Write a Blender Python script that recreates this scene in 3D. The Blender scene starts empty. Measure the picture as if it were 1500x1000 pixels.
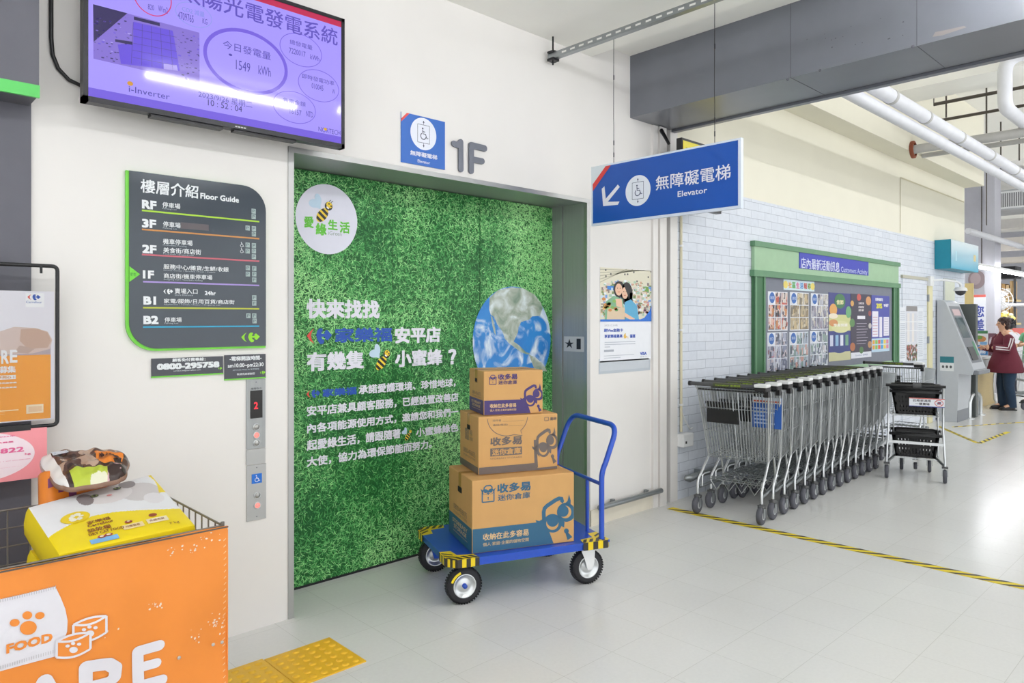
import bpy, bmesh, math, random
from mathutils import Vector, Matrix
R = math.radians
random.seed(7)
SC = bpy.context.scene
COL = SC.collection

# ------------------------------------------------------------------ camera, world, lights
F, HY, CAMH = 1051.0, 467.0, 1.5            # focal length in px of the 1500 px frame, horizon row, eye height
YAW = math.atan2(1000, 1051)                # the camera looks this far to the right of the wall normal
SY, CY = math.sin(YAW), math.cos(YAW)
cam_d = bpy.data.cameras.new('camera')
cam_d.sensor_width = 36.0
cam_d.lens = 36.0 * F / 1500
cam_d.shift_y = -(500 - HY) / 1500
cam_d.clip_end = 200
cam = bpy.data.objects.new('camera', cam_d)
COL.objects.link(cam)
cam.location = (0, 0, CAMH)
cam.rotation_euler = (R(90), 0, -YAW)
SC.camera = cam

w = bpy.data.worlds.new('world')
SC.world = w
w.use_nodes = True
w.node_tree.nodes['Background'].inputs[0].default_value = (0.95, 0.97, 1.0, 1)
w.node_tree.nodes['Background'].inputs[1].default_value = 1.60
TUBE = 68.0
SC.view_settings.view_transform = 'Standard'
SC.view_settings.look = 'None'
SC.view_settings.gamma = 1
SC.view_settings.use_curve_mapping = False
SC.view_settings.exposure = 0.17

# ------------------------------------------------------------------ where a measured ray meets a plane of the place
def _ray(px, py):
    u, v = (px - 750) / F, (HY - py) / F
    return SY + CY * u, CY - SY * u, v
def onY(px, py, Y=3.37):
    x, y, z = _ray(px, py); t = Y / y
    return x * t, CAMH + z * t
def onX(px, py, X):
    x, y, z = _ray(px, py); t = X / x
    return y * t, CAMH + z * t
def onZ(px, py, Z=0.0):
    x, y, z = _ray(px, py); t = (Z - CAMH) / z
    return x * t, y * t

# ------------------------------------------------------------------ materials
def lin(h):
    h = h.lstrip('#')
    out = []
    for i in (0, 2, 4):
        c = int(h[i:i + 2], 16) / 255
        out.append(c / 12.92 if c <= 0.04045 else ((c + 0.055) / 1.055) ** 2.4)
    return (*out, 1)
MATS = {}
def mat(name, col, rough=0.5, metal=0.0, noise=0.05, nscale=12, emit=0.0, bump=0.0, spec=0.5, stretch=None, alpha=1.0, trans=0.0, coat=0.0):
    if name in MATS: return MATS[name]
    m = bpy.data.materials.new(name); m.use_nodes = True
    nt = m.node_tree; N = nt.nodes; L = nt.links
    b = N['Principled BSDF']
    c = lin(col) if isinstance(col, str) else (*col, 1)
    b.inputs['Roughness'].default_value = rough
    b.inputs['Metallic'].default_value = metal
    b.inputs['Specular IOR Level'].default_value = spec
    b.inputs['Coat Weight'].default_value = coat
    b.inputs['Coat Roughness'].default_value = 0.05
    if alpha < 1: b.inputs['Alpha'].default_value = alpha
    if trans: b.inputs['Transmission Weight'].default_value = trans
    if noise > 0:
        tc = N.new('ShaderNodeTexCoord'); mp = N.new('ShaderNodeMapping'); nz = N.new('ShaderNodeTexNoise')
        nz.inputs['Scale'].default_value = nscale; nz.inputs['Detail'].default_value = 4
        if stretch: mp.inputs['Scale'].default_value = stretch
        L.new(tc.outputs['Object'], mp.inputs[0]); L.new(mp.outputs[0], nz.inputs['Vector'])
        mx = N.new('ShaderNodeMix'); mx.data_type = 'RGBA'
        mx.inputs['A'].default_value = tuple(max(0, x * (1 - noise * 1.6)) for x in c[:3]) + (1,)
        mx.inputs['B'].default_value = tuple(min(1, x * (1 + noise)) for x in c[:3]) + (1,)
        L.new(nz.outputs['Fac'], mx.inputs['Factor'])
        L.new(mx.outputs['Result'], b.inputs['Base Color'])
        if bump:
            bp = N.new('ShaderNodeBump'); bp.inputs['Strength'].default_value = bump; bp.inputs['Distance'].default_value = 0.01
            L.new(nz.outputs['Fac'], bp.inputs['Height']); L.new(bp.outputs[0], b.inputs['Normal'])
    else:
        b.inputs['Base Color'].default_value = c
    if emit:
        b.inputs['Emission Color'].default_value = c
        b.inputs['Emission Strength'].default_value = emit
    MATS[name] = m
    return m
def ink(col):                                   # printing ink or paint of one flat colour
    return mat('ink_' + col.lstrip('#'), col, 0.45, noise=0.02, nscale=30)
def glow(col, s=1.0):                           # lit pixels of a screen or indicator
    k = 'lit_%s_%s' % (col.lstrip('#'), s)
    if k in MATS: return MATS[k]
    m = mat(k, '#020204', 0.06, noise=0.0)
    b = m.node_tree.nodes['Principled BSDF']
    b.inputs['Emission Color'].default_value = lin(col); b.inputs['Emission Strength'].default_value = s
    return m

M_WALL = mat('painted_plaster', '#e8e5e1', 0.62, noise=0.025, nscale=3)
M_CREAM = mat('cream_plaster', '#ece8d6', 0.7, noise=0.03, nscale=2)
M_CEIL = mat('ceiling_paint', '#f7f6f0', 0.75, noise=0.03, nscale=4)
M_SKIRT = mat('skirting_paint', '#e3dccb', 0.6, noise=0.08, nscale=6)
M_STEEL = mat('brushed_steel', '#a3a6a6', 0.42, 0.45, noise=0.10, nscale=3, stretch=(40, 40, 1))
M_STEELF = mat('frame_steel', '#b4b4b2', 0.42, 0.9, noise=0.08, nscale=3)
M_CHROME = mat('chrome_wire', '#d6d9da', 0.28, 0.85, noise=0.05)
M_WIRE = mat('cart_wire', '#b2b6b8', 0.3, 0.85, noise=0.05)
M_ZINC = mat('zinc_tube', '#9ba0a2', 0.32, 0.9, noise=0.05)
M_GREYBEAM = mat('grey_beam_paint', '#73767e', 0.3, noise=0.08, nscale=5)
M_DARK = mat('dark_grey_paint', '#5d5d66', 0.5, noise=0.06)
M_BLACK = mat('black_plastic', '#1b1b1d', 0.4, noise=0.05)
M_BLACKM = mat('black_metal', '#242428', 0.35, 0.3, noise=0.05)
M_RUBBER = mat('black_rubber', '#26262a', 0.7, noise=0.1, nscale=40)
M_GREYRUB = mat('grey_rubber', '#55565e', 0.6, noise=0.08)
M_GREYPL = mat('grey_plastic', '#b9bbbd', 0.4, noise=0.04)
M_DGREYPL = mat('dark_grey_plastic', '#4c4d4e', 0.45, noise=0.05)
M_WHITEPL = mat('white_plastic', '#e9eaea', 0.4, noise=0.03)
M_BLUEMET = mat('blue_enamel', '#1c4fc0', 0.3, noise=0.05, coat=0.3)
M_YELTAPE = mat('yellow_hazard_tape', '#f0d21c', 0.4, noise=0.05)
M_BLKTAPE = mat('black_hazard_tape', '#33302c', 0.4, noise=0.05)
M_CARD = mat('cardboard', '#cfa064', 0.75, noise=0.06, nscale=9)
M_TAPE = mat('packing_tape', '#b98a4a', 0.25, noise=0.05)
M_ORANGE = mat('orange_banner_vinyl', '#e88a33', 0.5, noise=0.05, nscale=7, bump=0.15)
M_PIPE = mat('white_pipe_wrap', '#dcdde2', 0.6, noise=0.06, nscale=9)
M_PIPEG = mat('grey_pipe_paint', '#b8b7b4', 0.6, noise=0.08)
M_CONDUIT = mat('dark_conduit', '#5a544d', 0.6, 0.3, noise=0.1)
M_WOOD = mat('light_wood_laminate', '#e2c98e', 0.4, noise=0.06, nscale=6, stretch=(1, 1, 6))
M_GREYWALL = mat('grey_wall_paint', '#b9b9c1', 0.6, noise=0.04)

# ------------------------------------------------------------------ mesh builder
_tcache = {}
def text_mesh(s, off):
    k = (s, off)
    if k in _tcache: return _tcache[k]
    cu = bpy.data.curves.new('t', 'FONT'); cu.body = s; cu.resolution_u = 2; cu.offset = off
    o = bpy.data.objects.new('t', cu); COL.objects.link(o)
    dg = bpy.context.evaluated_depsgraph_get(); dg.update()
    e = o.evaluated_get(dg); m = e.to_mesh()
    vs = [(v.co.x, v.co.y) for v in m.vertices]; fs = [tuple(p.vertices) for p in m.polygons]
    e.to_mesh_clear(); bpy.data.objects.remove(o); bpy.data.curves.remove(cu)
    xs = [a[0] for a in vs]; ys = [a[1] for a in vs]
    r = (vs, fs, min(xs), max(xs), min(ys), max(ys))
    _tcache[k] = r
    return r

WALLF = Matrix(((1, 0, 0, 0), (0, 0, -1, 3.37), (0, 1, 0, 0), (0, 0, 0, 1)))     # u = X, v = Z, w = out of the elevator wall
def frameY(Y): return Matrix(((1, 0, 0, 0), (0, 0, -1, Y), (0, 1, 0, 0), (0, 0, 0, 1)))
def frameX(X, Y0): return Matrix(((0, 0, -1, X), (-1, 0, 0, Y0), (0, 1, 0, 0), (0, 0, 0, 1)))  # u = -Y, faces -X

class MB:
    def __init__(s, frame=None):
        s.v = []; s.f = []; s.mi = []; s.sm = []; s.mats = []; s.M = frame or Matrix.Identity(4); s.col = None
    def mid(s, m):
        if m not in s.mats: s.mats.append(m)
        return s.mats.index(m)
    def add(s, vs, fs, m, smooth=False):
        b = len(s.v); M = s.M
        s.v += [tuple(M @ Vector(p)) for p in vs]
        i = s.mid(m)
        for f in fs:
            s.f.append(tuple(b + k for k in f)); s.mi.append(i); s.sm.append(smooth)
        return s
    def poly(s, pts, m, w=0.001):
        a = sum(pts[i][0] * pts[(i + 1) % len(pts)][1] - pts[(i + 1) % len(pts)][0] * pts[i][1] for i in range(len(pts)))
        if a < 0: pts = pts[::-1]
        return s.add([(p[0], p[1], w) for p in pts], [tuple(range(len(pts)))], m)
    def rect(s, x0, y0, x1, y1, m, w=0.001):
        return s.poly([(x0, y0), (x1, y0), (x1, y1), (x0, y1)], m, w)
    def disc(s, cx, cy, rx, ry, m, w=0.001, n=40):
        return s.poly([(cx + rx * math.cos(2 * math.pi * k / n), cy + ry * math.sin(2 * math.pi * k / n)) for k in range(n)], m, w)
    def ring(s, cx, cy, rx, ry, t, m, w=0.001, n=48, a0=0, a1=360):
        vs = []; fs = []
        for k in range(n + 1):
            a = R(a0 + (a1 - a0) * k / n)
            vs += [(cx + rx * math.cos(a), cy + ry * math.sin(a), w), (cx + (rx - t) * math.cos(a), cy + (ry - t) * math.sin(a), w)]
        for k in range(n): fs.append((2 * k, 2 * k + 2, 2 * k + 3, 2 * k + 1))
        fs = [f[::-1] for f in fs]
        return s.add(vs, fs, m)
    def stroke(s, pts, t, m, w=0.001):
        n = len(pts); vs = []
        for i, p in enumerate(pts):
            a = Vector(pts[max(0, i - 1)]); b = Vector(pts[min(n - 1, i + 1)])
            d = (b - a).normalized(); q = Vector((-d.y, d.x)) * t / 2
            vs += [(p[0] + q.x, p[1] + q.y, w), (p[0] - q.x, p[1] - q.y, w)]
        return s.add(vs, [(2 * i + 1, 2 * i + 3, 2 * i + 2, 2 * i) for i in range(n - 1)], m)
    def text(s, t, x0, y0, x1, y1, m, w=0.001, bold=0.0, keep=False, surf=None):
        vs, fs, a, b, c, d = text_mesh(t, 0.0)
        if bold:                                  # heavier strokes: the outline repeated around itself
            k = len(vs); base_v, base_f = vs, fs; vs, fs = [], []
            for i, (ox, oy) in enumerate(((1, 1), (-1, 1), (1, -1), (-1, -1))):
                vs = vs + [(p[0] + ox * bold, p[1] + oy * bold) for p in base_v]
                fs = fs + [tuple(q + i * k for q in f) for f in base_f]
            a -= bold; b += bold; c -= bold; d += bold
        sx = (x1 - x0) / (b - a); sy = (y1 - y0) / (d - c)
        if keep:
            sx = sy = min(sx, sy); x0 = (x0 + x1) / 2 - sx * (b - a) / 2
        q = [(x0 + (p[0] - a) * sx, y0 + (p[1] - c) * sy) for p in vs]
        n = len(text_mesh(t, 0.0)[0]); lift = .00016      # the repeats lie a hair above one another
        if surf: return s.add([surf(p[0], p[1], w + lift * (i // n)) for i, p in enumerate(q)], fs, m)
        return s.add([(p[0], p[1], w + lift * (i // n)) for i, p in enumerate(q)], fs, m)
    def box(s, x0, y0, z0, x1, y1, z1, m):
        vs = [(x0, y0, z0), (x1, y0, z0), (x1, y1, z0), (x0, y1, z0), (x0, y0, z1), (x1, y0, z1), (x1, y1, z1), (x0, y1, z1)]
        return s.add(vs, [(0, 3, 2, 1), (4, 5, 6, 7), (0, 1, 5, 4), (1, 2, 6, 5), (2, 3, 7, 6), (3, 0, 4, 7)], m)
    def bbox(s, x0, y0, z0, x1, y1, z1, m, bev=0.01, seg=2):
        bm = bmesh.new(); bmesh.ops.create_cube(bm, size=1)
        for v in bm.verts:
            v.co = Vector(((x0 + x1) / 2 + v.co.x * (x1 - x0), (y0 + y1) / 2 + v.co.y * (y1 - y0), (z0 + z1) / 2 + v.co.z * (z1 - z0)))
        bmesh.ops.bevel(bm, geom=bm.edges[:] , offset=bev, segments=seg, affect='EDGES', profile=0.5)
        bm.verts.index_update()
        s.add([v.co[:] for v in bm.verts], [tuple(v.index for v in f.verts) for f in bm.faces], m)
        bm.free(); return s
    def prism(s, pts, w0, w1, m, side=None):
        a = sum(pts[i][0] * pts[(i + 1) % len(pts)][1] - pts[(i + 1) % len(pts)][0] * pts[i][1] for i in range(len(pts)))
        if a < 0: pts = pts[::-1]
        n = len(pts)
        vs = [(p[0], p[1], w0) for p in pts] + [(p[0], p[1], w1) for p in pts]
        s.add(vs, [tuple(range(n))[::-1], tuple(range(n, 2 * n))], m)
        return s.add(vs, [(i, (i + 1) % n, n + (i + 1) % n, n + i) for i in range(n)], side or m)
    def tube(s, pts, r, m, n=8, cap=True, closed=False, smooth=True):
        pts = [Vector(p) for p in pts]; k = len(pts); vs = []; fs = []
        rr = r if isinstance(r, (list, tuple)) else [r] * k
        d0 = (pts[1] - pts[0]).normalized()
        up = Vector((0, 0, 1)) if abs(d0.z) < 0.9 else Vector((1, 0, 0))
        nx = d0.cross(up).normalized()
        for i in range(k):
            if closed: a, b = pts[i - 1], pts[(i + 1) % k]
            else: a, b = pts[max(0, i - 1)], pts[min(k - 1, i + 1)]
            d = (b - a).normalized()
            nx = (nx - d * nx.dot(d)).normalized(); ny = d.cross(nx)
            q = rr[i]
            if 0 < i < k - 1 or closed:
                c = (pts[i] - pts[i - 1]).normalized().dot((pts[(i + 1) % k] - pts[i]).normalized())
                q = q / max(0.75, math.sqrt(max(0.01, (1 + c) / 2)))
            for j in range(n):
                t = 2 * math.pi * j / n
                vs.append(pts[i] + nx * (q * math.cos(t)) + ny * (q * math.sin(t)))
        for i in range(k if closed else k - 1):
            i2 = (i + 1) % k
            for j in range(n):
                j2 = (j + 1) % n
                fs.append((i * n + j, i * n + j2, i2 * n + j2, i2 * n + j))
        s.add(vs, fs, m, smooth)
        if cap and not closed:
            s.add(vs[:n], [tuple(range(n))[::-1]], m); s.add(vs[-n:], [tuple(range(n))], m)
        return s
    def lathe(s, prof, p, axis, m, n=32, smooth=True):
        ax = Vector(axis).normalized(); p = Vector(p)
        a = ax.orthogonal().normalized(); b = ax.cross(a)
        vs = []; fs = []; k = len(prof)
        for (h, r) in prof:
            for j in range(n):
                t = 2 * math.pi * j / n
                vs.append(p + ax * h + a * (r * math.cos(t)) + b * (r * math.sin(t)))
        for i in range(k - 1):
            for j in range(n):
                j2 = (j + 1) % n
                fs.append((i * n + j, i * n + j2, (i + 1) * n + j2, (i + 1) * n + j))
        return s.add(vs, fs, m, smooth)
    def ball(s, c, rx, ry, rz, m, n=20, k=12):
        vs = []; fs = []
        for i in range(k + 1):
            t = math.pi * i / k
            for j in range(n):
                q = 2 * math.pi * j / n
                vs.append((c[0] + rx * math.sin(t) * math.cos(q), c[1] + ry * math.sin(t) * math.sin(q), c[2] + rz * math.cos(t)))
        for i in range(k):
            for j in range(n):
                j2 = (j + 1) % n
                fs.append((i * n + j, (i + 1) * n + j, (i + 1) * n + j2, i * n + j2))
        return s.add(vs, fs, m, True)
    def build(s, name, parent=None, pos=None, colors=None):
        """one mesh object; a top-level one gets its origin at the bottom of its bounds"""
        if parent is not None: o0 = Vector(parent['_o']) if '_o' in parent else Vector(parent.location)
        elif pos is not None: o0 = Vector(pos)
        else:
            xs = [p[0] for p in s.v]; ys = [p[1] for p in s.v]; zs = [p[2] for p in s.v]
            o0 = Vector(((min(xs) + max(xs)) / 2, (min(ys) + max(ys)) / 2, min(zs)))
        me = bpy.data.meshes.new(name)
        me.from_pydata([(p[0] - o0.x, p[1] - o0.y, p[2] - o0.z) for p in s.v], [], s.f)
        for m in s.mats: me.materials.append(m)
        me.polygons.foreach_set('material_index', s.mi)
        me.polygons.foreach_set('use_smooth', s.sm)
        me.update()
        o = bpy.data.objects.new(name, me); COL.objects.link(o)
        if parent is None: o.location = o0
        else:
            o.parent = parent
        WORLD[o.name] = o0
        return o
WORLD = {}
def sub(mb, name, parent):
    """a part of a thing, or of a part: verts are in the same space as the parent's"""
    o0 = WORLD[parent.name]
    o = mb.build(name, None, o0)
    o.location = (0, 0, 0); o.parent = parent
    WORLD[o.name] = o0
    return o
def thing(name, label, cat, loc=(0, 0, 0), group=None):
    o = bpy.data.objects.new(name, None); COL.objects.link(o)
    o.empty_display_size = 0.1
    o.location = loc; o['label'] = label; o['category'] = cat
    if group: o['group'] = group
    WORLD[o.name] = Vector(loc)
    return o
def tag(o, label, cat, group=None):
    o['label'] = label; o['category'] = cat
    if group: o['group'] = group
    return o
def struct(o):
    o['kind'] = 'structure'; return o
def copy_tree(o, parent=None):
    c = o.copy(); COL.objects.link(c)
    c.parent = parent
    for ch in list(o.children): copy_tree(ch, c)
    return c

# text placed by its measured left and right ends on a plane of constant Y
def ty(mb, s, xl, yt, yb, xr, Y, m, bold=0.0, w=0.001):
    x0, z1 = onY(xl, yt, Y); _, z0 = onY(xl, yb, Y); x1, _ = onY(xr, yt, Y)
    mb.text(s, x0, z0, x1, z1, m, w, bold)
def ry(mb, xl, yt, yb, xr, Y, m, w=0.001):
    x0, z1 = onY(xl, yt, Y); _, z0 = onY(xl, yb, Y); x1, _ = onY(xr, yt, Y)
    mb.rect(x0, z0, x1, z1, m, w); return x0, z0, x1, z1
def tx(mb, s, xl, yt, yb, xr, X, Y0, m, bold=0.0, w=0.001):
    a, z1 = onX(xl, yt, X); _, z0 = onX(xl, yb, X); b, _ = onX(xr, yt, X)
    mb.text(s, Y0 - a, z0, Y0 - b, z1, m, w, bold)

def arrow_logo(mb, x0, y0, x1, y1, red, blue, w=0.002):
    def q(pts): return [(x0 + (x1 - x0) * (a - 65) / 245, y0 + (y1 - y0) * (505 - b) / 170) for a, b in pts]
    mb.poly(q([(65, 415), (100, 370), (135, 340), (112, 380), (105, 415), (112, 455), (138, 500), (95, 465)]), red, w)
    mb.poly(q([(155, 415), (165, 365), (185, 342), (212, 340), (222, 362), (208, 382), (205, 398), (240, 398), (236, 378), (250, 360),
               (262, 358), (310, 412), (268, 468), (250, 458), (238, 440), (243, 428), (205, 428), (212, 450), (235, 470), (225, 500), (195, 505), (170, 470)]), blue, w)

def wheelchair(mb, cx, cy, h, m, w=0.002):
    k = h / 2
    def p(a, b): return (cx + a * k, cy + b * k)
    mb.disc(cx - .18 * k, cy + .82 * k, .15 * k, .15 * k, m, w, 14)
    mb.stroke([p(-.18, .6), p(-.14, .02), p(.36, .02), p(.62, -.62), p(.88, -.55)], .15 * k, m, w + .0001)
    mb.stroke([p(-.16, .34), p(.28, .34)], .13 * k, m, w + .0002)
    mb.ring(cx - .06 * k, cy - .34 * k, .56 * k, .56 * k, .14 * k, m, w + .0003, 24, 128, 352)

# ================================================================== THE SETTING
D = 3.37
# floor -------------------------------------------------------------
def floor_material():
    m = bpy.data.materials.new('vinyl_floor_tiles'); m.use_nodes = True
    nt = m.node_tree; N = nt.nodes; L = nt.links; b = N['Principled BSDF']
    tc = N.new('ShaderNodeTexCoord')
    br = N.new('ShaderNodeTexBrick'); br.offset = 0.0; br.squash = 1.0
    mp = N.new('ShaderNodeMapping'); mp.inputs['Location'].default_value = (-0.302, -0.1, 0)
    L.new(tc.outputs['Object'], mp.inputs[0]); L.new(mp.outputs[0], br.inputs['Vector'])
    br.inputs['Scale'].default_value = 1.0; br.inputs['Brick Width'].default_value = 0.322; br.inputs['Row Height'].default_value = 0.322
    br.inputs['Mortar Size'].default_value = 0.0016; br.inputs['Mortar Smooth'].default_value = 0.4; br.inputs['Bias'].default_value = 0
    br.inputs['Color1'].default_value = lin('#e2e2df'); br.inputs['Color2'].default_value = lin('#e0e0dd'); br.inputs['Mortar'].default_value = lin('#cdcdc8')
    n1 = N.new('ShaderNodeTexNoise'); n1.inputs['Scale'].default_value = 60; n1.inputs['Detail'].default_value = 3
    n2 = N.new('ShaderNodeTexNoise'); n2.inputs['Scale'].default_value = 1.6; n2.inputs['Detail'].default_value = 5
    for n in (n1, n2): L.new(tc.outputs['Object'], n.inputs['Vector'])
    r1 = N.new('ShaderNodeMapRange'); r1.inputs['To Min'].default_value = 0.95; r1.inputs['To Max'].default_value = 1.04
    r2 = N.new('ShaderNodeMapRange'); r2.inputs['To Min'].default_value = 0.95; r2.inputs['To Max'].default_value = 1.04
    L.new(n1.outputs['Fac'], r1.inputs['Value']); L.new(n2.outputs['Fac'], r2.inputs['Value'])
    mu = N.new('ShaderNodeMath'); mu.operation = 'MULTIPLY'; L.new(r1.outputs[0], mu.inputs[0]); L.new(r2.outputs[0], mu.inputs[1])
    vm = N.new('ShaderNodeVectorMath'); vm.operation = 'SCALE'
    L.new(br.outputs['Color'], vm.inputs[0]); L.new(mu.outputs[0], vm.inputs['Scale'])
    L.new(vm.outputs[0], b.inputs['Base Color'])
    rr = N.new('ShaderNodeMapRange'); rr.inputs['To Min'].default_value = 0.19; rr.inputs['To Max'].default_value = 0.24
    L.new(n2.outputs['Fac'], rr.inputs['Value']); L.new(rr.outputs[0], b.inputs['Roughness'])
    b.inputs['Specular IOR Level'].default_value = 0.4
    return m
mb = MB(); mb.box(-6, -8, -0.05, 34, 14, 0, floor_material())
struct(mb.build('floor', None, (0, 0, 0)))

# elevator wall with its opening --------------------------------------
DX0, DX1, DZ1, DY = 1.69, 3.945, 2.335, 3.70
mb = MB()
mb.box(-4, D, 0, 1.66, D + .5, 5.2, M_WALL)
mb.box(1.66, D, 2.362, 3.98, D + .5, 5.2, M_WALL)
mb.box(3.98, D, 0, 4.735, D + .5, 5.2, M_WALL)
struct(mb.build('wall_left'))
# right jamb mouldings and the dark shutter slot
mb = MB()
mb.box(4.735, D - .02, 0, 4.80, D + .2, 3.04, M_WALL)
mb.box(4.80, D - .005, 0, 4.815, D + .2, 3.04, M_SKIRT)
mb.box(4.815, D - .03, 0, 4.905, D + .2, 3.04, M_WALL)
mb.box(4.905, D + .03, 0, 4.99, D + .2, 3.09, M_BLACKM)
mb.box(4.985, D - .01, 0, 5.09, D + .2, 3.09, M_WALL)
struct(mb.build('trim_1'))
# steel elevator surround
mb = MB()
mb.box(1.66, D - .006, 0, 1.69, DY + .05, 2.362, M_STEELF)
mb.box(1.66, D - .008, 2.334, 3.98, D + .02, 2.362, M_STEELF)
mb.box(1.69, D + .02, 2.336, 3.945, DY + .06, 2.362, M_STEEL)
mb.box(3.945, D - .006, 0, 3.98, D + .02, 2.34, M_STEELF)
mb.box(3.945, D + .02, 0, 3.98, D + .225, 2.336, M_STEEL)
mb.box(3.937, D + .23, 0, 3.98, DY + .08, 2.336, M_STEEL)
struct(mb.build('trim_2'))
mb = MB(); mb.box(1.69, DY + .005, -0.001, 3.945, DY + .12, .014, M_BLACKM); mb.box(1.69, DY + .05, 0, 3.945, DY + .07, 2.336, M_BLACKM)
struct(mb.build('trim_3'))

# doors: three sliding panels that carry one printed lawn -------------
def grass_material():
    m = bpy.data.materials.new('printed_lawn'); m.use_nodes = True
    nt = m.node_tree; b = nt.nodes['Principled BSDF']
    a = nt.nodes.new('ShaderNodeVertexColor'); a.layer_name = 'blade'
    nt.links.new(a.outputs['Color'], b.inputs['Base Color'])
    b.inputs['Roughness'].default_value = 0.35; b.inputs['Specular IOR Level'].default_value = 0.25
    return m
M_GRASS = grass_material()
from mathutils import noise as mnoise
def lawn_panel(name, x0, x1, parent, Y, n):
    """one door leaf: a slab whose face is printed with grass blades"""
    vs = []; fs = []; cols = []
    zb, zt = .016, 2.332
    vs += [(x0, zb, 0), (x1, zb, 0), (x1, zt, 0), (x0, zt, 0), (x0, zb, -.035), (x1, zb, -.035), (x1, zt, -.035), (x0, zt, -.035)]
    fs += [(0, 1, 2, 3), (5, 4, 7, 6), (4, 0, 3, 7), (1, 5, 6, 2), (3, 2, 6, 7), (4, 5, 1, 0)]
    base = (0.015, 0.11, 0.025); cols += [base] * 6
    rnd = random.Random(int(x0 * 1000))
    for k in range(n):
        x = rnd.uniform(x0, x1); z = rnd.uniform(zb, zt)
        big = mnoise.noise((x * 1.5, z * 1.5, 3.1)) + .5 * mnoise.noise((x * 4, z * 4, 8.0))
        t = min(1, max(0, .52 + .75 * big + rnd.gauss(0, .30)))
        if t < .5: c = [(1 - t * 2) * a + t * 2 * d for a, d in zip((0.012, 0.10, 0.03), (0.095, 0.42, 0.11))]
        else: c = [(2 - t * 2) * a + (t * 2 - 1) * d for a, d in zip((0.095, 0.42, 0.11), (0.42, 0.84, 0.34))]
        a = rnd.uniform(0, math.pi); l = rnd.uniform(.016, .042); wd = rnd.uniform(.0024, .0052)
        dx, dz = math.cos(a), math.sin(a); bend = rnd.uniform(-.3, .3) * l
        p0 = (x - dx * l / 2, z - dz * l / 2); p1 = (x - dz * bend, z + dx * bend); p2 = (x + dx * l / 2, z + dz * l / 2)
        h = .0002 + .0016 * k / n
        def cl(p): return (min(x1, max(x0, p[0])), min(zt, max(zb, p[1])), h)
        i = len(vs)
        vs += [cl((p0[0] - dz * wd * .4, p0[1] + dx * wd * .4)), cl((p0[0] + dz * wd * .4, p0[1] - dx * wd * .4)),
               cl((p1[0] + dz * wd * .5, p1[1] - dx * wd * .5)), cl((p1[0] - dz * wd * .5, p1[1] + dx * wd * .5)), cl(p2)]
        fs += [(i, i + 1, i + 2, i + 3), (i + 3, i + 2, i + 4)]; cols += [c, c]
    me = bpy.data.meshes.new(name)
    o0 = WORLD[parent.name]
    me.from_pydata([(p[0] - o0.x, Y - p[2] - o0.y, p[1] - o0.z) for p in vs], [], fs)
    me.materials.append(M_GRASS)
    at = me.color_attributes.new('blade', 'FLOAT_COLOR', 'CORNER')
    buf = []
    for f, c in zip(me.polygons, cols): buf += [c[0], c[1], c[2], 1.0] * f.loop_total
    at.data.foreach_set('color', buf)
    me.update()
    o = bpy.data.objects.new(name, me); COL.objects.link(o); o.parent = parent; WORLD[o.name] = o0
    return o
door = struct(bpy.data.objects.new('door_1', None)); COL.objects.link(door); door.location = (2.82, DY, 0); WORLD['door_1'] = Vector((2.82, DY, 0))
s1, s2 = onY(575, 450, DY)[0], onY(703, 450, DY)[0]
lawn_panel('door_panel', 1.69, s1 - .002, door, DY, 22000)
lawn_panel('door_panel', s1 + .001, s2 - .001, door, DY + .002, 17000)
lawn_panel('door_panel', s2 + .002, 3.945, door, DY, 24000)
# printing on the doors
FD = frameY(DY)
WH = ink('#e9e8f2')
def bee(mb, cx, cy, s, w):
    wing = ink('#c4dcee'); blk = ink('#1d1a1c'); yel = ink('#f3d232')
    A = 50
    def rot(a, b, a0=0, b0=0, ang=A): c, d = math.cos(R(ang)), math.sin(R(ang)); return (cx + s * (a0 + a * c - b * d), cy + s * (b0 + a * d + b * c))
    def ell(a0, b0, ra, rb, ang, m, ww):
        mb.poly([rot(ra * math.cos(t * math.pi / 14), rb * math.sin(t * math.pi / 14), a0, b0, ang) for t in range(28)], m, ww)
    ell(-.36, .20, .21, .15, 5, wing, w); ell(-.22, .35, .2, .12, 105, wing, w + .0002); mb.poly([rot(*p, 0, 0, 0) for p in ((-.5, .12), (-.13, .02), (-.12, .35), (-.3, .3))], wing, w + .0004)
    ell(-.06, -.17, .29, .175, A, yel, w + .0005)
    for a in (-.2, -.02, .15):
        b0 = .175 * math.sqrt(max(0, 1 - ((a - .045) / .29) ** 2)); b1 = .175 * math.sqrt(max(0, 1 - ((a + .05) / .29) ** 2))
        mb.poly([rot(a - .045, -b0, -.06, -.17), rot(a + .05, -b1, -.06, -.17), rot(a + .05, b1, -.06, -.17), rot(a - .045, b0, -.06, -.17)], blk, w + .001)
    ell(.18, .16, .15, .15, A, blk, w + .001); ell(.20, .20, .12, .10, -35, yel, w + .0014)
    ell(.19, .24, .03, .03, 0, blk, w + .0018); ell(.27, .17, .03, .03, 0, blk, w + .0018); ell(.14, .10, .06, .028, -35, ink('#f4f0f0'), w + .0018)
    mb.stroke([rot(.20, .30, 0, 0, 0), rot(.23, .36, 0, 0, 0), rot(.27, .38, 0, 0, 0)], s * .02, blk, w + .001)
    mb.stroke([rot(.26, .27, 0, 0, 0), rot(.31, .33, 0, 0, 0), rot(.35, .35, 0, 0, 0)], s * .02, blk, w + .001)
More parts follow.
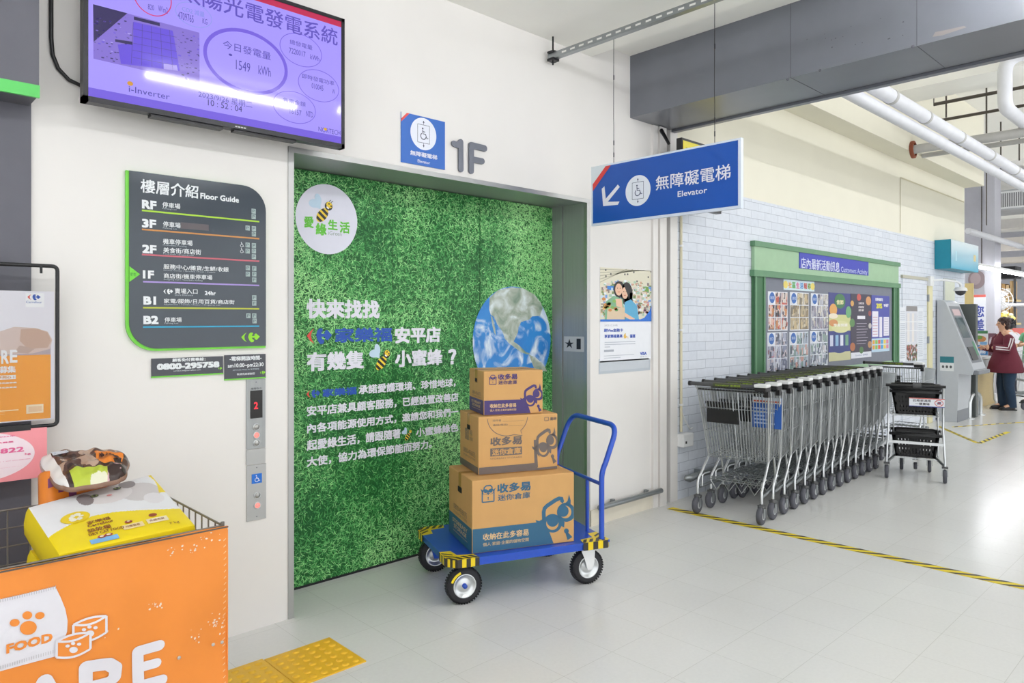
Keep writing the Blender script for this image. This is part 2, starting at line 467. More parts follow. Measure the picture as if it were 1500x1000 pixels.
# round badge
mb = MB(FD); W0 = .0028
bx0, bz0 = onY(432.5, 316, DY); bx1, _ = onY(523, 316, DY)
bcx = (bx0 + bx1) / 2; bcz = onY(478, 321, DY)[1]; br_ = (bx1 - bx0) / 2
mb.disc(bcx, bcz, br_, br_ * 1.02, ink('#e2e2ef'), W0, 64)
GRN = ink('#62c136')
ty(mb, '愛', 445, 316, 333, 459, DY, GRN, .035, W0 + .001); ty(mb, '綠', 462, 326, 344, 478, DY, GRN, .035, W0 + .001)
ty(mb, '生', 480, 321, 336, 494, DY, GRN, .035, W0 + .001); ty(mb, '活', 497, 324, 341, 512, DY, GRN, .03, W0 + .001)
ty(mb, 'iGreen', 480.5, 338, 344, 500, DY, ink('#9aa79c'), 0, W0 + .001)
bx, bz = onY(474, 308, DY)
bee(mb, bx, bz, .165, W0 + .001)
sub(mb, 'round_badge', door)
# big white headline
mb = MB(FD)
ty(mb, '快來找找', 448.5, 437.5, 466.5, 556, DY, WH, .04, W0)
ty(mb, '安平店', 578, 479, 503, 645, DY, WH, .04, W0)
ty(mb, '有幾隻', 449, 516, 544, 533, DY, WH, .04, W0)
ty(mb, '小蜜蜂', 578, 513, 538, 648, DY, WH, .04, W0)
ty(mb, '？', 656, 511, 534, 668, DY, WH, .04, W0)
BL = ink('#1d4fae'); RD = ink('#df4a3e')
a, b = onY(449, 504.5, DY); c, d = onY(486, 479, DY); b2 = onY(449, 480, DY)[1]
arrow_logo(mb, a, b, c, b2, RD, BL, W0)
ty(mb, '家樂福', 490, 480, 502, 574, DY, BL, .03, W0)
bx, bz = onY(560, 525, DY); bee(mb, bx, bz, .165, W0)
sub(mb, 'headline_lettering', door)
# small paragraph
mb = MB(FD)
a, b = onY(448.5, 583.5, DY); c, d = onY(469, 579, DY); b2 = onY(448.5, 571, DY)[1]
arrow_logo(mb, a, b, c, b2, RD, BL, W0)
ty(mb, '家樂福', 472, 569.5, 581.5, 522, DY, BL, .03, W0)
ty(mb, '承諾愛護環境、珍惜地球，', 525, 564, 578, 667, DY, WH, .03, W0)
ty(mb, '安平店兼具顧客服務，已經設置改善店', 449, 594.5, 610, 671, DY, WH, .03, W0)
ty(mb, '內各項能源使用方式，邀請您和我們一', 449.5, 620.5, 635, 671, DY, WH, .03, W0)
ty(mb, '起愛綠生活，請跟隨著', 449, 644.5, 660.5, 586.5, DY, WH, .03, W0)
ty(mb, '小蜜蜂綠色', 609, 627, 640, 671, DY, WH, .03, W0)
ty(mb, '大使，協力為環保節能而努力。', 449, 669.5, 684.5, 632, DY, WH, .03, W0)
bx, bz = onY(597.5, 636, DY); bee(mb, bx, bz, .085, W0)
sub(mb, 'paragraph_lettering', door)
# printed globe
def globe_material():
    m = bpy.data.materials.new('printed_globe'); m.use_nodes = True
    nt = m.node_tree; N = nt.nodes; L = nt.links; b = N['Principled BSDF']
    tc = N.new('ShaderNodeTexCoord')
    def nz(scale, off, det=8, dist=0.4):
        mp = N.new('ShaderNodeMapping'); mp.inputs['Location'].default_value = off
        n = N.new('ShaderNodeTexNoise'); n.inputs['Scale'].default_value = scale; n.inputs['Detail'].default_value = det; n.inputs['Distortion'].default_value = dist
        L.new(tc.outputs['Object'], mp.inputs[0]); L.new(mp.outputs[0], n.inputs['Vector']); return n
    oc = N.new('ShaderNodeValToRGB'); oc.color_ramp.elements[0].color = lin('#0d62b4'); oc.color_ramp.elements[1].color = lin('#2f93dc')
    L.new(nz(6, (0, 0, 0)).outputs['Fac'], oc.inputs[0])
    cl = N.new('ShaderNodeValToRGB'); cl.color_ramp.elements[0].position = .47; cl.color_ramp.elements[1].position = .66
    L.new(nz(5.5, (3, 1, 2), 12, 1.6).outputs['Fac'], cl.inputs[0])
    mx = N.new('ShaderNodeMix'); mx.data_type = 'RGBA'; mx.inputs['B'].default_value = lin('#dfeaf2')
    L.new(cl.outputs['Color'], mx.inputs['Factor']); L.new(oc.outputs['Color'], mx.inputs['A']); L.new(mx.outputs['Result'], b.inputs['Base Color'])
    b.inputs['Roughness'].default_value = .4
    return m
def land_material():
    m = bpy.data.materials.new('printed_land'); m.use_nodes = True
    nt = m.node_tree; N = nt.nodes; L = nt.links; b = N['Principled BSDF']
    tc = N.new('ShaderNodeTexCoord'); n = N.new('ShaderNodeTexNoise'); n.inputs['Scale'].default_value = 9; n.inputs['Detail'].default_value = 10; n.inputs['Distortion'].default_value = .8
    L.new(tc.outputs['Object'], n.inputs['Vector'])
    r = N.new('ShaderNodeValToRGB'); e = r.color_ramp.elements
    e[0].position = .32; e[0].color = lin('#6f8a76'); e[1].position = .7; e[1].color = lin('#dbe6e8')
    k = e.new(.48); k.color = lin('#a3ad9e')
    L.new(n.outputs['Fac'], r.inputs[0]); L.new(r.outputs['Color'], b.inputs['Base Color']); b.inputs['Roughness'].default_value = .4
    return m
MG = globe_material(); ML = land_material()
mb = MB(FD)
gx0 = onY(692, 480, DY)[0]; gcx, gzt = onY(752, 419.5, DY); gr = gcx - gx0; gcz = gzt - gr * 1.0
gmax = 3.943
pts = []
for k in range(72):
    t = 2 * math.pi * k / 72; pts.append((min(gmax, gcx + gr * math.cos(t)), gcz + gr * math.sin(t)))
mb.poly(pts, MG, W0)
def gp(l): # outlines measured on the globe's face
    return [(lambda q: (min(gmax - .002, q[0]), q[1]))(onY(680 + x / 6.25, 400 + y / 6.25, DY)) for x, y in l]
mb.poly(gp([(230, 225), (300, 160), (420, 130), (540, 140), (640, 195), (700, 270), (715, 320), (690, 390), (620, 395), (590, 425), (520, 445),
            (495, 490), (490, 540), (470, 585), (450, 625), (500, 660), (560, 720), (600, 735), (580, 745), (520, 725), (460, 680), (405, 640), (370, 600), (345, 530), (300, 470), (270, 400), (240, 380), (225, 330)]), ML, W0 + .0005)
mb.poly(gp([(240, 390), (255, 400), (280, 500), (288, 570), (270, 545), (255, 480)]), ML, W0 + .0005)
mb.poly(gp([(590, 745), (650, 770), (720, 830), (760, 900), (640, 880), (610, 800)]), ML, W0 + .0005)
sub(mb, 'globe_print', door)

# brick-printed wall beyond --------------------------------------------
def brick_material():
    m = bpy.data.materials.new('brick_pattern_wallpaper'); m.use_nodes = True
    nt = m.node_tree; N = nt.nodes; L = nt.links; b = N['Principled BSDF']
    tc = N.new('ShaderNodeTexCoord'); sp = N.new('ShaderNodeSeparateXYZ'); cb = N.new('ShaderNodeCombineXYZ')
    nz = N.new('ShaderNodeTexNoise'); nz.inputs['Scale'].default_value = 5; nz.inputs['Detail'].default_value = 4
    L.new(tc.outputs['Object'], nz.inputs['Vector'])
    L.new(tc.outputs['Object'], sp.inputs[0])
    ad = N.new('ShaderNodeMath'); ad.operation = 'MULTIPLY_ADD'; ad.inputs[1].default_value = .012
    L.new(nz.outputs['Fac'], ad.inputs[0]); L.new(sp.outputs['Z'], ad.inputs[2])
    L.new(sp.outputs['X'], cb.inputs['X']); L.new(ad.outputs[0], cb.inputs['Y'])
    br = N.new('ShaderNodeTexBrick'); L.new(cb.outputs[0], br.inputs['Vector'])
    br.inputs['Scale'].default_value = 1; br.inputs['Brick Width'].default_value = .27; br.inputs['Row Height'].default_value = .077
    br.inputs['Mortar Size'].default_value = .0032; br.inputs['Mortar Smooth'].default_value = .6; br.inputs['Bias'].default_value = -.3
    br.inputs['Color1'].default_value = lin('#dde2ea'); br.inputs['Color2'].default_value = lin('#d2d8e2'); br.inputs['Mortar'].default_value = lin('#abb1bc')
    r1 = N.new('ShaderNodeMapRange'); r1.inputs['To Min'].default_value = .9; r1.inputs['To Max'].default_value = 1.08
    n2 = N.new('ShaderNodeTexNoise'); n2.inputs['Scale'].default_value = 18; n2.inputs['Detail'].default_value = 6; L.new(tc.outputs['Object'], n2.inputs['Vector'])
    L.new(n2.outputs['Fac'], r1.inputs['Value'])
    vm = N.new('ShaderNodeVectorMath'); vm.operation = 'SCALE'; L.new(br.outputs['Color'], vm.inputs[0]); L.new(r1.outputs[0], vm.inputs['Scale'])
    L.new(vm.outputs[0], b.inputs['Base Color']); b.inputs['Roughness'].default_value = .55
    return m
M_BRICK = brick_material()
WX1 = 13.34
mb = MB()
mb.box(5.09, D, 0, WX1, D + .4, 2.64, M_BRICK)
mb.box(5.09, D + .002, 2.64, WX1, D + .4, 6.0, M_CREAM)
mb.box(7.0 - 2.2, D - .27, 3.62, WX1, D + .002, 6.0, M_CREAM)
struct(mb.build('wall_right', None, (0, D, 0)))
# flush access panel seam on the cream upper wall
mb = MB(WALLF)
for (p0, p1) in (((10.37, 2.66), (10.37, 3.39)), ((10.37, 3.39), (13.3, 3.39))):
    mb.stroke([p0, p1], .02, mat('panel_seam', '#c9c2a4', .7), .001)
struct(mb.build('trim_4'))

# ceilings and the grey beam -----------------------------------------
mb = MB(); mb.box(-6, -7, 3.40, 4.0, D, 3.46, M_CEIL); mb.box(3.9, -7, 3.52, 4.5, D, 3.6, M_CEIL)
struct(mb.build('ceiling'))
mb = MB()
mb.box(4.46, -7, 3.045, 4.98, D, 3.53, M_GREYBEAM)
for px_, py_ in ((1158, 100), (1343, 40)): y = onX(px_, py_, 4.46)[0]; mb.box(4.4585, y - .0015, 3.0435, 4.982, y + .0015, 3.531, M_DARK)
mb.box(4.98, -7, 3.05, 5.0, D, 3.5, M_BLACKM)
mb.box(5.0, -7, 3.03, 5.05, D, 3.5, M_GREYBEAM)
for px_, py_ in ((1154, 116), (1201, 103), (1337, 68)): y, z = onX(px_, py_, 4.46); mb.lathe([(0, .009), (.003, .007), (.004, .0005)], (4.46, y, z), (-1, 0, 0), M_DARK, 10)
mb.M = frameX(4.46, 0)
rn = random.Random(13)
def bm_(px_, py_): a = onX(px_, py_, 4.46); return (-a[0], a[1])
mb.poly([bm_(*p) for p in ((1366, 54), (1370, 47), (1390, 43), (1412, 38), (1416, 40), (1395, 47), (1380, 52))], mat('worn_paint', '#8c8684', .8), .0008)
for k in range(16): px_, py_ = rn.uniform(1180, 1330), 0; py_ = 75 - (px_ - 1180) * .22 + rn.uniform(-30, 18); a = bm_(px_, py_); mb.disc(a[0], a[1], rn.uniform(.002, .006), rn.uniform(.0015, .004), mat('paint_chip', '#55565c', .8), .0006, 7)
struct(mb.build('ceiling_beam'))
mb = MB()
mb.box(5.05, -7, 4.75, 36, 16, 4.85, M_CEIL)
for x in (9.2, 14.6, 20.0, 26): mb.box(x, -7, 4.2, x + .6, 15, 4.75, M_CEIL)
struct(mb.build('ceiling'))
# skirting on the pale wall piece and under the call panels
mb = MB(); mb.prism([(3.98, 0), (4.735, 0), (4.735, .11), (3.98, .11)], .0, .0, M_SKIRT) if False else None
mb = MB(); mb.box(3.985, D - .012, 0, 4.735, D, .115, M_SKIRT)
struct(mb.build('baseboard_right'))
# dark grey cladding at the far left of the wall
mb = MB(); mb.box(-4, D - .012, 0, .577, D, 2.36, M_DARK)
struct(mb.build('trim_5'))

# ================================================================== LAMPS
M_TUBE = mat('lit_tube', '#fbfcff', .4, noise=0, emit=TUBE)
M_TUBES = mat('lit_store_tube', '#fbfcff', .4, noise=0, emit=TUBE * 1.15)
def tube_light(x, y, z, label, L=1.2, rot=0.0, group=None, glowing=None):
    t = thing('tube_light', label, 'light', (0, 0, 0), group)
    m = MB(); m.box(-L / 2 - .03, -.035, .03, L / 2 + .03, .035, .075, M_WHITEPL)
    sub(m, 'batten', t)
    for a in (-L / 2 - .03, L / 2):
        m = MB(); m.box(a, -.02, -.02, a + .03, .02, .03, M_WHITEPL); sub(m, 'lamp_holder', t)
    m = MB(); m.tube([(-L / 2, 0, 0), (L / 2, 0, 0)], .014, glowing or M_TUBE, 8)
    sub(m, 'tube', t)
    t.location = (x, y, z); t.rotation_euler = (0, 0, rot)
    return t
for i, x in enumerate((-2.67, -1.01, .65, 2.31, 3.78)):
    tube_light(x, .61 if i < 4 else .86, 3.325 if i < 4 else 3.30, 'bare fluorescent tube on the lobby ceiling, %s' % ['far left end of its row', 'second from the left of its row', 'middle of its row', 'reflected in the screen', 'next to the grey beam'][i])
for i, x in enumerate((-3, 0, 3)):  # fill tubes added behind the viewer, out of view
    tube_light(x, -2.0, 3.325, 'added fill tube, unseen, on the ceiling far behind the viewer, %s' % ['left', 'middle', 'right'][i])
for i, (x, y) in enumerate(((6.2, .6), (8.6, .6), (11.0, .6), (13.6, .6), (16.5, 1.0), (7.5, -3), (11, -3), (15, -3), (19.5, 1.5), (24, 3.0))):  # unseen tubes added to brighten the store and its far end
    tube_light(x, y, 3.6, 'added unseen fill tube hanging over the store floor, %s' % ['nearest to the grey beam', 'beside the cart row', 'opposite the notice board', 'opposite the cash machine', 'above the counter aisle', 'front of the far row', 'middle of the far row', 'end of the far row', 'beside the far pillar', 'before the back wall'][i], glowing=M_TUBES)
# ================================================================== THINGS ON THE ELEVATOR WALL
# television ---------------------------------------------------------
TVY = 3.19
tv = thing('television', 'wall television with purple solar power readout screen', 'television', (1.27, TVY, 2.36))
x0, zb = onY(122, 147, TVY); x1, _ = onY(505, 215, TVY); zt = onY(505, 28, TVY)[1]
FT = frameY(TVY)
mb = MB(FT); b = .022
mb.box(x0, zb, -.05, x1, zb + b, 0, M_BLACKM); mb.box(x0, zt - b * .8, -.05, x1, zt, 0, M_BLACKM)
mb.box(x0, zb, -.05, x0 + b * .8, zt, 0, M_BLACKM); mb.box(x1 - b * .8, zb, -.05, x1, zt, 0, M_BLACKM)
mb.box(x0 + .01, zb + .01, -.06, x1 - .01, zt - .01, -.045, M_BLACK)
mb.box(x0 + .25, zb - .012, -.05, x0 + .55, zb, -.01, M_BLACK); mb.box(x0 + .6, zb - .01, -.05, x0 + .9, zb, -.01, M_BLACK)
for k in range(4): mb.rect(x0 + .60 + k * .013, zb + .007, x0 + .610 + k * .013, zb + .012, ink('#d0d0d0'), .001)
sub(mb, 'bezel', tv)
mb = MB(FT); mb.box(x0 + .3, zb + .15, -.172, x1 - .3, zb + .45, -.06, M_BLACK); sub(mb, 'wall_bracket', tv)
def S(px, py): return onY(px, py, TVY)
scr = glow('#a596fb', .92); lav = glow('#7a63e4', .85); dk = glow('#5448b4', .8); tv_red = glow('#c22a55', .9)
mb = MB(FT)
sx0, sz0, sx1, sz1 = x0 + b * .8, zb + b, x1 - b * .8, zt - b * .8
mb.rect(sx0, sz0, sx1, sz1, scr, -.004)
mb.rect(sx0, sz0, sx1, sz0 + .035, lav, -.0036)
mb.rect(sx0, sz1 - .028, sx1, sz1, tv_red, -.0036)
def stx(s, xl, yt, yb, xr, m, bold=0.0, w=-.003): ty(mb, s, xl, yt, yb, xr, TVY, m, bold, w)
stx('屋頂太陽光電發電系統', 190, -52, -22, 495, glow('#6354c4', .85), .008)
# aerial picture of the roof
def sp(l): return [S(130 + x / 5.265, y / 5.265) for x, y in l]
pm = [glow(c, .85) for c in ('#3a3263', '#8a76d8', '#6e57e2', '#5a4a9e', '#b0a2f0', '#453b7a')]
mb.poly(sp([(35, 30), (855, 250), (858, 640), (38, 450)]), pm[1], -.0036)
mb.poly(sp([(35, 30), (300, 100), (40, 320)]), pm[0], -.0034)
rn = random.Random(4)
for k in range(260):
    u = rn.random(); v = rn.random(); X = 38 + u * 815; y = 60 + u * 215 + v * 370
    if (X < 345 and y > 130) or X > 680:
        s = rn.uniform(3, 14); mb.poly(sp([(X, y), (min(855, X + s * 1.6), y + s * .3), (min(855, X + s * 1.6), y + s), (X, y + s * .7)]), rn.choice(pm), -.0034)
mb.poly(sp([(345, 165), (650, 235), (705, 545), (250, 490), (225, 340), (345, 340)]), pm[2], -.0032)
for k in range(5): mb.stroke(sp([(345 + k * 70, 170 + k * 15), (330 + k * 80, 490 + k * 12)]), .0016, pm[3], -.0030)
for k in range(5): mb.stroke(sp([(340, 220 + k * 55), (680, 285 + k * 55)]), .0016, pm[3], -.0030)
mb.poly(sp([(205, 300), (340, 320), (340, 345), (205, 320)]), pm[0], -.0030)
mb.poly(sp([(580, 490), (680, 500), (690, 545), (580, 530)]), pm[4], -.0030); mb.poly(sp([(350, 125), (550, 175), (550, 200), (350, 150)]), pm[0], -.003)
# dial rings
def oval(pxl, pyl, pxr, pyr, pxt, pyt, pxb, pyb, t, m):
    a0 = S(pxl, pyl); a1 = S(pxr, pyr); zt_ = S(pxt, pyt)[1]; zb_ = S(pxb, pyb)[1]
    mb.ring((a0[0] + a1[0]) / 2, (zt_ + zb_) / 2, (a1[0] - a0[0]) / 2, (zt_ - zb_) / 2, t, m, -.003)
oval(298, 75, 422, 112, 350, 40, 372, 139, .016, lav)
oval(410, 66, 472, 80, 436, 48, 446, 98, .003, lav); oval(437, 119, 497, 131, 462, 101, 470, 149, .003, lav); oval(400, 149, 463, 164, 424, 132, 436, 181, .003, lav)
oval(195, -10, 252, 14, 215, -35, 232, 25, .004, glow('#d4366f', .9)); oval(257, 14, 311, 28, 278, 2, 292, 41, .0025, glow('#8f9be8', .9))
stx('今日發電量', 327, 58, 70, 397, dk); stx('1549', 346, 87, 101, 367, dk); stx('kWh', 379, 95, 108, 397, dk)
mb.disc(*S(338, 80), .008, .005, dk, -.003)
stx('總發電量', 425, 57, 64, 458, dk); stx('7220017', 424, 69, 77, 448, dk); stx('kWh', 455, 79, 86, 468, dk)
stx('即時發電功率', 443, 107, 114, 490, dk); stx('010045', 457, 121, 129, 474, dk); stx('W', 487, 130, 137, 491, dk)
stx('售電金額', 415, 142, 149, 448, dk); stx('16157', 425, 158, 166, 442, dk); stx('NTD', 449, 162, 170, 459, dk)
stx('CO2 減量', 267, 8, 16, 300, glow('#7f8fe0', .9)); stx('4709765', 261, 16, 27, 284, dk); stx('KG', 297, 26, 34, 304, dk)
stx('820', 217, 5, 13, 226, dk); stx('W/m2', 232, 7, 16, 246, dk)
stx('2023/9/26 星期二', 291, 132, 142, 370, dk); stx('10 : 52 : 04', 305, 145, 154, 355, glow('#3c3480', .8))
stx('i-Inverter', 189, 125, 134, 249, dk); mb.disc(*S(191, 122), .011, .009, glow('#d39a3a', .9), -.003)
stx('NORTECH', 467, 185, 192, 499, dk); mb.disc(*S(477, 189), .009, .007, glow('#d8a92e', .9), -.0028)
sub(mb, 'screen', tv)
# cable behind the television
pts = []
for px, py in ((73, -60), (75, 0), (75, 55), (77, 80), (85, 100), (101, 117), (120, 126), (140, 131)):
    X, Z = onY(px, py, D - .012); pts.append((X, D - .012, Z))
mb = MB(); mb.tube(pts, .008, M_BLACK, 8)
tag(mb.build('power_cable'), 'black cable curving down the wall to the television', 'cable')

# dark fascia with the green strip ------------------------------------
fz = onY(55, 142, 3.2)[1]
fs_ = thing('fascia_box', 'dark grey overhead fascia box with bright green lower strip', 'fascia', (-1.4, 3.28, fz))
mb = MB(); mb.box(-3.5, 3.2, fz + .045, .575, D - .014, 3.395, M_DARK); mb.box(-3.5, 3.21, fz, .57, D - .014, fz + .05, M_DARK); sub(mb, 'box', fs_)
mb = MB(); mb.box(-3.5, 3.197, fz - .002, .577, 3.212, fz + .044, mat('green_strip', '#57c95e', .4)); sub(mb, 'green_strip', fs_)

# floor guide -----------------------------------------------------------
gx0, gz1, gx1, gz0 = .917, 2.135, 1.537, 1.36
fg = thing('floor_guide_sign', 'dark glossy floor guide board listing floors with green edge', 'sign', (1.227, D, gz0))
def rounded(x0, y0, x1, y1, r, corners):
    pts = []
    for (cx, cy, a, on, X, Y) in ((x1 - r, y1 - r, 0, 'tr' in corners, x1, y1), (x0 + r, y1 - r, 90, 'tl' in corners, x0, y1), (x0 + r, y0 + r, 180, 'bl' in corners, x0, y0), (x1 - r, y0 + r, 270, 'br' in corners, x1, y0)):
        if on: pts += [(cx + r * math.cos(R(a + k * 9)), cy + r * math.sin(R(a + k * 9))) for k in range(11)]
        else: pts.append((X, Y))
    return pts
M_GUIDE = mat('glossy_dark_acrylic', '#434b53', .12, noise=.10, nscale=4, spec=.5)
mb = MB(WALLF); mb.prism(rounded(gx0, gz0, gx1, gz1, .12, ('tr', 'bl')), .001, .016, mat('green_edge_acrylic', '#6fcf3a', .3)); sub(mb, 'backing_panel', fg)
mb = MB(WALLF); mb.prism(rounded(gx0 + .012, gz0 + .01, gx1, gz1, .115, ('tr', 'bl')), .016, .020, M_GUIDE)
sub(mb, 'face_panel', fg)
mb = MB(WALLF); GW = .0215; LT = ink('#e6eaec')
def g(x, y): return (180 + x / 6.25, 240 + y / 6.25)
def g2(x, y): return (180 + x / 5.88, 390 + y / 5.88)
def gt(s, x0, y0, y1, x1, m=None, bold=0.0, fn=g):
    a = fn(x0, y0); b = fn(x0, y1); c = fn(x1, y0); ty(mb, s, a[0], a[1], b[1], c[0], D, m or LT, bold, GW)
gt('樓層介紹', 147, 140, 265, 675, None, .015); gt('Floor Guide', 693, 268, 322, 1045, None, .03)
for s, y0, y1, fn, x0, x1 in (('RF', 332, 412, g, 160, 293), ('3F', 505, 585, g, 160, 290), ('2F', 740, 818, g, 162, 293), ('1F', 35, 105, g2, 158, 255), ('B1', 258, 330, g2, 163, 272), ('B2', 425, 497, g2, 163, 293)):
    gt(s, x0, y0, y1, x1, None, .045, fn)
for s, x0, y0, y1, x1, fn, eng in (('停車場', 347, 352, 402, 510, g, 'Parking Lot'), ('停車場', 352, 528, 580, 513, g, 'Parking Lot'), ('機車停車場', 352, 685, 735, 622, g, 'Motorbike Parking'), ('美食街/商店街', 355, 765, 815, 700, g, 'Food court / Shopping mall'),
                                   ('服務中心/雜貨/生鮮/收銀', 335, -18, 25, 895, g2, 'Service Center / Grocery / Fresh / Cashier'), ('商店街/機車停車場', 337, 60, 103, 755, g2, 'Shopping mall / Motorbike Parking'), ('賣場入口', 432, 190, 235, 628, g2, 'Store Entrance'), ('家電/服飾/日用百貨/商店街', 338, 278, 318, 945, g2, 'Appliances / Textile / Bazaar / Shopping mall'), ('停車場', 345, 438, 480, 492, g2, 'Parking Lot')):
    gt(s, x0, y0, y1, x1, None, .01, fn)
    d = (x1 - x0); gt(eng, x0, y1 + 4, y1 + 18, x0 + d * .8, ink('#b9c2c8'), 0, fn)
for y, c, fn in ((430, '#a9d435', g), (603, '#c88a4a', g), (832, '#c2616e', g), (133, '#a58fcf', g2), (356, '#b5bd3c', g2), (522, '#2f9fc4', g2)):
    a = fn(160, y); z = onY(a[0], a[1], D)[1]; xa = onY(a[0], a[1], D)[0]; xb = onY(377, 340, D)[0]
    mb.rect(xa, z - .0035, xb, z + .0035, ink(c), GW)
ic = ink('#9fb0ae')
for px_, py_, fn in ((1180, 437, g), (1180, 487, g), (1125, 590, g), (1182, 595, g), (1182, 645, g), (1125, 745, g), (1182, 750, g), (1125, 800, g), (1182, 800, g), (1182, 852, g),
                     (1060, 15, g2), (1115, 20, g2), (1060, 68, g2), (1115, 68, g2), (1115, 118, g2), (1115, 270, g2), (1115, 318, g2), (1065, 425, g2), (1115, 425, g2), (1118, 470, g2)):
    X, Z = onY(*fn(px_, py_), D); mb.rect(X - .0105, Z - .0115, X + .0105, Z + .0115, ic, GW); mb.text('P', X - .006, Z - .007, X + .006, Z + .007, ink('#41525a'), GW + .0006)
for px_, py_ in ((1072, 742), (1072, 795)):
    X, Z = onY(*g(px_, py_), D); wheelchair(mb, X, Z, .026, LT, GW)
a = onY(*g2(1003, 655), D); c = onY(*g2(1163, 560), D)
LG = ink('#8fd62a'); arrow_logo(mb, a[0], a[1], c[0], onY(*g2(1003, 560), D)[1] - .004, LG, LG, GW)
a = onY(*g2(335, 240), D); c = onY(*g2(418, 195), D); arrow_logo(mb, a[0], a[1], c[0], c[1], LT, LT, GW)
gt('24hr', 690, 212, 248, 785, None, .03, g2)
tri = [onY(*g2(24, 0), D), onY(*g2(135, 70), D), onY(*g2(40, 135), D)]; tri[0] = (gx0 + .012, tri[0][1]); tri[2] = (gx0 + .012, tri[2][1])
mb.poly(tri, mat('green_edge_acrylic', '#6fcf3a'), GW)
gt('現在', 48, 55, 85, 100, ink('#3f8f3a'), .01, g2)
mb.rect(*onY(*g(515, 595), D), *onY(*g(770, 560), D), ink('#5a5356'), GW)
sub(mb, 'lettering', fg)

# two small plates ------------------------------------------------------
DKP = mat('dark_sign_plate', '#46484f', .35)
def plate(name, label, x0, z0, x1, z1):
    t = thing(name, label, 'sign', ((x0 + x1) / 2, D, z0))
    m = MB(WALLF); m.box(x0, z0, .0005, x1, z1, .008, DKP); m.box(x0 - .001, z0 - .004, .0005, x1 + .001, z0 + .002, .009, mat('green_edge_acrylic', '#6fcf3a')); sub(m, 'plate', t)
    return t
t = plate('phone_number_plate', 'narrow dark plate with the phone number 0800-295758', 1.022, 1.246, 1.334, 1.326)
mb = MB(WALLF); GW = .009
gt('顧客免付費專線：', 420, 792, 822, 705, None, .03, g2); gt('0800-295758', 287, 838, 893, 825, None, .06, g2); gt('contact.tw@carrefour.com', 430, 893, 908, 665, None, 0, g2)
a = onY(*g2(815, 890), D); c = onY(*g2(848, 865), D); arrow_logo(mb, a[0], a[1], c[0], a[1] + .013, LG, LG, GW)
sub(mb, 'lettering', t)
t = plate('opening_hours_plate', 'small dark plate with elevator hours am10:00~pm22:30', 1.342, 1.216, 1.541, 1.330)
mb = MB(WALLF)
gt('-電梯開放時間-', 912, 775, 815, 1187, None, .03, g2); gt('am10:00~pm22:30', 897, 838, 883, 1205, None, .02, g2); gt('AM10:00-PM22:30 暫停使用', 940, 885, 900, 1165, ink('#b9c2c8'), 0, g2); gt('敬請見諒感謝您', 975, 920, 938, 1130, None, .01, g2)
a = onY(*g2(1175, 930), D); c = onY(*g2(1220, 900), D); arrow_logo(mb, a[0], a[1], c[0], a[1] + .018, LG, LG, GW)
sub(mb, 'lettering', t)

# call panels -------------------------------------------------------------
def button(mb, x, z, r, lit=None):
    mb.lathe([(.004, r), (.009, r), (.012, r * .85), (.009, r * .78)], (x, D, z), (0, -1, 0), M_CHROME, 24)
    mb.lathe([(.009, r * .78), (.013, r * .7), (.0135, 0.0001)], (x, D, z), (0, -1, 0), lit or M_STEELF, 24)
def panel_xy(x, y): return onY(350 + x / 4.54, 550 + y / 4.54, D)
cp = thing('elevator_call_panel', 'tall steel elevator call panel with red floor digit and three buttons', 'call panel', (1.494, D, .80))
mb = MB(WALLF); mb.box(1.446, .875, .0005, 1.541, 1.209, .006, M_STEEL); mb.box(1.446, .80, .0005, 1.541, .872, .006, M_STEELF)
for z in (1.195, .905): mb.disc(1.494, z, .003, .003, M_DARK, .0065, 10)
sub(mb, 'plate', cp)
mb = MB(WALLF); a = panel_xy(72, 285); c = panel_xy(152, 95); za = panel_xy(72, 100)[1]
mb.box(a[0], a[1], .005, c[0], za, .008, mat('display_glass', '#15110f', .1))
a2 = panel_xy(95, 222); c2 = panel_xy(122, 185); mb.text('2', a2[0], a2[1], c2[0], a2[1] + .034, glow('#ff2a3a', 1.4), .0085, .02)
mb.text('樓層指示', a[0] + .003, za + .004, c[0] - .003, za + .014, ink('#33373c'), .0065)
sub(mb, 'display', cp)
for (x, y, l) in ((112, 340, None), (112, 394, 1), (114, 446, None)):
    X, Z = panel_xy(x, y); mb = MB(); button(mb, X, Z, .017, glow('#ff9a90', .95) if l else None)
    o = sub(mb, 'button', cp)
    if l: o['label'] = 'red lit call button'
ap = thing('accessible_call_panel', 'lower steel call panel with blue wheelchair plate and two buttons', 'call panel', (1.496, D, .529))
mb = MB(WALLF); mb.box(1.449, .529, .0005, 1.544, .796, .006, M_STEELF)
for z in (.782, .545): mb.disc(1.497, z, .003, .003, M_DARK, .0065, 10)
sub(mb, 'plate', ap)
X, Z = panel_xy(115, 682); mb = MB(WALLF); mb.box(X - .025, Z - .023, .005, X + .025, Z + .023, .008, ink('#1c6fd0')); wheelchair(mb, X, Z, .036, WH, .0085); sub(mb, 'wheelchair_plate', ap)
for (x, y, l) in ((118, 793, None), (118, 860, 1)):
    X, Z = panel_xy(x, y); mb = MB(); button(mb, X, Z, .017, glow('#ff9a90', .95) if l else None)
    o = sub(mb, 'button', ap)
    if l: o['label'] = 'red lit call button'

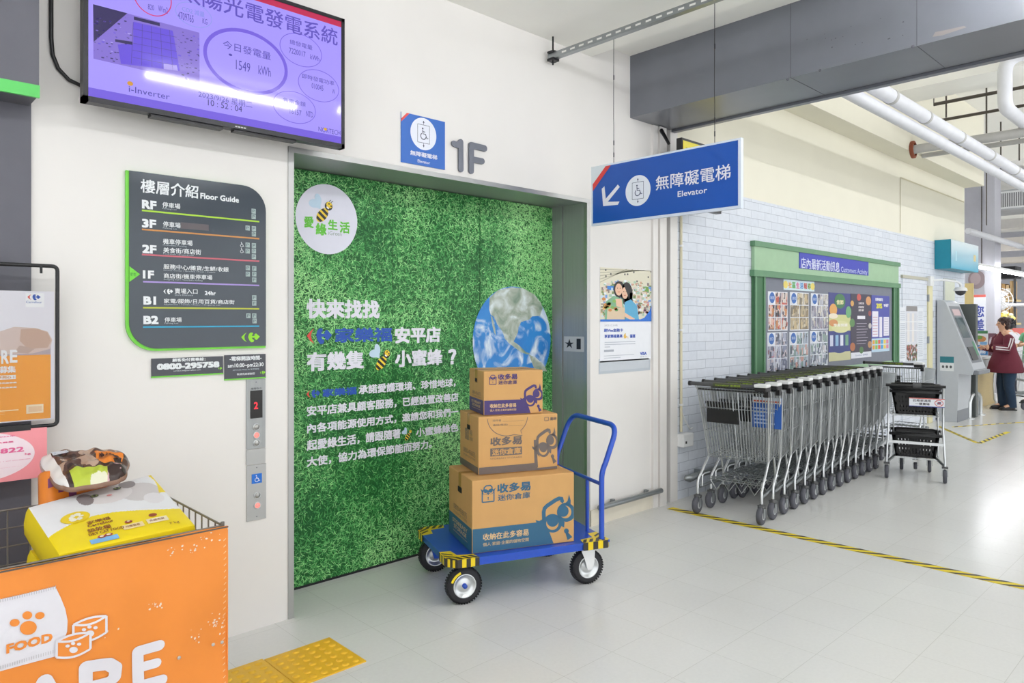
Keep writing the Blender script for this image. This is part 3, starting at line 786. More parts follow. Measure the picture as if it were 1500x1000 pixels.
# square elevator sign, 1F numerals --------------------------------------
def e(x, y): return onY(585 + x / 10, 160 + y / 10, D)
SB = mat('blue_sign_face', '#2b66bd', .4, noise=.03)
es = thing('elevator_sign', 'small square blue wall sign with wheelchair lift symbol above the door', 'sign', (2.495, D, 2.386))
mb = MB(WALLF); mb.box(2.338, 2.386, .0005, 2.651, 2.67, .006, SB); sub(mb, 'panel', es)
mb = MB(WALLF); w_ = .0065
mb.poly([(2.338, 2.67), (2.338, 2.632), (2.376, 2.67)], M_WALL, w_); mb.poly([(2.338, 2.632), (2.338, 2.614), (2.394, 2.67), (2.376, 2.67)], ink('#e0504c'), w_)
a = e(152, 320); c = e(532, 400); mb.disc((a[0] + c[0]) / 2, e(340, 365)[1], (c[0] - a[0]) / 2, (c[0] - a[0]) / 2, ink('#e8ebf6'), w_, 48)
def lift_icon(mb, cx, cz, s, m, w):
    for (p, q) in (((-1, -1), (1, -1)), ((1, -1), (1, 1)), ((1, 1), (-1, 1)), ((-1, 1), (-1, -1))):
        mb.stroke([(cx + p[0] * s * .82, cz + p[1] * s), (cx + q[0] * s * .82, cz + q[1] * s)], s * .05, m, w)
    wheelchair(mb, cx, cz, s * 1.45, m, w)
    for d in (1, -1):
        mb.stroke([(cx, cz + d * s * 1.05), (cx, cz + d * s * 1.38)], s * .07, m, w)
        mb.poly([(cx - s * .13, cz + d * s * 1.25), (cx + s * .13, cz + d * s * 1.25), (cx, cz + d * s * 1.5)], m, w)
cx, cz = (a[0] + c[0]) / 2, e(340, 365)[1]
lift_icon(mb, cx, cz, .052, ink('#3a4358'), w_ + .0006)
a = e(150, 670); mb.text('無障礙電梯', a[0], a[1], e(545, 740)[0], e(150, 598)[1], WH, w_, .02)
a = e(258, 765); mb.text('Elevator', a[0], a[1] - .005, e(440, 800)[0], e(258, 735)[1], WH, w_, .01)
sub(mb, 'lettering', es)
mb = MB(WALLF)
def fat(pts, r):
    P = [Vector(e(*p)) for p in pts]
    for k, (a, b_) in enumerate(zip(P, P[1:])):
        d = (b_ - a).normalized(); t0 = math.atan2(d.y, d.x)
        out = [(b_.x + r * math.cos(t0 - math.pi / 2 + math.pi * q / 10), b_.y + r * math.sin(t0 - math.pi / 2 + math.pi * q / 10)) for q in range(11)] + [(a.x + r * math.cos(t0 + math.pi / 2 + math.pi * q / 10), a.y + r * math.sin(t0 + math.pi / 2 + math.pi * q / 10)) for q in range(11)]
        LAY[0] += .0003; mb.prism(out, .003, .014 + LAY[0], M_DIG)
LAY = [0.0]
M_DIG = mat('numeral_steel', '#777a82', .38, .9, noise=.06)
fat([(780, 505), (830, 530), (880, 490)], .017); fat([(882, 485), (885, 880)], .018)
tag(mb.build('floor_numeral'), 'grey metal numeral 1 fixed above the elevator door', 'numeral')
mb = MB(WALLF)
fat([(1035, 905), (1035, 530)], .019); fat([(1035, 530), (1230, 578)], .019); fat([(1035, 735), (1195, 765)], .018)
tag(mb.build('floor_letter'), 'grey metal letter F fixed beside the numeral above the elevator', 'letter')

# paper on the reveal ------------------------------------------------------
FR = frameX(3.945, D + .23)   # u = -Y from the back of the reveal
mb = MB(FR); yA, zA = onX(826, 494, 3.944); yB, zB = onX(855.5, 519, 3.944)
u0, u1 = D + .23 - yA, D + .23 - yB
mb.box(u0, 1.262, .0006, u1, 1.372, .0016, ink('#c3c4c6'))
mb.text('★', u0 + .012, 1.285, u0 + (u1 - u0) * .5, 1.355, ink('#1c1c1f'), .002); mb.text('1', u0 + (u1 - u0) * .64, 1.280, u1 - .03, 1.357, ink('#1c1c1f'), .002, .02)
tag(mb.build('paper_notice'), 'small grey paper with black star and 1 on steel reveal', 'notice')

# card promotion poster -----------------------------------------------------
def pp(x, y): return onY(860 + x / 5.555, 380 + y / 5.555, D)
px0, px1, pz1, pz0 = 4.095, 4.73, 1.88, 1.10
pt = thing('promotion_poster', 'white card promotion poster with photo of two women', 'poster', (4.41, D, pz0))
mb = MB(WALLF); mb.box(px0, pz0 + .08, .0006, px1, pz1, .0025, ink('#eceef3')); sub(mb, 'sheet', pt)
mb = MB(WALLF); w_ = .003
zt_, zm_ = pz1, pp(105, 500)[1]
mb.rect(px0, zm_, px1, pz1, ink('#dfdac4'), w_)
H_ = pz1 - zm_; W_ = px1 - px0
def q(a, b): return (px0 + a * W_, zm_ + b * H_)
rn = random.Random(11)
for k in range(5): mb.stroke([q(0, .72 + k * .06), q(.5 + k * .12, 1.0)], .006, ink('#b5b19a'), w_ + .0003)
for k in range(9): a, b_ = rn.random(), rn.uniform(.75, .98); mb.rect(*q(a, b_), *q(min(1, a + .025), min(1, b_ + .035)), ink('#4b4a48'), w_ + .0004)
for k in range(330):
    a, b_ = rn.random(), rn.uniform(.05, .74)
    if a < .98: mb.rect(*q(a, b_), *q(min(1, a + rn.uniform(.02, .06)), b_ + rn.uniform(.02, .06)), ink(rn.choice(('#6f9cd8', '#c9dcea', '#a8c7b0', '#e9eef0', '#cfa48a', '#7a8f5a', '#dcc9c0', '#8a7a74'))), w_ + .0005 + k * .000002)
mb.rect(*q(.13, .58), *q(.26, .66), ink('#2f7fd0'), w_ + .001); mb.rect(*q(.82, .58), *q(.95, .68), ink('#6d9a3e'), w_ + .001)
def qe(a, b, ra, rb, m, ww, n=24): mb.poly([q(a + ra * math.cos(2 * math.pi * t / n), b + rb * math.sin(2 * math.pi * t / n)) for t in range(n)], m, ww)
hair = ink('#221c1c'); skin = ink('#e9bd9f')
qe(.355, .60, .11, .16, hair, w_ + .0012); qe(.50, .52, .115, .23, hair, w_ + .0012); mb.poly([q(.42, .55), q(.62, .55), q(.60, .25), q(.50, .18)], hair, w_ + .0012)
mb.poly([q(.08, .0), q(.10, .36), q(.25, .48), q(.42, .42), q(.48, .0)], ink('#7fb08a'), w_ + .0014); mb.poly([q(.42, .0), q(.46, .36), q(.58, .42), q(.70, .30), q(.75, .0)], ink('#58a9cf'), w_ + .0014)
mb.poly([q(.28, .42), q(.40, .42), q(.42, .25), q(.30, .28)], skin, w_ + .0015)
qe(.345, .60, .068, .115, skin, w_ + .0018); qe(.465, .54, .06, .115, skin, w_ + .0018)
mb.poly([q(.44, .70), q(.56, .66), q(.55, .40), q(.51, .52)], hair, w_ + .0019)
for a, b_ in ((.345, .56), (.46, .50)): mb.stroke([q(a - .02, b_), q(a, b_ - .012), q(a + .02, b_)], .004, ink('#c0392b'), w_ + .0021)
for a, b_ in ((.32, .625), (.37, .625), (.44, .565), (.485, .565)): qe(a, b_, .009, .008, hair, w_ + .0021, 10)
mb.poly([q(.12, .0), q(.13, .24), q(.46, .26), q(.46, .0)], ink('#d9c2a4'), w_ + .002)
mb.poly([q(.46, .16), q(.66, .04), q(.62, .0), q(.46, .08)], skin, w_ + .0021)
for k in range(14): qe(rn.uniform(.05, .3), rn.uniform(.2, .42), .035, .03, ink(rn.choice(('#5f9a4c', '#e3b35a', '#86b45c', '#d08a4a'))), w_ + .0022, 10)
for k in range(20): qe(rn.uniform(.72, .97), rn.uniform(.12, .38), .025, .025, ink(rn.choice(('#d58a72', '#b98a9c', '#d8c3ae', '#9a6a5a'))), w_ + .001, 10)
mb.poly([q(.68, .0), q(.85, .06), q(.96, .2), q(1, .32), q(1, 0)], ink('#1f6fd0'), w_ + .0024)
mb.rect(px0, zm_ - .004, px1, zm_ + .012, ink('#1f6fd0'), w_ + .0025)
NB = ink('#2f52b4'); GY = ink('#9aa0ac')
def pl(s, x0, y0, x1, y1, m, bold=0): a = pp(x0, y1); c = pp(x1, y0); z1 = pp(x0, y0)[1]; mb.text(s, a[0], a[1], c[0], z1, m, w_, bold)
pl('2023.12.31前', 138, 528, 245, 543, GY); pl('刷Visa金融卡', 135, 562, 290, 590, NB, .03); pl('享家樂福最高', 138, 610, 285, 640, NB, .03); pl('6', 295, 600, 318, 642, ink('#e8b93a'), .04); pl('%', 318, 622, 335, 642, ink('#e8b93a')); pl('優惠', 345, 608, 390, 638, NB, .03)
for y in (675, 693, 712): a = pp(140, y); mb.rect(a[0], a[1] - .003, pp(390 if y < 710 else 185, y)[0], a[1] + .003, ink('#b9bec8'), w_)
a = pp(135, 752); mb.rect(a[0], a[1], pp(215, 735)[0], pp(135, 735)[1], ink('#a9aeb8'), w_)
for y in (785, 803): a = pp(135, y); mb.rect(a[0], a[1] - .0025, pp(380 if y < 790 else 270, y)[0], a[1] + .0025, ink('#c5cad2'), w_)
pl('VISA', 428, 752, 482, 778, ink('#2d4fb2'), .05); pl('金 融 卡', 430, 786, 482, 795, GY)
sub(mb, 'print', pt)
mb = MB(WALLF); a = pp(100, 925); mb.box(px0 - .012, pz0 - .005, .0006, px1 - .012, pz0 + .105, .002, ink('#b9c1c9'))
mb.rect(px0, pz0 + .015, px1 - .03, pz0 + .09, ink('#c6ccd2'), .0025); sub(mb, 'grey_footer_strip', pt)

# bumper rail ------------------------------------------------------------
mb = MB(); zr = .135
mb.tube([(4.03, D - .05, zr), (4.80, D - .05, zr)], .02, M_ZINC, 14)
br = tag(mb.build('bumper_rail'), 'short grey metal bumper rail low on the white wall', 'rail')
for x in (4.2, 4.62):
    mb = MB(); mb.box(x, D - .04, zr - .012, x + .025, D - .013, zr + .03, M_ZINC); sub(mb, 'bracket', br)
mb = MB(); mb.tube([(5.12, D - .07, .19), (5.12, D - .10, .19), (5.3, D - .10, .20), (8.6, D - .10, .20)], .025, M_ZINC, 12)
br = tag(mb.build('bumper_rail'), 'long grey bumper rail low on the brick-patterned wall', 'rail')
for x in (5.35, 6.6, 7.9):
    mb = MB(); mb.box(x, D - .09, .185, x + .03, D - .003, .22, M_ZINC); sub(mb, 'bracket', br)
# conduit with switch box
cb = thing('wall_conduit', 'white conduit running down beside the black slot to a switch box', 'conduit', (5.13, D, .45))
mb = MB(); mb.tube([(5.135, D - .015, .56), (5.135, D - .015, 3.0)], .011, mat('cream_conduit', '#ddd5b8', .5), 8)
mb.tube([(5.135, D - .015, .74), (5.18, D - .02, .66), (5.26, D - .02, .57), (5.30, D - .02, .58)], .006, M_WHITEPL, 6)
for z in (.78, 1.4, 2.1): mb.box(5.12, D - .03, z, 5.15, D, z + .015, M_WHITEPL)
sub(mb, 'conduit', cb)
mb = MB(); mb.bbox(5.09, D - .07, .44, 5.24, D, .55, M_WHITEPL, .008); mb.box(5.115, D - .072, .47, 5.135, D - .065, .49, M_BLACK); sub(mb, 'switch_box', cb)

# slotted channel under the ceiling ----------------------------------------
uc = thing('slotted_channel', 'grey slotted steel channel hung under the lobby ceiling', 'channel', (3.54, 1.0, 3.25))
mb = MB(); mb.box(3.52, -2.5, 3.25, 3.56, D - .02, 3.29, M_ZINC)
mb.M = frameX(3.52, D)
for k in range(50): mb.rect(.15 + k * .075, 3.263, .19 + k * .075, 3.275, ink('#e8e8e4'), .001)
sub(mb, 'rail', uc)
mb = MB(); mb.tube([(3.53, D - .06, 3.21), (3.53, D - .06, 3.4)], .006, M_BLACKM, 8); mb.box(3.505, D - .085, 3.235, 3.565, D - .03, 3.252, M_BLACKM); mb.box(3.505, D - .085, 3.288, 3.565, D - .03, 3.30, M_BLACKM)
sub(mb, 'hanger_rod', uc)
mb = MB(); mb.tube([(3.53, .4, 3.23), (3.53, .4, 3.4)], .006, M_BLACKM, 8); sub(mb, 'hanger_rod', uc)

# hanging sign ---------------------------------------------------------------
HX, HA, HB, HZ0, HZ1 = 3.75, 3.149, 2.048, 2.128, 2.527
hs = thing('hanging_sign', 'blue hanging direction sign with white arrow and Elevator lettering', 'sign', (HX, (HA + HB) / 2, HZ0))
FH = frameX(HX - .012, HA)
M_HB = mat('deep_blue_sign_face', '#1552ae', .35, noise=.03)
W1 = HA - HB
mb = MB(FH); mb.box(0, HZ0, -.024, W1, HZ1, 0, ink('#dbe4f2')); mb.rect(.014, HZ0 + .016, W1 - .018, HZ1 - .012, M_HB, .001); sub(mb, 'panel', hs)
mb = MB(FH); w_ = .002
def hp(x, y): a, z = onX(860 + x / 6.25, 195 + y / 6.25, HX - .013); return (HA - a, z)
mb.poly([(.0, HZ1), (.0, HZ1 - .15), (.15, HZ1)], ink('#dbe4ea'), w_); mb.poly([(.014, HZ1 - .165), (.014, HZ1 - .118), (.125, HZ1 - .012), (.17, HZ1 - .012)], ink('#d63a35'), w_ + .0005)
mb.poly([hp(*p) for p in ((135, 510), (160, 485), (172, 600), (282, 470), (300, 492), (190, 628), (298, 625), (282, 655), (148, 668))], WH, w_)
c0 = hp(353, 530); c1 = hp(582, 500); cc = hp(467, 525); rr = (c1[0] - c0[0]) / 2
mb.disc((c0[0] + c1[0]) / 2, cc[1], rr, rr, ink('#e9edf8'), w_, 48); lift_icon(mb, (c0[0] + c1[0]) / 2, cc[1], rr * .55, ink('#2f3f66'), w_ + .0006)
a = hp(630, 525); b_ = hp(630, 395); c = hp(1315, 300); mb.text('無障礙電梯', a[0], a[1], c[0], b_[1], WH, w_, .008)
a = hp(830, 585); b_ = hp(830, 533); c = hp(1100, 510); mb.text('Elevator', a[0], a[1], c[0], b_[1], WH, w_, .01)
sub(mb, 'lettering', hs)
for y in (2.967, 2.222):
    mb = MB(); mb.tube([(HX, y, HZ1), (HX, y, HZ1 + .25), (HX + .002, y + .003, HZ1 + .3), (HX, y, 3.40)], .0022, M_BLACKM, 5)
    for z in (HZ1 + .04, HZ1 + .12, HZ1 + .55): mb.tube([(HX, y, z), (HX, y, z + .03)], .004, M_BLACKM, 5)
    sub(mb, 'hanging_wire', hs)

# yellow lightbox behind the hanging sign
YB = 3.1
ya, yz1 = onY(999, 201, YB); yb1, yz0 = onY(1057, 313, YB)
yb = thing('yellow_lightbox', 'small yellow sign box mostly hidden behind the blue hanging sign', 'sign', ((ya + yb1) / 2, D - .1, yz0))
mb = MB(); mb.box(ya, YB + .002, yz0, yb1, YB + .05, yz1, M_BLACK); mb.box(ya + .1, YB + .05, yz1 - .12, ya + .14, D - .004, yz1 - .08, M_BLACK); mb.tube([(ya + .1, D - .02, yz1 + .09), (ya + .03, D - .06, yz1 + .1), (ya + .05, D - .12, yz1 - .02)], .012, M_BLACK, 8); sub(mb, 'housing', yb)
mb = MB(frameY(YB)); mb.rect(ya + .012, yz0 + .03, yb1 - .012, yz1 - .02, mat('yellow_sign_face', '#e6d630', .4), .002)
[mb.rect(ya + .05 + .06 * k, yz1 - .13, ya + .09 + .06 * k, yz1 - .07, ink('#8f8732'), .003) for k in range(4)]; sub(mb, 'face', yb)
# ================================================================== PLATFORM TROLLEY AND CARTONS
TA = R(-21)
tr = thing('platform_trolley', 'blue platform trolley with hazard-taped corners carrying three cartons', 'trolley')
TL, TW, TZ0, TZ1 = .955, .64, .207, .25
mb = MB(); ch = .05
mb.prism([(ch, 0), (TL, 0), (TL, TW), (ch, TW), (0, TW - ch), (0, ch)], TZ1 - .012, TZ1, M_BLUEMET)
mb.prism([(ch + .01, .006), (TL - .006, .006), (TL - .006, TW - .006), (ch + .01, TW - .006), (.008, TW - ch - .005), (.008, ch + .005)], TZ0, TZ1 - .012, M_BLUEMET)
sub(mb, 'deck', tr)
def hazard(mb, pts, sides, w=.0008):
    """a yellow patch on the deck corner with black bars; sides are pieces folded over the edge"""
    mb.poly(pts, M_YELTAPE, TZ1 + w)
def corner(name, cx, cy, sx, sy, cut):
    m = MB(); L_ = .17; e_ = .0025
    P = [(cx + sx * cut, cy - sy * e_), (cx + sx * L_, cy - sy * e_), (cx + sx * L_ * .92, cy + sy * .06), (cx + sx * .07, cy + sy * .075), (cx + sx * .06, cy + sy * .15), (cx - sx * e_, cy + sy * .16), (cx - sx * e_, cy + sy * cut)]
    m.poly(P, M_YELTAPE, TZ1 + .001)
    for k in range(4):
        a = .03 + k * .04
        m.poly([(cx + sx * a, cy + sy * 0), (cx + sx * (a + .022), cy + sy * 0), (cx + sx * max(0, a - .01), cy + sy * .05), (cx + sx * max(0, a - .032), cy + sy * .05)], M_BLKTAPE, TZ1 + .0016)
    for k in range(2):
        a = .075 + k * .04
        m.poly([(cx, cy + sy * a), (cx, cy + sy * (a + .02)), (cx + sx * .05, cy + sy * (a - .02)), (cx + sx * .05, cy + sy * (a - .04))], M_BLKTAPE, TZ1 + .0016)
    def edge(p, q):
        d = Vector((q[0] - p[0], q[1] - p[1])); n = 5
        for k in range(n):
            a = Vector(p) + d * k / n; b_ = Vector(p) + d * (k + 1) / n; c = a + (b_ - a) * .5
            vs = [(a.x, a.y, TZ0), (b_.x, b_.y, TZ0), (b_.x, b_.y, TZ1 + .001), (a.x, a.y, TZ1 + .001)]
            m.add(vs, [(0, 1, 2, 3), (3, 2, 1, 0)][:1], M_YELTAPE if k % 2 else M_BLKTAPE)
    ps = [P[1], P[0], P[6], P[5]]
    ps = ps if sx * sy > 0 else ps[::-1]
    ps = ps[::-1]
    for i in range(3):
        if (Vector(ps[i]) - Vector(ps[i + 1])).length > .012: edge(ps[i], ps[i + 1])
    sub(m, 'hazard_tape_corner', tr)
corner('c', 0, 0, 1, 1, ch); corner('c', 0, TW, 1, -1, ch); corner('c', TL, 0, -1, 1, .012); corner('c', TL, TW, -1, -1, .012)
def twheel(x, y, swivel, ang=0.0):
    ax = Vector((math.sin(ang), -math.cos(ang), 0)); c = Vector((x, y, .098)); tw = .026
    prof = [(-tw, .060), (-tw - .002, .072), (-tw + .004, .086), (-tw + .012, .095), (0, .098), (tw - .012, .095), (tw - .004, .086), (tw + .002, .072), (tw, .060)]
    m = MB(); m.lathe(prof, c, ax, M_RUBBER, 40)
    for k in range(40):                           # tread lugs
        t = 2 * math.pi * k / 40; a = ax.orthogonal().normalized(); b_ = ax.cross(a); d = a * math.cos(t) + b_ * math.sin(t); s_ = a * -math.sin(t) + b_ * math.cos(t)
        for sd in (-1, 1):
            p = c + d * .0935 + ax * (sd * (tw - .010)); q = [p + s_ * u * .0045 + ax * v * .006 + d * h for h in (0, .004) for u, v in ((-1, -1), (1, -1), (1, 1), (-1, 1))]
            m.add(q, [(4, 5, 6, 7), (0, 1, 5, 4), (1, 2, 6, 5), (2, 3, 7, 6), (3, 0, 4, 7)], M_RUBBER)
    wh = sub(m, 'wheel', tr)
    m = MB(); m.lathe([(tw * .6, .001), (tw * .6, .020), (tw * .35, .034), (tw * .35, .046), (tw, .056), (tw * 1.08, .060), (tw, .0635)], c, ax, M_CHROME, 32)
    m.lathe([(-tw * .6, .001), (-tw * .6, .020), (-tw * .35, .034), (-tw, .058), (-tw * 1.05, .062)], c, ax, M_CHROME, 32); sub(m, 'rim', wh)
    m = MB(); m.lathe([(tw * .5, .013), (tw * 1.3, .012), (tw * 1.35, .001)], c, ax, M_BLUEMET if not swivel else M_CHROME, 16); sub(m, 'hub', wh)
    if not swivel:
        m = MB()
        m.add([(x - .05, y + .04, TZ0), (x + .07, y + .04, TZ0), (x + .025, y + .034, .085), (x - .015, y + .034, .085), (x - .05, y + .046, TZ0), (x + .07, y + .046, TZ0), (x + .025, y + .04, .085), (x - .015, y + .04, .085)] if y < .3 else
              [(x - .05, y - .046, TZ0), (x + .07, y - .046, TZ0), (x + .025, y - .04, .085), (x - .015, y - .04, .085), (x - .05, y - .04, TZ0), (x + .07, y - .04, TZ0), (x + .025, y - .034, .085), (x - .015, y - .034, .085)],
              [(0, 1, 2, 3), (7, 6, 5, 4), (0, 4, 5, 1), (1, 5, 6, 2), (2, 6, 7, 3), (3, 7, 4, 0)], M_BLUEMET)
        sub(m, 'wheel_bracket', tr)
        if y < .3:
            m = MB(frameX(0, 0)); m.M = Matrix(((1, 0, 0, x), (0, 0, -1, y - tw - .002), (0, 1, 0, .098), (0, 0, 0, 1)))
            m.ring(0, 0, .083, .083, .013, ink('#ecd21f'), .003, 14, 108, 160); sub(m, 'yellow_tag', wh)
    else:
        m = MB(); ux = Vector((math.cos(ang), math.sin(ang), 0))
        for sd in (-1, 1):
            o = c + ax * (sd * (tw + .010))
            q = [o + ux * a + Vector((0, 0, h)) + ax * t for t in (-.002, .002) for a, h in ((-.055, TZ0 - .098), (.035, TZ0 - .098), (.030, .03), (.018, -.012), (-.012, -.012), (-.03, .05))]
            m.add(q, [(0, 1, 2, 3, 4, 5), (11, 10, 9, 8, 7, 6)] + [(i, i + 6, (i + 1) % 6 + 6, (i + 1) % 6) for i in range(6)], M_WHITEPL)
        t_ = c + Vector((0, 0, TZ0 - .098)); m.box(t_.x - .05, t_.y - .045, TZ0 - .010, t_.x + .05, t_.y + .045, TZ0, M_CHROME)
        sub(m, 'caster_fork', tr)
twheel(.10, .055, False); twheel(.10, .585, False); twheel(.84, .062, True, 0); twheel(.84, .575, True, 0)
def arc_pts(a, b, c, r, n=5):
    """fillet of corner b between a and c"""
    a, b, c = Vector(a), Vector(b), Vector(c); u = (a - b).normalized(); v = (c - b).normalized()
    p, q = b + u * r, b + v * r
    return [(p * (1 - t) ** 2 + b * 2 * t * (1 - t) + q * t ** 2)[:] for t in [k / n for k in range(n + 1)]]
hx, hn, hf, ho = TL - .035, .03, TW - .03, .108
path = [(hx, hn, TZ1)] + arc_pts((hx, hn, TZ1), (hx, hn, .634), (hx + ho, hn, .825), .05) + arc_pts((hx, hn, .634), (hx + ho, hn, .885), (hx + ho, hf, .885), .10, 8) \
     + arc_pts((hx + ho, hn, .885), (hx + ho, hf, .885), (hx, hf, .634), .10, 8) + arc_pts((hx + ho, hf, .825), (hx, hf, .634), (hx, hf, TZ1), .05) + [(hx, hf, TZ1)]
mb = MB(); mb.tube(path, .0155, M_BLUEMET, 14); sub(mb, 'push_handle', tr)
mb = MB(); mb.tube([(hx, hn, .56), (hx, hf, .56)], .011, M_BLUEMET, 10); sub(mb, 'crossbar', tr)
mb = MB(); mb.tube([(hx, .20, TZ1), (hx, .20, .56)], .011, M_BLUEMET, 10); sub(mb, 'brace', tr)
tr.location = (2.313, 2.907, 0); tr.rotation_euler = (0, 0, TA)

def box_front(L, W): return Matrix(((1, 0, 0, 0), (0, 0, -1, 0), (0, 1, 0, 0), (0, 0, 0, 1)))
def box_side(L, W): return Matrix(((0, 0, -1, 0), (-1, 0, 0, W), (0, 1, 0, 0), (0, 0, 0, 1)))
def owl(mb, f, c, bg, w):
    """owl with a padlock shackle; f maps the measured drawing onto the face"""
    def disc(x, y, r, m, ww, sq=1.0): mb.poly([f(x + r * math.cos(t * math.pi / 16), y + sq * r * math.sin(t * math.pi / 16)) for t in range(32)], m, ww)
    mb.poly([f(*p) for p in ((890, 572), (925, 582), (965, 560), (1000, 690), (900, 597))], c, w)
    def line(pts, t):
        n = len(pts); vs = []
        for i, p in enumerate(pts):
            a = Vector(pts[max(0, i - 1)]); b_ = Vector(pts[min(n - 1, i + 1)]); d = (b_ - a).normalized(); q = Vector((-d.y, d.x)) * t / 2
            vs += [f(p[0] + q.x, p[1] + q.y) + (w,), f(p[0] - q.x, p[1] - q.y) + (w,)]
        mb.add(vs, [(2 * i, 2 * i + 1, 2 * i + 3, 2 * i + 2) for i in range(n - 1)], c)
    line([(970, 580), (967, 500), (975, 465), (1000, 440), (1080, 388), (1115, 372), (1138, 374), (1143, 395), (1132, 408)], 36)
    disc(1052, 602, 86, c, w + .0004); disc(1180, 500, 88, c, w + .0004)
    mb.poly([f(*p) for p in ((1165, 425), (1195, 392), (1208, 335), (1224, 390), (1222, 440))], c, w + .0004)
    disc(1048, 605, 58, bg, w + .0008); disc(1172, 497, 58, bg, w + .0008)
    disc(1050, 578, 56, c, w + .0012); disc(1150, 488, 54, c, w + .0012)
    mb.poly([f(*p) for p in ((1112, 555), (1165, 590), (1160, 640), (1108, 612))], c, w + .0014)
    disc(1183, 672, 23, c, w + .0004); mb.poly([f(*p) for p in ((1174, 690), (1194, 682), (1240, 727), (1194, 757))], c, w + .0004)
def lock_icon(mb, x, z, s, c, bg, w):
    for a, b_ in (((-.5, -.62), (.5, -.62)), ((.5, -.62), (.5, .2)), ((-.5, .2), (-.5, -.62))): mb.stroke([(x + a[0] * s, z + a[1] * s), (x + b_[0] * s, z + b_[1] * s)], s * .1, c, w)
    mb.stroke([(x - .36 * s, z + .3 * s), (x - .33 * s, z + .55 * s), (x - .15 * s, z + .68 * s), (x + .2 * s, z + .68 * s), (x + .33 * s, z + .55 * s), (x + .34 * s, z + .4 * s)], s * .11, c, w)
    for sx in (-1, 1):
        mb.disc(x + sx * .25 * s, z + .2 * s, .27 * s, .22 * s, c, w + .0003, 20); mb.disc(x + sx * .25 * s, z + .15 * s, .18 * s, .14 * s, bg, w + .0006, 20); mb.disc(x + sx * .22 * s, z + .22 * s, .15 * s, .12 * s, c, w + .0009, 20)
        mb.poly([(x + sx * .4 * s, z + .3 * s), (x + sx * .66 * s, z + .48 * s), (x + sx * .5 * s, z + .12 * s)], c, w + .0003)
    mb.poly([(x - .1 * s, z + .08 * s), (x + .1 * s, z + .08 * s), (x, z - .1 * s)], c, w + .0012)
    mb.disc(x, z - .28 * s, .05 * s, .06 * s, c, w, 12); mb.rect(x - .03 * s, z - .46 * s, x + .03 * s, z - .26 * s, c, w)
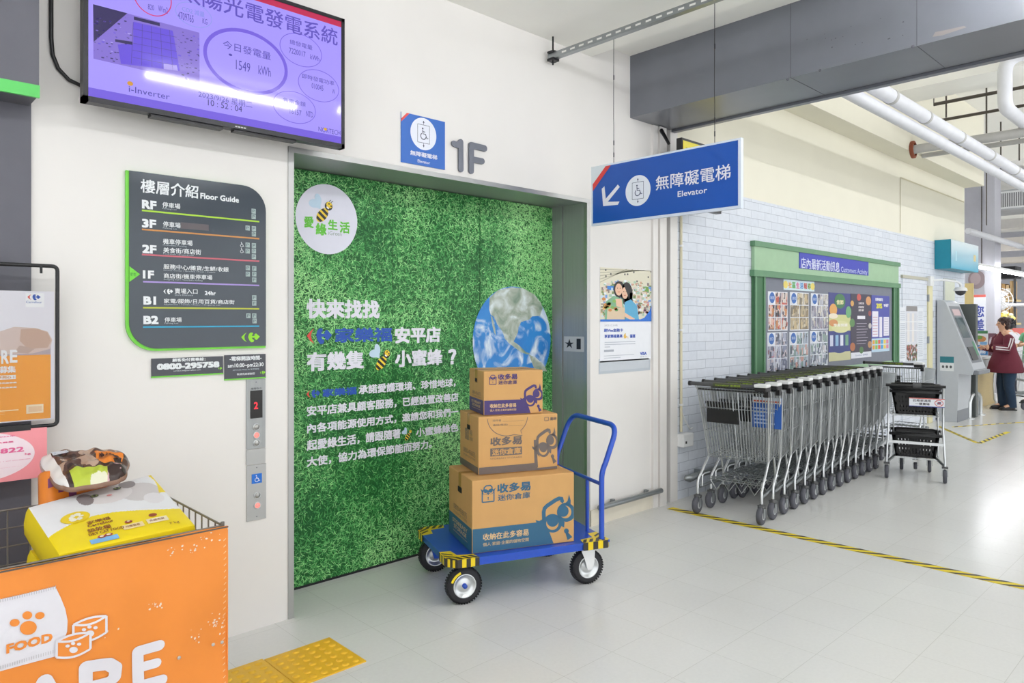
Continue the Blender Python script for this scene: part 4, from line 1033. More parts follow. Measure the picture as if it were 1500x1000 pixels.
def carton(label, L, W, H, col, pos, rot, kind):
    t = thing('cardboard_carton', label, 'box')
    bgi = M_CARD; c = ink(col); cr = ink('#e0bd8a')
    m = MB(); m.bbox(0, 0, 0, L, W, H, M_CARD, .004, 2)
    m.box(.012, W / 2 - .0012, H - .001, L - .012, W / 2 + .0012, H + .0006, ink('#8a6433')); sub(m, 'box_body', t)
    m = MB(); m.box(.0, W / 2 - .024, H + .0003, L, W / 2 + .024, H + .0012, M_TAPE); m.box(-.0014, W / 2 - .024, H - .075, -.0003, W / 2 + .024, H + .001, M_TAPE); sub(m, 'packing_tape', t)
    m = MB(box_side(L, W)); hz = H * .76; hw = W * .085
    m.poly([(W * .5 + hw * math.copysign(min(1, 1.3 * abs(math.cos(a))), math.cos(a)), hz + H * .042 * math.copysign(min(1, 1.3 * abs(math.sin(a))), math.sin(a))) for a in [k * math.pi / 12 for k in range(24)]], mat('carton_inside_dark', '#1a1310', .9), .0016); sub(m, 'hand_hole', t)
    m = MB(box_front(L, W)); w = .0008
    def f(x, y):
        s_ = (x - 320) / 938; yb = 885 - (x - 320) * 117 / 935; yt = 215 - (x - 315) * 85 / 947
        return (min(L - .003, max(.003, s_ * L)), min(H - .003, max(.003, (yb - y) / (yb - yt) * H)))
    def tt(s, x0, y0, x1, y1, mm, b_=0.0): m.text(s, x0 * L, y0 * H, x1 * L, y1 * H, mm, w + .0006, b_)
    if kind != 'mid':
        m.poly([f(*p) for p in ((318, 660), (900, 595), (990, 600), (1060, 790), (318, 890))], c, w)
        owl(m, f, c, bgi, w + .0002)
        lock_icon(m, .15 * L, .80 * H, .135 * L * .82, c, bgi, w)
        tt('收多易', .235, .80, .56, .93, c, .03); tt('迷你倉庫', .24, .69, .555, .78, c, .01)
        tt('收納在此多容易', .10, .165, .54, .26, cr, .02); tt('個人·家庭·企業的儲物空間', .10, .085, .54, .135, cr, .005)
    else:
        m.poly([(.003, .003), (L - .003, .003), (L - .003, .06 * H), (.85 * L, .05 * H), (.74 * L, .05 * H), (.71 * L, .14 * H), (.003, .13 * H)], c, w)
        def f2(x, y):
            a, b_ = f(x, y); return (min(L - .003, .645 * L + (a - .585 * L) * .86 / 1.0), min(H - .003, .09 * H + (b_ - .02 * H) * 1.0))
        owl(m, f2, c, bgi, w + .0002); m.poly([(.69 * L, .55 * H), (.72 * L, .55 * H), (.745 * L, .06 * H), (.70 * L, .06 * H)], c, w + .0002)
        tt('收多易', .145, .49, .54, .64, c, .03); m.rect(.145 * L, .31 * H, .54 * L, .45 * H, c, w + .0003); m.text('迷你倉庫', .165 * L, .325 * H, .525 * L, .435 * H, bgi, w + .0008, .02); tt('STOREASY STORAGE', .145, .255, .54, .28, c)
        m.ring(.36 * L, .985 * H, .255 * L, .34 * H, .004, c, w, 40, 184, 290); m.ring(.36 * L, .985 * H, .255 * L, .34 * H, .004, c, w, 20, 310, 356)
        m.stroke([(.445 * L, .665 * H), (.545 * L, .64 * H), (.525 * L, .72 * H)], .004, c, w)
        tt('收件者', .175, .91, .28, .95, c); m.rect(.30 * L, .905 * H, .56 * L, .908 * H, c, w); tt('連絡(電話)', .175, .83, .36, .87, c); m.rect(.38 * L, .825 * H, .56 * L, .828 * H, c, w)
        for p, q_ in (((.83, .88), (.88, .88)), ((.88, .88), (.88, .94)), ((.88, .94), (.83, .94)), ((.83, .94), (.83, .88))): m.stroke([(p[0] * L, p[1] * H), (q_[0] * L, q_[1] * H)], .003, c, w)
        tt('易碎', .90, .88, .985, .94, c, .02)
    m.M = box_side(L, W)
    if kind != 'mid':
        m.rect(.003, .003, W - .003, .335 * H, c, w)
        m.text('0800-456075', .22 * W, .42 * H, .80 * W, .50 * H, ink('#7d6a52'), w, .0); m.text('STORAGE STORE', .22 * W, .365 * H, .80 * W, .40 * H, ink('#7d6a52'), w)
        m.text('STOREASY', .18 * W, .22 * H, .82 * W, .28 * H, cr, w + .0006, .01); m.text('STORAGE', .24 * W, .14 * H, .78 * W, .20 * H, cr, w + .0006, .01); m.rect(.2 * W, .098 * H, .82 * W, .104 * H, cr, w + .0006)
    else:
        m.rect(.003, .003, W - .003, .13 * H, c, w)
        m.rect(.30 * W, .52 * H, .50 * W, .72 * H, ink('#7d6a52'), w); m.text('收多', .32 * W, .53 * H, .48 * W, .71 * H, bgi, w + .0006); m.text('易', .54 * W, .62 * H, .70 * W, .72 * H, ink('#7d6a52'), w); m.text('倉庫', .54 * W, .53 * H, .72 * W, .60 * H, ink('#7d6a52'), w)
        m.text('0800-456075', .2 * W, .27 * H, .85 * W, .36 * H, ink('#7d6a52'), w); m.text('STORAGE STORE', .2 * W, .21 * H, .85 * W, .245 * H, ink('#7d6a52'), w)
    sub(m, 'printed_artwork', t)
    t.location = pos; t.rotation_euler = (0, 0, rot); t['group'] = 'cartons stacked on the trolley'
    return t
carton('largest cardboard carton with blue owl print, bottom of the trolley stack', .602, .435, .388, '#2f6280', (2.474, 2.908, .2515), R(-22.3), 'big')
carton('medium cardboard carton with grey owl print in the middle of the stack', .477, .35, .318, '#6b625e', (2.582, 2.982, .6415), R(-22.8), 'mid')
carton('smallest cardboard carton with purple owl print on top of the stack', .354, .292, .247, '#43346f', (2.640, 3.003, .9615), R(-24.3), 'small')

# ================================================================== SHOPPING CARTS
def lerp(a, b, t): return tuple(x + (y - x) * t for x, y in zip(a, b))
def make_cart():
    t = thing('shopping_cart', '', 'shopping cart')
    rt = [(.05, -.275, .965), (.05, .275, .965)]; rb = [(.165, -.235, .418), (.165, .235, .418)]
    ft = [(.95, -.20, .90), (.95, .20, .90)]; fb = [(.86, -.165, .53), (.86, .165, .53)]
    wr = .0033
    m = MB(); M_ = M_WIRE
    def wire(a, b, r=wr, n=4): m.tube([a, b], r, M_, n, False)
    for i in range(2):                                     # sides
        for k in range(21): s_ = k / 20; wire(lerp(rt[i], ft[i], s_), lerp(rb[i], fb[i], s_))
        for k in (0, .3, .62, 1.0): wire(lerp(rt[i], rb[i], k), lerp(ft[i], fb[i], k), .0045 if k in (0, 1.0) else wr)
    for k in range(9): s_ = k / 8; wire(lerp(ft[0], ft[1], s_), lerp(fb[0], fb[1], s_))
    for k in (0, .35, .7, 1.0): wire(lerp(ft[0], fb[0], k), lerp(ft[1], fb[1], k), .0045 if k in (0, 1.0) else wr)
    for k in range(11): s_ = k / 10; wire(lerp(rb[0], rb[1], s_), lerp(fb[0], fb[1], s_))
    for k in range(8): s_ = k / 7; wire(lerp(rb[0], fb[0], s_), lerp(rb[1], fb[1], s_))
    sub(m, 'wire_basket', t)
    m = MB(); a0, a1, b0, b1 = (.045, -.262, .96), (.045, .262, .96), (.158, -.228, .424), (.158, .228, .424)
    for k in range(23): s_ = k / 22; wire(lerp(a0, a1, s_), lerp(b0, b1, s_))
    for k in (.02, .27, .62, .98): wire(lerp(a0, b0, k), lerp(a1, b1, k), .0035)
    for x in (.38, .42): pass
    m.tube([lerp(lerp(a0, a1, .41), lerp(b0, b1, .41), 1), lerp(lerp(a0, a1, .41), lerp(b0, b1, .41), .03), lerp(lerp(a0, a1, .49), lerp(b0, b1, .49), .03), lerp(lerp(a0, a1, .49), lerp(b0, b1, .49), 1)], .004, M_, 5, False)
    sub(m, 'rear_gate', t)
    m = MB(); m.tube([(.05, -.27, .955), (.05, .27, .955)], .008, M_BLACK, 6)
    m.box(.075, -.04, .70, .10, .21, .85, M_BLACK); m.box(.07, -.05, .845, .105, .22, .862, M_BLACK); sub(m, 'child_seat_flap', t)
    m = MB()
    for s_ in (-1, 1):
        m.tube([(0, s_ * .25, .135), (0, s_ * .25, .235), (.014, s_ * .25, .262), (.165, s_ * .236, .418), (.19, s_ * .23, .425)], .0095, M_CHROME, 8)
        for dx_ in (0, .055): m.tube([(.165 + dx_ * .3, s_ * .236, .42), (.055 + dx_, s_ * .279, .95), (.0 + dx_ * .4, s_ * .278, .995)], .0045, M_CHROME, 6)
        m.tube([(.02, s_ * .25, .20), (.70, s_ * .175, .225)], .013, M_ZINC, 6)
        m.tube([(.05, s_ * .235, .20), (.05, s_ * .235, .285), (.075, s_ * .232, .295), (.16, s_ * .225, .295)], .006, M_CHROME, 6)
        m.tube([(.40, s_ * .21, .215), (.34, s_ * .215, .44)], .009, M_CHROME, 6)
    m.tube([(.70, -.175, .225), (.70, .175, .225)], .013, M_ZINC, 6)
    sub(m, 'chassis', t)
    m = MB()
    for k in range(9): y = -.19 + k * .0475; m.tube([(.10, y, .255), (.66, y * .8, .27)], .003, M_ZINC, 4, False)
    for x in (.10, .16, .40, .66): m.tube([(x, -.225 + x * .08, .255 + x * .02), (x, .225 - x * .08, .255 + x * .02)], .005, M_ZINC, 5)
    z0, z1 = .245, .175
    m.tube([(.12, -.20 + .05 * k, z0 if k % 2 == 0 else z1) for k in range(9)], .0035, M_CHROME, 4)
    sub(m, 'lower_rack', t)
    def caster(x, y):
        w_ = MB(); w_.lathe([(-.018, .018), (-.018, .058), (-.011, .066), (.011, .066), (.018, .058), (.018, .018)], (x - .01, y, .067), (0, 1, 0), M_GREYRUB, 22)
        w_.lathe([(-.019, .001), (-.019, .03)], (x - .01, y, .067), (0, 1, 0), M_GREYPL, 12); w_.lathe([(.019, .03), (.019, .001)], (x - .01, y, .067), (0, 1, 0), M_GREYPL, 12)
        c = sub(w_, 'caster_wheel', t)
        f_ = MB()
        for sd in (-1, 1): f_.box(x - .022, y + sd * .022 - .002, .05, x + .012, y + sd * .022 + .002, .135, M_ZINC)
        f_.lathe([(.118, .02), (.122, .031), (.138, .031), (.142, .016), (.15, .012)], (x, y, 0), (0, 0, 1), M_DGREYPL, 14); sub(f_, 'fork', c)
    caster(0, -.25); caster(0, .25); caster(.70, -.175); caster(.70, .175)
    h = MB(); h.tube([(0, -.20, 1.0), (0, .315, 1.0)], .0155, M_DGREYPL, 12); hd = sub(h, 'handle', t)
    h = MB(); h.tube([(0, -.10, 1.0), (0, .12, 1.0)], .0162, mat('handle_green_sleeve', '#474c34', .4), 12)
    h.M = Matrix(((0, 0, -1, 0), (-1, 0, 0, 0), (0, 1, 0, 1.0), (0, 0, 0, 1)))
    h.text('Carrefour 家樂福', -.10, -.007, .095, .008, ink('#93b02c'), .0166, .01); sub(h, 'printed_sleeve', hd)
    for y in (.315,):
        h = MB(); h.lathe([(-.012, .018), (.008, .0195), (.012, .012), (.012, .001)], (0, y, 1.0), (0, 1, 0), M_BLACK, 12); sub(h, 'end_cap', hd)
    k = MB(); k.bbox(-.04, -.30, 1.0, .05, -.205, 1.024, M_WHITEPL, .006); k.bbox(-.035, -.298, .968, .06, -.208, 1.002, M_BLACK, .008); k.box(.02, -.29, .925, .06, -.26, .97, M_BLACK); sub(k, 'coin_lock', t)
    return t
ORD = ['nearest shopping cart of the nested row, its whole rear gate in view', 'second shopping cart from the near end of the nested row', 'third shopping cart from the near end of the nested row', 'fourth shopping cart from the near end of the nested row', 'fifth shopping cart from the near end of the nested row',
       'sixth shopping cart from the near end of the nested row', 'seventh shopping cart counted from the near end of the nested row', 'seventh from last shopping cart of the nested row', 'sixth from last shopping cart of the nested row', 'fifth from last shopping cart of the nested row', 'fourth from last shopping cart of the nested row',
       'third from last shopping cart of the nested row', 'next to last shopping cart of the nested row', 'farthest shopping cart of the nested row']
cart0 = make_cart()
for i in range(14):
    c = cart0 if i == 0 else copy_tree(cart0)
    c['label'] = ORD[i]; c['group'] = 'shopping carts nested along the brick wall'
    c.location = (4.90 + i * .207, 2.785 + i * .0125, 0); c.rotation_euler = (0, 0, R(6.5 if i == 0 else 4.5))
c = copy_tree(cart0); c['label'] = 'separate shopping cart parked beyond the end of the nested row'; c['group'] = 'shopping carts nested along the brick wall'
c.location = (8.66, 2.88, -.0); c.rotation_euler = (0, 0, R(3))
# advert card in the first carts
mb = MB(); mb.M = frameX(0, 0)
mb.box(-.005, 0, -.004, .22, .235, 0, ink('#2f5fb0')); mb.rect(-.005, .19, .22, .235, ink('#dfe6ee'), .001); mb.rect(.0, .198, .215, .21, ink('#d8603a'), .0015)
for k in range(5): mb.rect(.01, .03 + k * .028, .17 - (k % 3) * .04, .042 + k * .028, ink('#a9c2e8'), .001)
o = mb.build('advert_card', None, (0, 0, 0)); tag(o, 'blue advert card with white top held inside the second shopping cart', 'card')
o.location = (5.185, 2.74, .665); o.rotation_euler = (0, 0, R(5))

# ================================================================== BASKET TROLLEY WITH HAND BASKETS
bt = thing('basket_trolley', 'small two-tier basket trolley with white sign beside the cart row', 'trolley')
def tube_obj(name, pts, r, m_, n=8): q_ = MB(); q_.tube(pts, r, m_, n); return sub(q_, name, bt)
for y in (-.225, .225):
    tube_obj('side_tube', [(-.24, y * 1.05, .13), (-.235, y * 1.05, .20), (-.13, y, .46), (-.13, y, .80), (-.20, y, .875)], .009, M_CHROME)
    tube_obj('side_rail', [(-.24, y * 1.05, .15), (.05, y * .55, .22), (.24, y * .5, .15)], .012, M_ZINC)
q_ = MB(); q_.tube([(-.20, -.245, .875), (-.20, .245, .875)], .013, M_BLACK, 8); q_.tube([(-.20, -.05, .875), (-.20, .02, .875)], .024, M_DGREYPL, 10); sub(q_, 'handle', bt)
q_ = MB(); q_.box(-.19, -.225, .325, -.175, .225, .35, M_CHROME); sub(q_, 'front_bar', bt)
for z in (.18, .585):
    q_ = MB()
    for x in (-.12, .05, .2): q_.tube([(x, -.2, z), (x, .2, z)], .005, M_CHROME, 5)
    for y in (-.19, .0, .19): q_.tube([(-.14, y, z), (.22, y, z)], .005, M_CHROME, 5)
    sub(q_, 'shelf_wire', bt)
q_ = MB(); q_.tube([(.2, -.19, .15), (.2, -.19, .6)], .008, M_CHROME, 6); sub(q_, 'rear_tube', bt)
q_ = MB(); q_.tube([(.2, .19, .15), (.2, .19, .6)], .008, M_CHROME, 6); sub(q_, 'rear_tube', bt)
for (x, y) in ((-.25, -.236), (-.25, .236), (.24, -.12), (.24, .12), (.1, .0)):
    q_ = MB(); r_ = .062 if x != .1 else .035; z_ = r_ + .001 if x != .1 else .075
    q_.lathe([(-.016, .015), (-.016, r_ - .008), (-.010, r_), (.010, r_), (.016, r_ - .008), (.016, .015), (.016, .001)], (x, y, z_), (0, 1, 0), M_GREYRUB, 20); c = sub(q_, 'caster_wheel', bt)
    q_ = MB(); q_.box(x - .015, y - .024, z_, x + .015, y - .020, .14, M_ZINC); q_.box(x - .015, y + .020, z_, x + .015, y + .024, .14, M_ZINC); q_.box(x - .02, y - .025, .135, x + .02, y + .025, .15, M_DGREYPL); sub(q_, 'fork', c)
q_ = MB(frameX(-.215, .0)); q_.box(-.05, .685, -.004, .235, .765, 0, ink('#eef1f6')); q_.rect(-.05, .757, .235, .765, ink('#d66a62'), .001); q_.rect(-.05, .685, .235, .691, ink('#4b57a8'), .001)
q_.text('此推車適用', -.02, .730, .125, .752, ink('#3d3a42'), .001, .01); q_.text('一樓賣場', .0, .700, .115, .722, ink('#3d3a42'), .001, .01)
q_.ring(.19, .724, .035, .030, .005, ink('#cf4038'), .001, 24); q_.stroke([(.168, .742), (.212, .706)], .004, ink('#cf4038'), .0012); q_.poly([(.17, .712), (.185, .737), (.21, .735), (.2, .712)], ink('#6b6480'), .0009)
sub(q_, 'sign', bt)
bt.location = (7.55, 2.32, 0); bt.rotation_euler = (0, 0, R(17))
def make_basket():
    t = thing('shopping_basket', '', 'basket')
    m = MB(); a, b_, h = (.165, .20), (.135, .165), .22
    for s_ in range(2):                                   # perforated long and short walls
        pass
    def wall(p0, p1, q0, q1, n):
        for k in range(n):
            u0, u1 = (k + .0) / n, (k + .55) / n
            for v0, v1 in ((.12, .40), (.52, .80)): m.add([lerp(lerp(p0, p1, u0), lerp(q0, q1, u0), v0), lerp(lerp(p0, p1, u1), lerp(q0, q1, u1), v0), lerp(lerp(p0, p1, u1), lerp(q0, q1, u1), v1), lerp(lerp(p0, p1, u0), lerp(q0, q1, u0), v1)], [(0, 1, 2, 3)], M_BLACK)
        for v0, v1 in ((0, .12), (.40, .52), (.80, 1)): m.add([lerp(p0, q0, v0), lerp(p1, q1, v0), lerp(p1, q1, v1), lerp(p0, q0, v1)], [(0, 1, 2, 3)], M_BLACK)
        for u0, u1 in ((0, .08), (.92, 1)): m.add([lerp(p0, p1, u0), lerp(p0, p1, u1), lerp(q0, q1, u1), lerp(q0, q1, u0)], [(0, 1, 2, 3)], M_BLACK)
    B = [(-b_[0], -b_[1], 0), (b_[0], -b_[1], 0), (b_[0], b_[1], 0), (-b_[0], b_[1], 0)]; T = [(-a[0], -a[1], h), (a[0], -a[1], h), (a[0], a[1], h), (-a[0], a[1], h)]
    for i in range(4): wall(B[i], B[(i + 1) % 4], T[i], T[(i + 1) % 4], 13)
    m.add([(x, y, .002) for x, y, z in B], [(0, 1, 2, 3)], M_BLACK)
    sub(m, 'basket_body', t)
    m = MB(); q2 = .012
    P = [(-a[0] - q2, -a[1] - q2, h), (a[0] + q2, -a[1] - q2, h), (a[0] + q2, a[1] + q2, h), (-a[0] - q2, a[1] + q2, h)]; m.tube(P, .010, M_BLACK, 8, closed=True); sub(m, 'rim', t)
    for s_ in (-1, 1):
        m = MB(); m.tube([(s_ * .15, -.17, h + .01), (s_ * .15, -.15, h + .016), (s_ * .15, .15, h + .016), (s_ * .15, .17, h + .01)], .008, M_BLACK, 6); sub(m, 'carry_handle', t)
    return t
bk = make_basket()
for i, (z, l) in enumerate(((.187, 'black plastic shopping basket alone on the lower tier of the basket trolley'), (.592, 'outer black shopping basket on the upper tier, behind the white sign'), (.632, 'inner black shopping basket nested on top of the upper tier'))):
    c = bk if i == 0 else copy_tree(bk)
    c['label'] = l; c['group'] = 'hand baskets on the basket trolley'
    c.location = (7.55 + .05 * math.cos(R(17)), 2.32 + .05 * math.sin(R(17)), z); c.rotation_euler = (0, 0, R(17)); c.scale = (1, 1, 1) if i < 2 else (.985, .985, 1)

# ================================================================== PET FOOD BIN
BX0, BX1, BY0, BY1, BZ = -.02, .966, 2.44, 3.18, .80
bn = thing('wire_bin', 'wire mesh donation bin wrapped with an orange FOOD CARE banner', 'bin', ((BX0 + BX1) / 2, (BY0 + BY1) / 2, 0))
M_BINW = mat('bin_wire', '#8a857d', .4, .6, noise=.1)
mb = MB()
def grid(p0, p1, z0, z1, n, k, r=.003):
    for i in range(n + 1): a = lerp(p0, p1, i / n); mb.tube([(a[0], a[1], z0), (a[0], a[1], z1)], r, M_BINW, 5)
    for j in range(k + 1): z = z0 + (z1 - z0) * j / k; mb.tube([(p0[0], p0[1], z), (p1[0], p1[1], z)], r if j < k else .004, M_BINW, 5)
grid((BX0, BY0), (BX1, BY0), .06, BZ, 14, 11); grid((BX0, BY1), (BX1, BY1), .06, BZ, 14, 11); grid((BX0, BY0), (BX0, BY1), .06, BZ, 12, 11); grid((BX1, BY0), (BX1, BY1), .06, BZ, 12, 11)
for i in range(13): y = BY0 + (BY1 - BY0) * i / 12; mb.tube([(BX0, y, .06), (BX1, y, .06)], .003, M_BINW, 5)
sub(mb, 'wire_mesh', bn)
for x, y in ((BX0, BY0), (BX1, BY0), (BX0, BY1), (BX1, BY1)):
    mb = MB(); mb.tube([(x, y, 0), (x, y, BZ + .012)], .007, M_BINW, 8); sub(mb, 'corner_post', bn)
# banner skin with soft waves
def wave(u, v): return .0035 * math.sin(u * 9 + v * 4) + .003 * math.sin(u * 23 - v * 11) + .004 * math.sin(v * 13)
BW = BX1 - BX0 + .012
mb = MB(frameY(BY0 - .022)); nu, nv = 60, 40
vs = []; fs = []
for j in range(nv + 1):
    for i in range(nu + 1):
        u = BX0 - .002 + BW * i / nu; v = .05 + (BZ + .002 - .05) * j / nv; vs.append((u, v, wave(u, v)))
for j in range(nv):
    for i in range(nu): a = j * (nu + 1) + i; fs.append((a, a + 1, a + nu + 2, a + nu + 1))
mb.add(vs, fs, M_ORANGE, True); mb.M = Matrix(((0, 0, 1, BX1 + .009), (1, 0, 0, 0), (0, 1, 0, 0), (0, 0, 0, 1)))
mb.M = frameY(BY0 - .023); rn = random.Random(21)
wv = lambda x, z, w_: (x, z, w_ + wave(x, z))
for k in range(70):
    x_, z_ = rn.choice(((.91, .775), (.86, .745), (.80, .755), (.935, .50), (.88, .485), (.87, .455), (.93, .47), (.60, .56), (.75, .60))); x_ += rn.gauss(0, .018); z_ += rn.gauss(0, .012); r_ = rn.uniform(.0012, .005)
    if x_ < BX1 and z_ < BZ - .005: mb.add([wv(x_ + r_ * rn.uniform(.5, 1.2) * math.cos(q * 1.05), z_ + r_ * rn.uniform(.4, 1.1) * math.sin(q * 1.05), .0015 + k * .00001) for q in range(6)], [tuple(range(6))], ink('#ead6c2'))
for k in range(34):
    v = .06 + k * .021; mb.add([wv(BX1 - .006 + dx_, v + dz_, .002) for dx_, dz_ in ((0, 0), (.008, .006), (.008, .009), (0, .003))], [(0, 1, 2, 3)], ink('#f0c79c'))
ba = sub(mb, 'banner', bn)
mb = MB(frameY(BY0 - .022)); mb.rect(BX0, BZ - .002, BX1 + .008, BZ + .003, mat('rim_edge', '#55504a', .6), .008)
mb.M = Matrix.Identity(4); mb.box(BX1 + .008, BY0 - .02, .05, BX1 + .011, BY0 + .05, BZ - .012, M_ORANGE)
sub(mb, 'banner_hem', bn)
mb = MB(frameY(BY0 - .023)); wv = lambda x, z, w_: (x, z, w_ + wave(x, z))
def q3(x, y): return onY(x / 4.412, 840 + y / 4.412, BY0 - .024)
def wpoly(pts, m_, w_=.0015):
    """a printed shape cut fine enough to follow the waves"""
    mb2 = bmesh.new(); vv = [mb2.verts.new((p[0], p[1], 0)) for p in pts]; mb2.faces.new(vv)
    bmesh.ops.triangulate(mb2, faces=mb2.faces[:]); bmesh.ops.subdivide_edges(mb2, edges=[e_ for e_ in mb2.edges if e_.calc_length() > .05], cuts=3, use_grid_fill=True)
    bmesh.ops.triangulate(mb2, faces=mb2.faces[:]); mb2.verts.index_update()
    fs_ = []
    for f_ in mb2.faces:
        ids = [v_.index for v_ in f_.verts]
        fs_.append(tuple(ids if f_.normal.z > 0 else ids[::-1]))
    mb.add([wv(v_.co.x, v_.co.y, w_) for v_ in mb2.verts], fs_, m_); mb2.free()
BWH = ink('#dedce2'); BOR = M_ORANGE
right = [q3(355, 80), q3(390, 150), q3(420, 225), q3(435, 300), q3(432, 370), q3(405, 450), q3(372, 530)]
zL1, zL0 = q3(0, 168)[1], q3(0, 635)[1]
wpoly([(BX0 + .16, zL0 + .005), (BX0 + .16, zL1 - .005)] + right, BWH)
def ell3(x, y, rx, ry_, m_, w_=.003, ang=-12):
    P = []
    for k in range(24):
        a = 2 * math.pi * k / 24; c_, s_ = math.cos(R(ang)), math.sin(R(ang)); P.append(q3(x + rx * math.cos(a) * c_ - ry_ * math.sin(a) * s_, y + rx * math.cos(a) * s_ + ry_ * math.sin(a) * c_))
    wpoly(P, m_, w_)
ell3(92, 312, 32, 24, BOR); ell3(173, 264, 32, 26, BOR); ell3(254, 266, 31, 23, BOR); ell3(180, 345, 55, 45, BOR)
def btext(s, xl, yt, yb, xr, m_, b_=.03, w_=.003):
    x0_, z1_ = q3(xl, yt); z0_ = q3(xl, yb)[1]; x1_ = q3(xr, yt)[0]; mb.text(s, x0_, z0_, x1_, z1_, m_, w_, b_, surf=wv)
btext('FOOD', 38, 452, 514, 338, BOR, .04)
for k in range(24):
    a = k / 23; x = 355 * a; y = 185 - 90 * a; 
    p = q3(x, y); wpoly([p, (p[0] + .0015, p[1]), (p[0] + .0015, p[1] + .010), (p[0], p[1] + .010)], ink('#b7b4b8'), .003)
    y = 615 - 105 * a; p = q3(x, y); wpoly([p, (p[0] + .0015, p[1]), (p[0] + .0015, p[1] + .010), (p[0], p[1] + .010)], ink('#b7b4b8'), .003)
def can(x0, y0, x1, y1, dy, w_):
    # x0,y0 top-left; x1 right; body height dy in zoomed pixels
    n = 14; top = []; mid = (x0 + x1) / 2
    sl = (y1 - y0) / (x1 - x0)
    up = [(x0 + (x1 - x0) * k / n, y0 + sl * (x1 - x0) * k / n - 16 * math.sin(math.pi * k / n)) for k in range(n + 1)]
    dn = [(x0 + (x1 - x0) * k / n, y0 + sl * (x1 - x0) * k / n + 24 * math.sin(math.pi * k / n)) for k in range(n + 1)]
    bt_ = [(p[0], p[1] + dy) for p in dn]
    wpoly([q3(*p) for p in up] + [q3(*p) for p in bt_[::-1]], BOR, w_)
    def ln(pts):
        P = [q3(*p) for p in pts]
        for a, b_ in zip(P, P[1:]):
            d = (Vector(b_) - Vector(a)); d.normalize(); nrm = Vector((-d.y, d.x)) * .0032
            mb.add([wv(a[0] + nrm.x, a[1] + nrm.y, w_ + .0006), wv(a[0] - nrm.x, a[1] - nrm.y, w_ + .0006), wv(b_[0] - nrm.x, b_[1] - nrm.y, w_ + .0006), wv(b_[0] + nrm.x, b_[1] + nrm.y, w_ + .0006)], [(0, 1, 2, 3)], BWH)
    ln(up); ln(dn); ln(bt_); ln([up[0], bt_[0]]); ln([up[-1], bt_[-1]])
    cx_, cy_ = mid, y0 + sl * (x1 - x0) / 2 + dy * .72
    for (a, b_, r1, r2) in ((-38, -16, 14, 10), (-3, -34, 14, 10), (35, -30, 14, 10), (0, 8, 27, 20)): ell3(cx_ + a, cy_ + b_, r1, r2, BWH, w_ + .0012)
can(470, 325, 680, 265, 105, .0036)
can(363, 432, 578, 372, 105, .0052)
def cap_line(pts, t, w_=.002):
    P = [Vector(q3(*p)) for p in pts]
    for a, b_ in zip(P, P[1:]):
        d = (b_ - a).normalized(); nr = Vector((-d.y, d.x)) * t
        k = 6
        for i in range(k):
            p = a + (b_ - a) * i / k; r_ = a + (b_ - a) * (i + 1) / k
            mb.add([wv(p.x + nr.x, p.y + nr.y, w_), wv(p.x - nr.x, p.y - nr.y, w_), wv(r_.x - nr.x, r_.y - nr.y, w_), wv(r_.x + nr.x, r_.y + nr.y, w_)], [(0, 1, 2, 3)], BWH)
    for p in P: mb.add([wv(p.x + t * math.cos(2 * math.pi * k / 16), p.y + t * math.sin(2 * math.pi * k / 16), w_) for k in range(16)], [tuple(range(16))], BWH)
# the word along the lower half of the banner: rounded capitals, only its top half inside the picture
T_ = .0165
cap_line([(1028, 462), (890, 502), (893, 620), (896, 728), (1045, 684)], T_); cap_line([(895, 610), (1010, 576)], T_ * .9)
cap_line([(555, 830), (552, 600), (640, 585), (700, 580), (748, 610), (742, 670), (700, 705), (575, 735)], T_ * 1.1); cap_line([(660, 720), (760, 800)], T_ * 1.1)
cap_line([(190, 920), (290, 700), (390, 870)], T_ * 1.25); cap_line([(245, 830), (350, 800)], T_)
sub(mb, 'printed_lettering', bn)
for k, (x, y) in enumerate(((1155, 540), (1375, 455), (1432, 440))):
    p = q3(x, y); mb = MB(frameY(BY0 - .024)); mb.ball((p[0], p[1], .004), .006, .006, .004, ink('#b9b5ae'), 10, 6); sub(mb, 'cable_tie', bn)

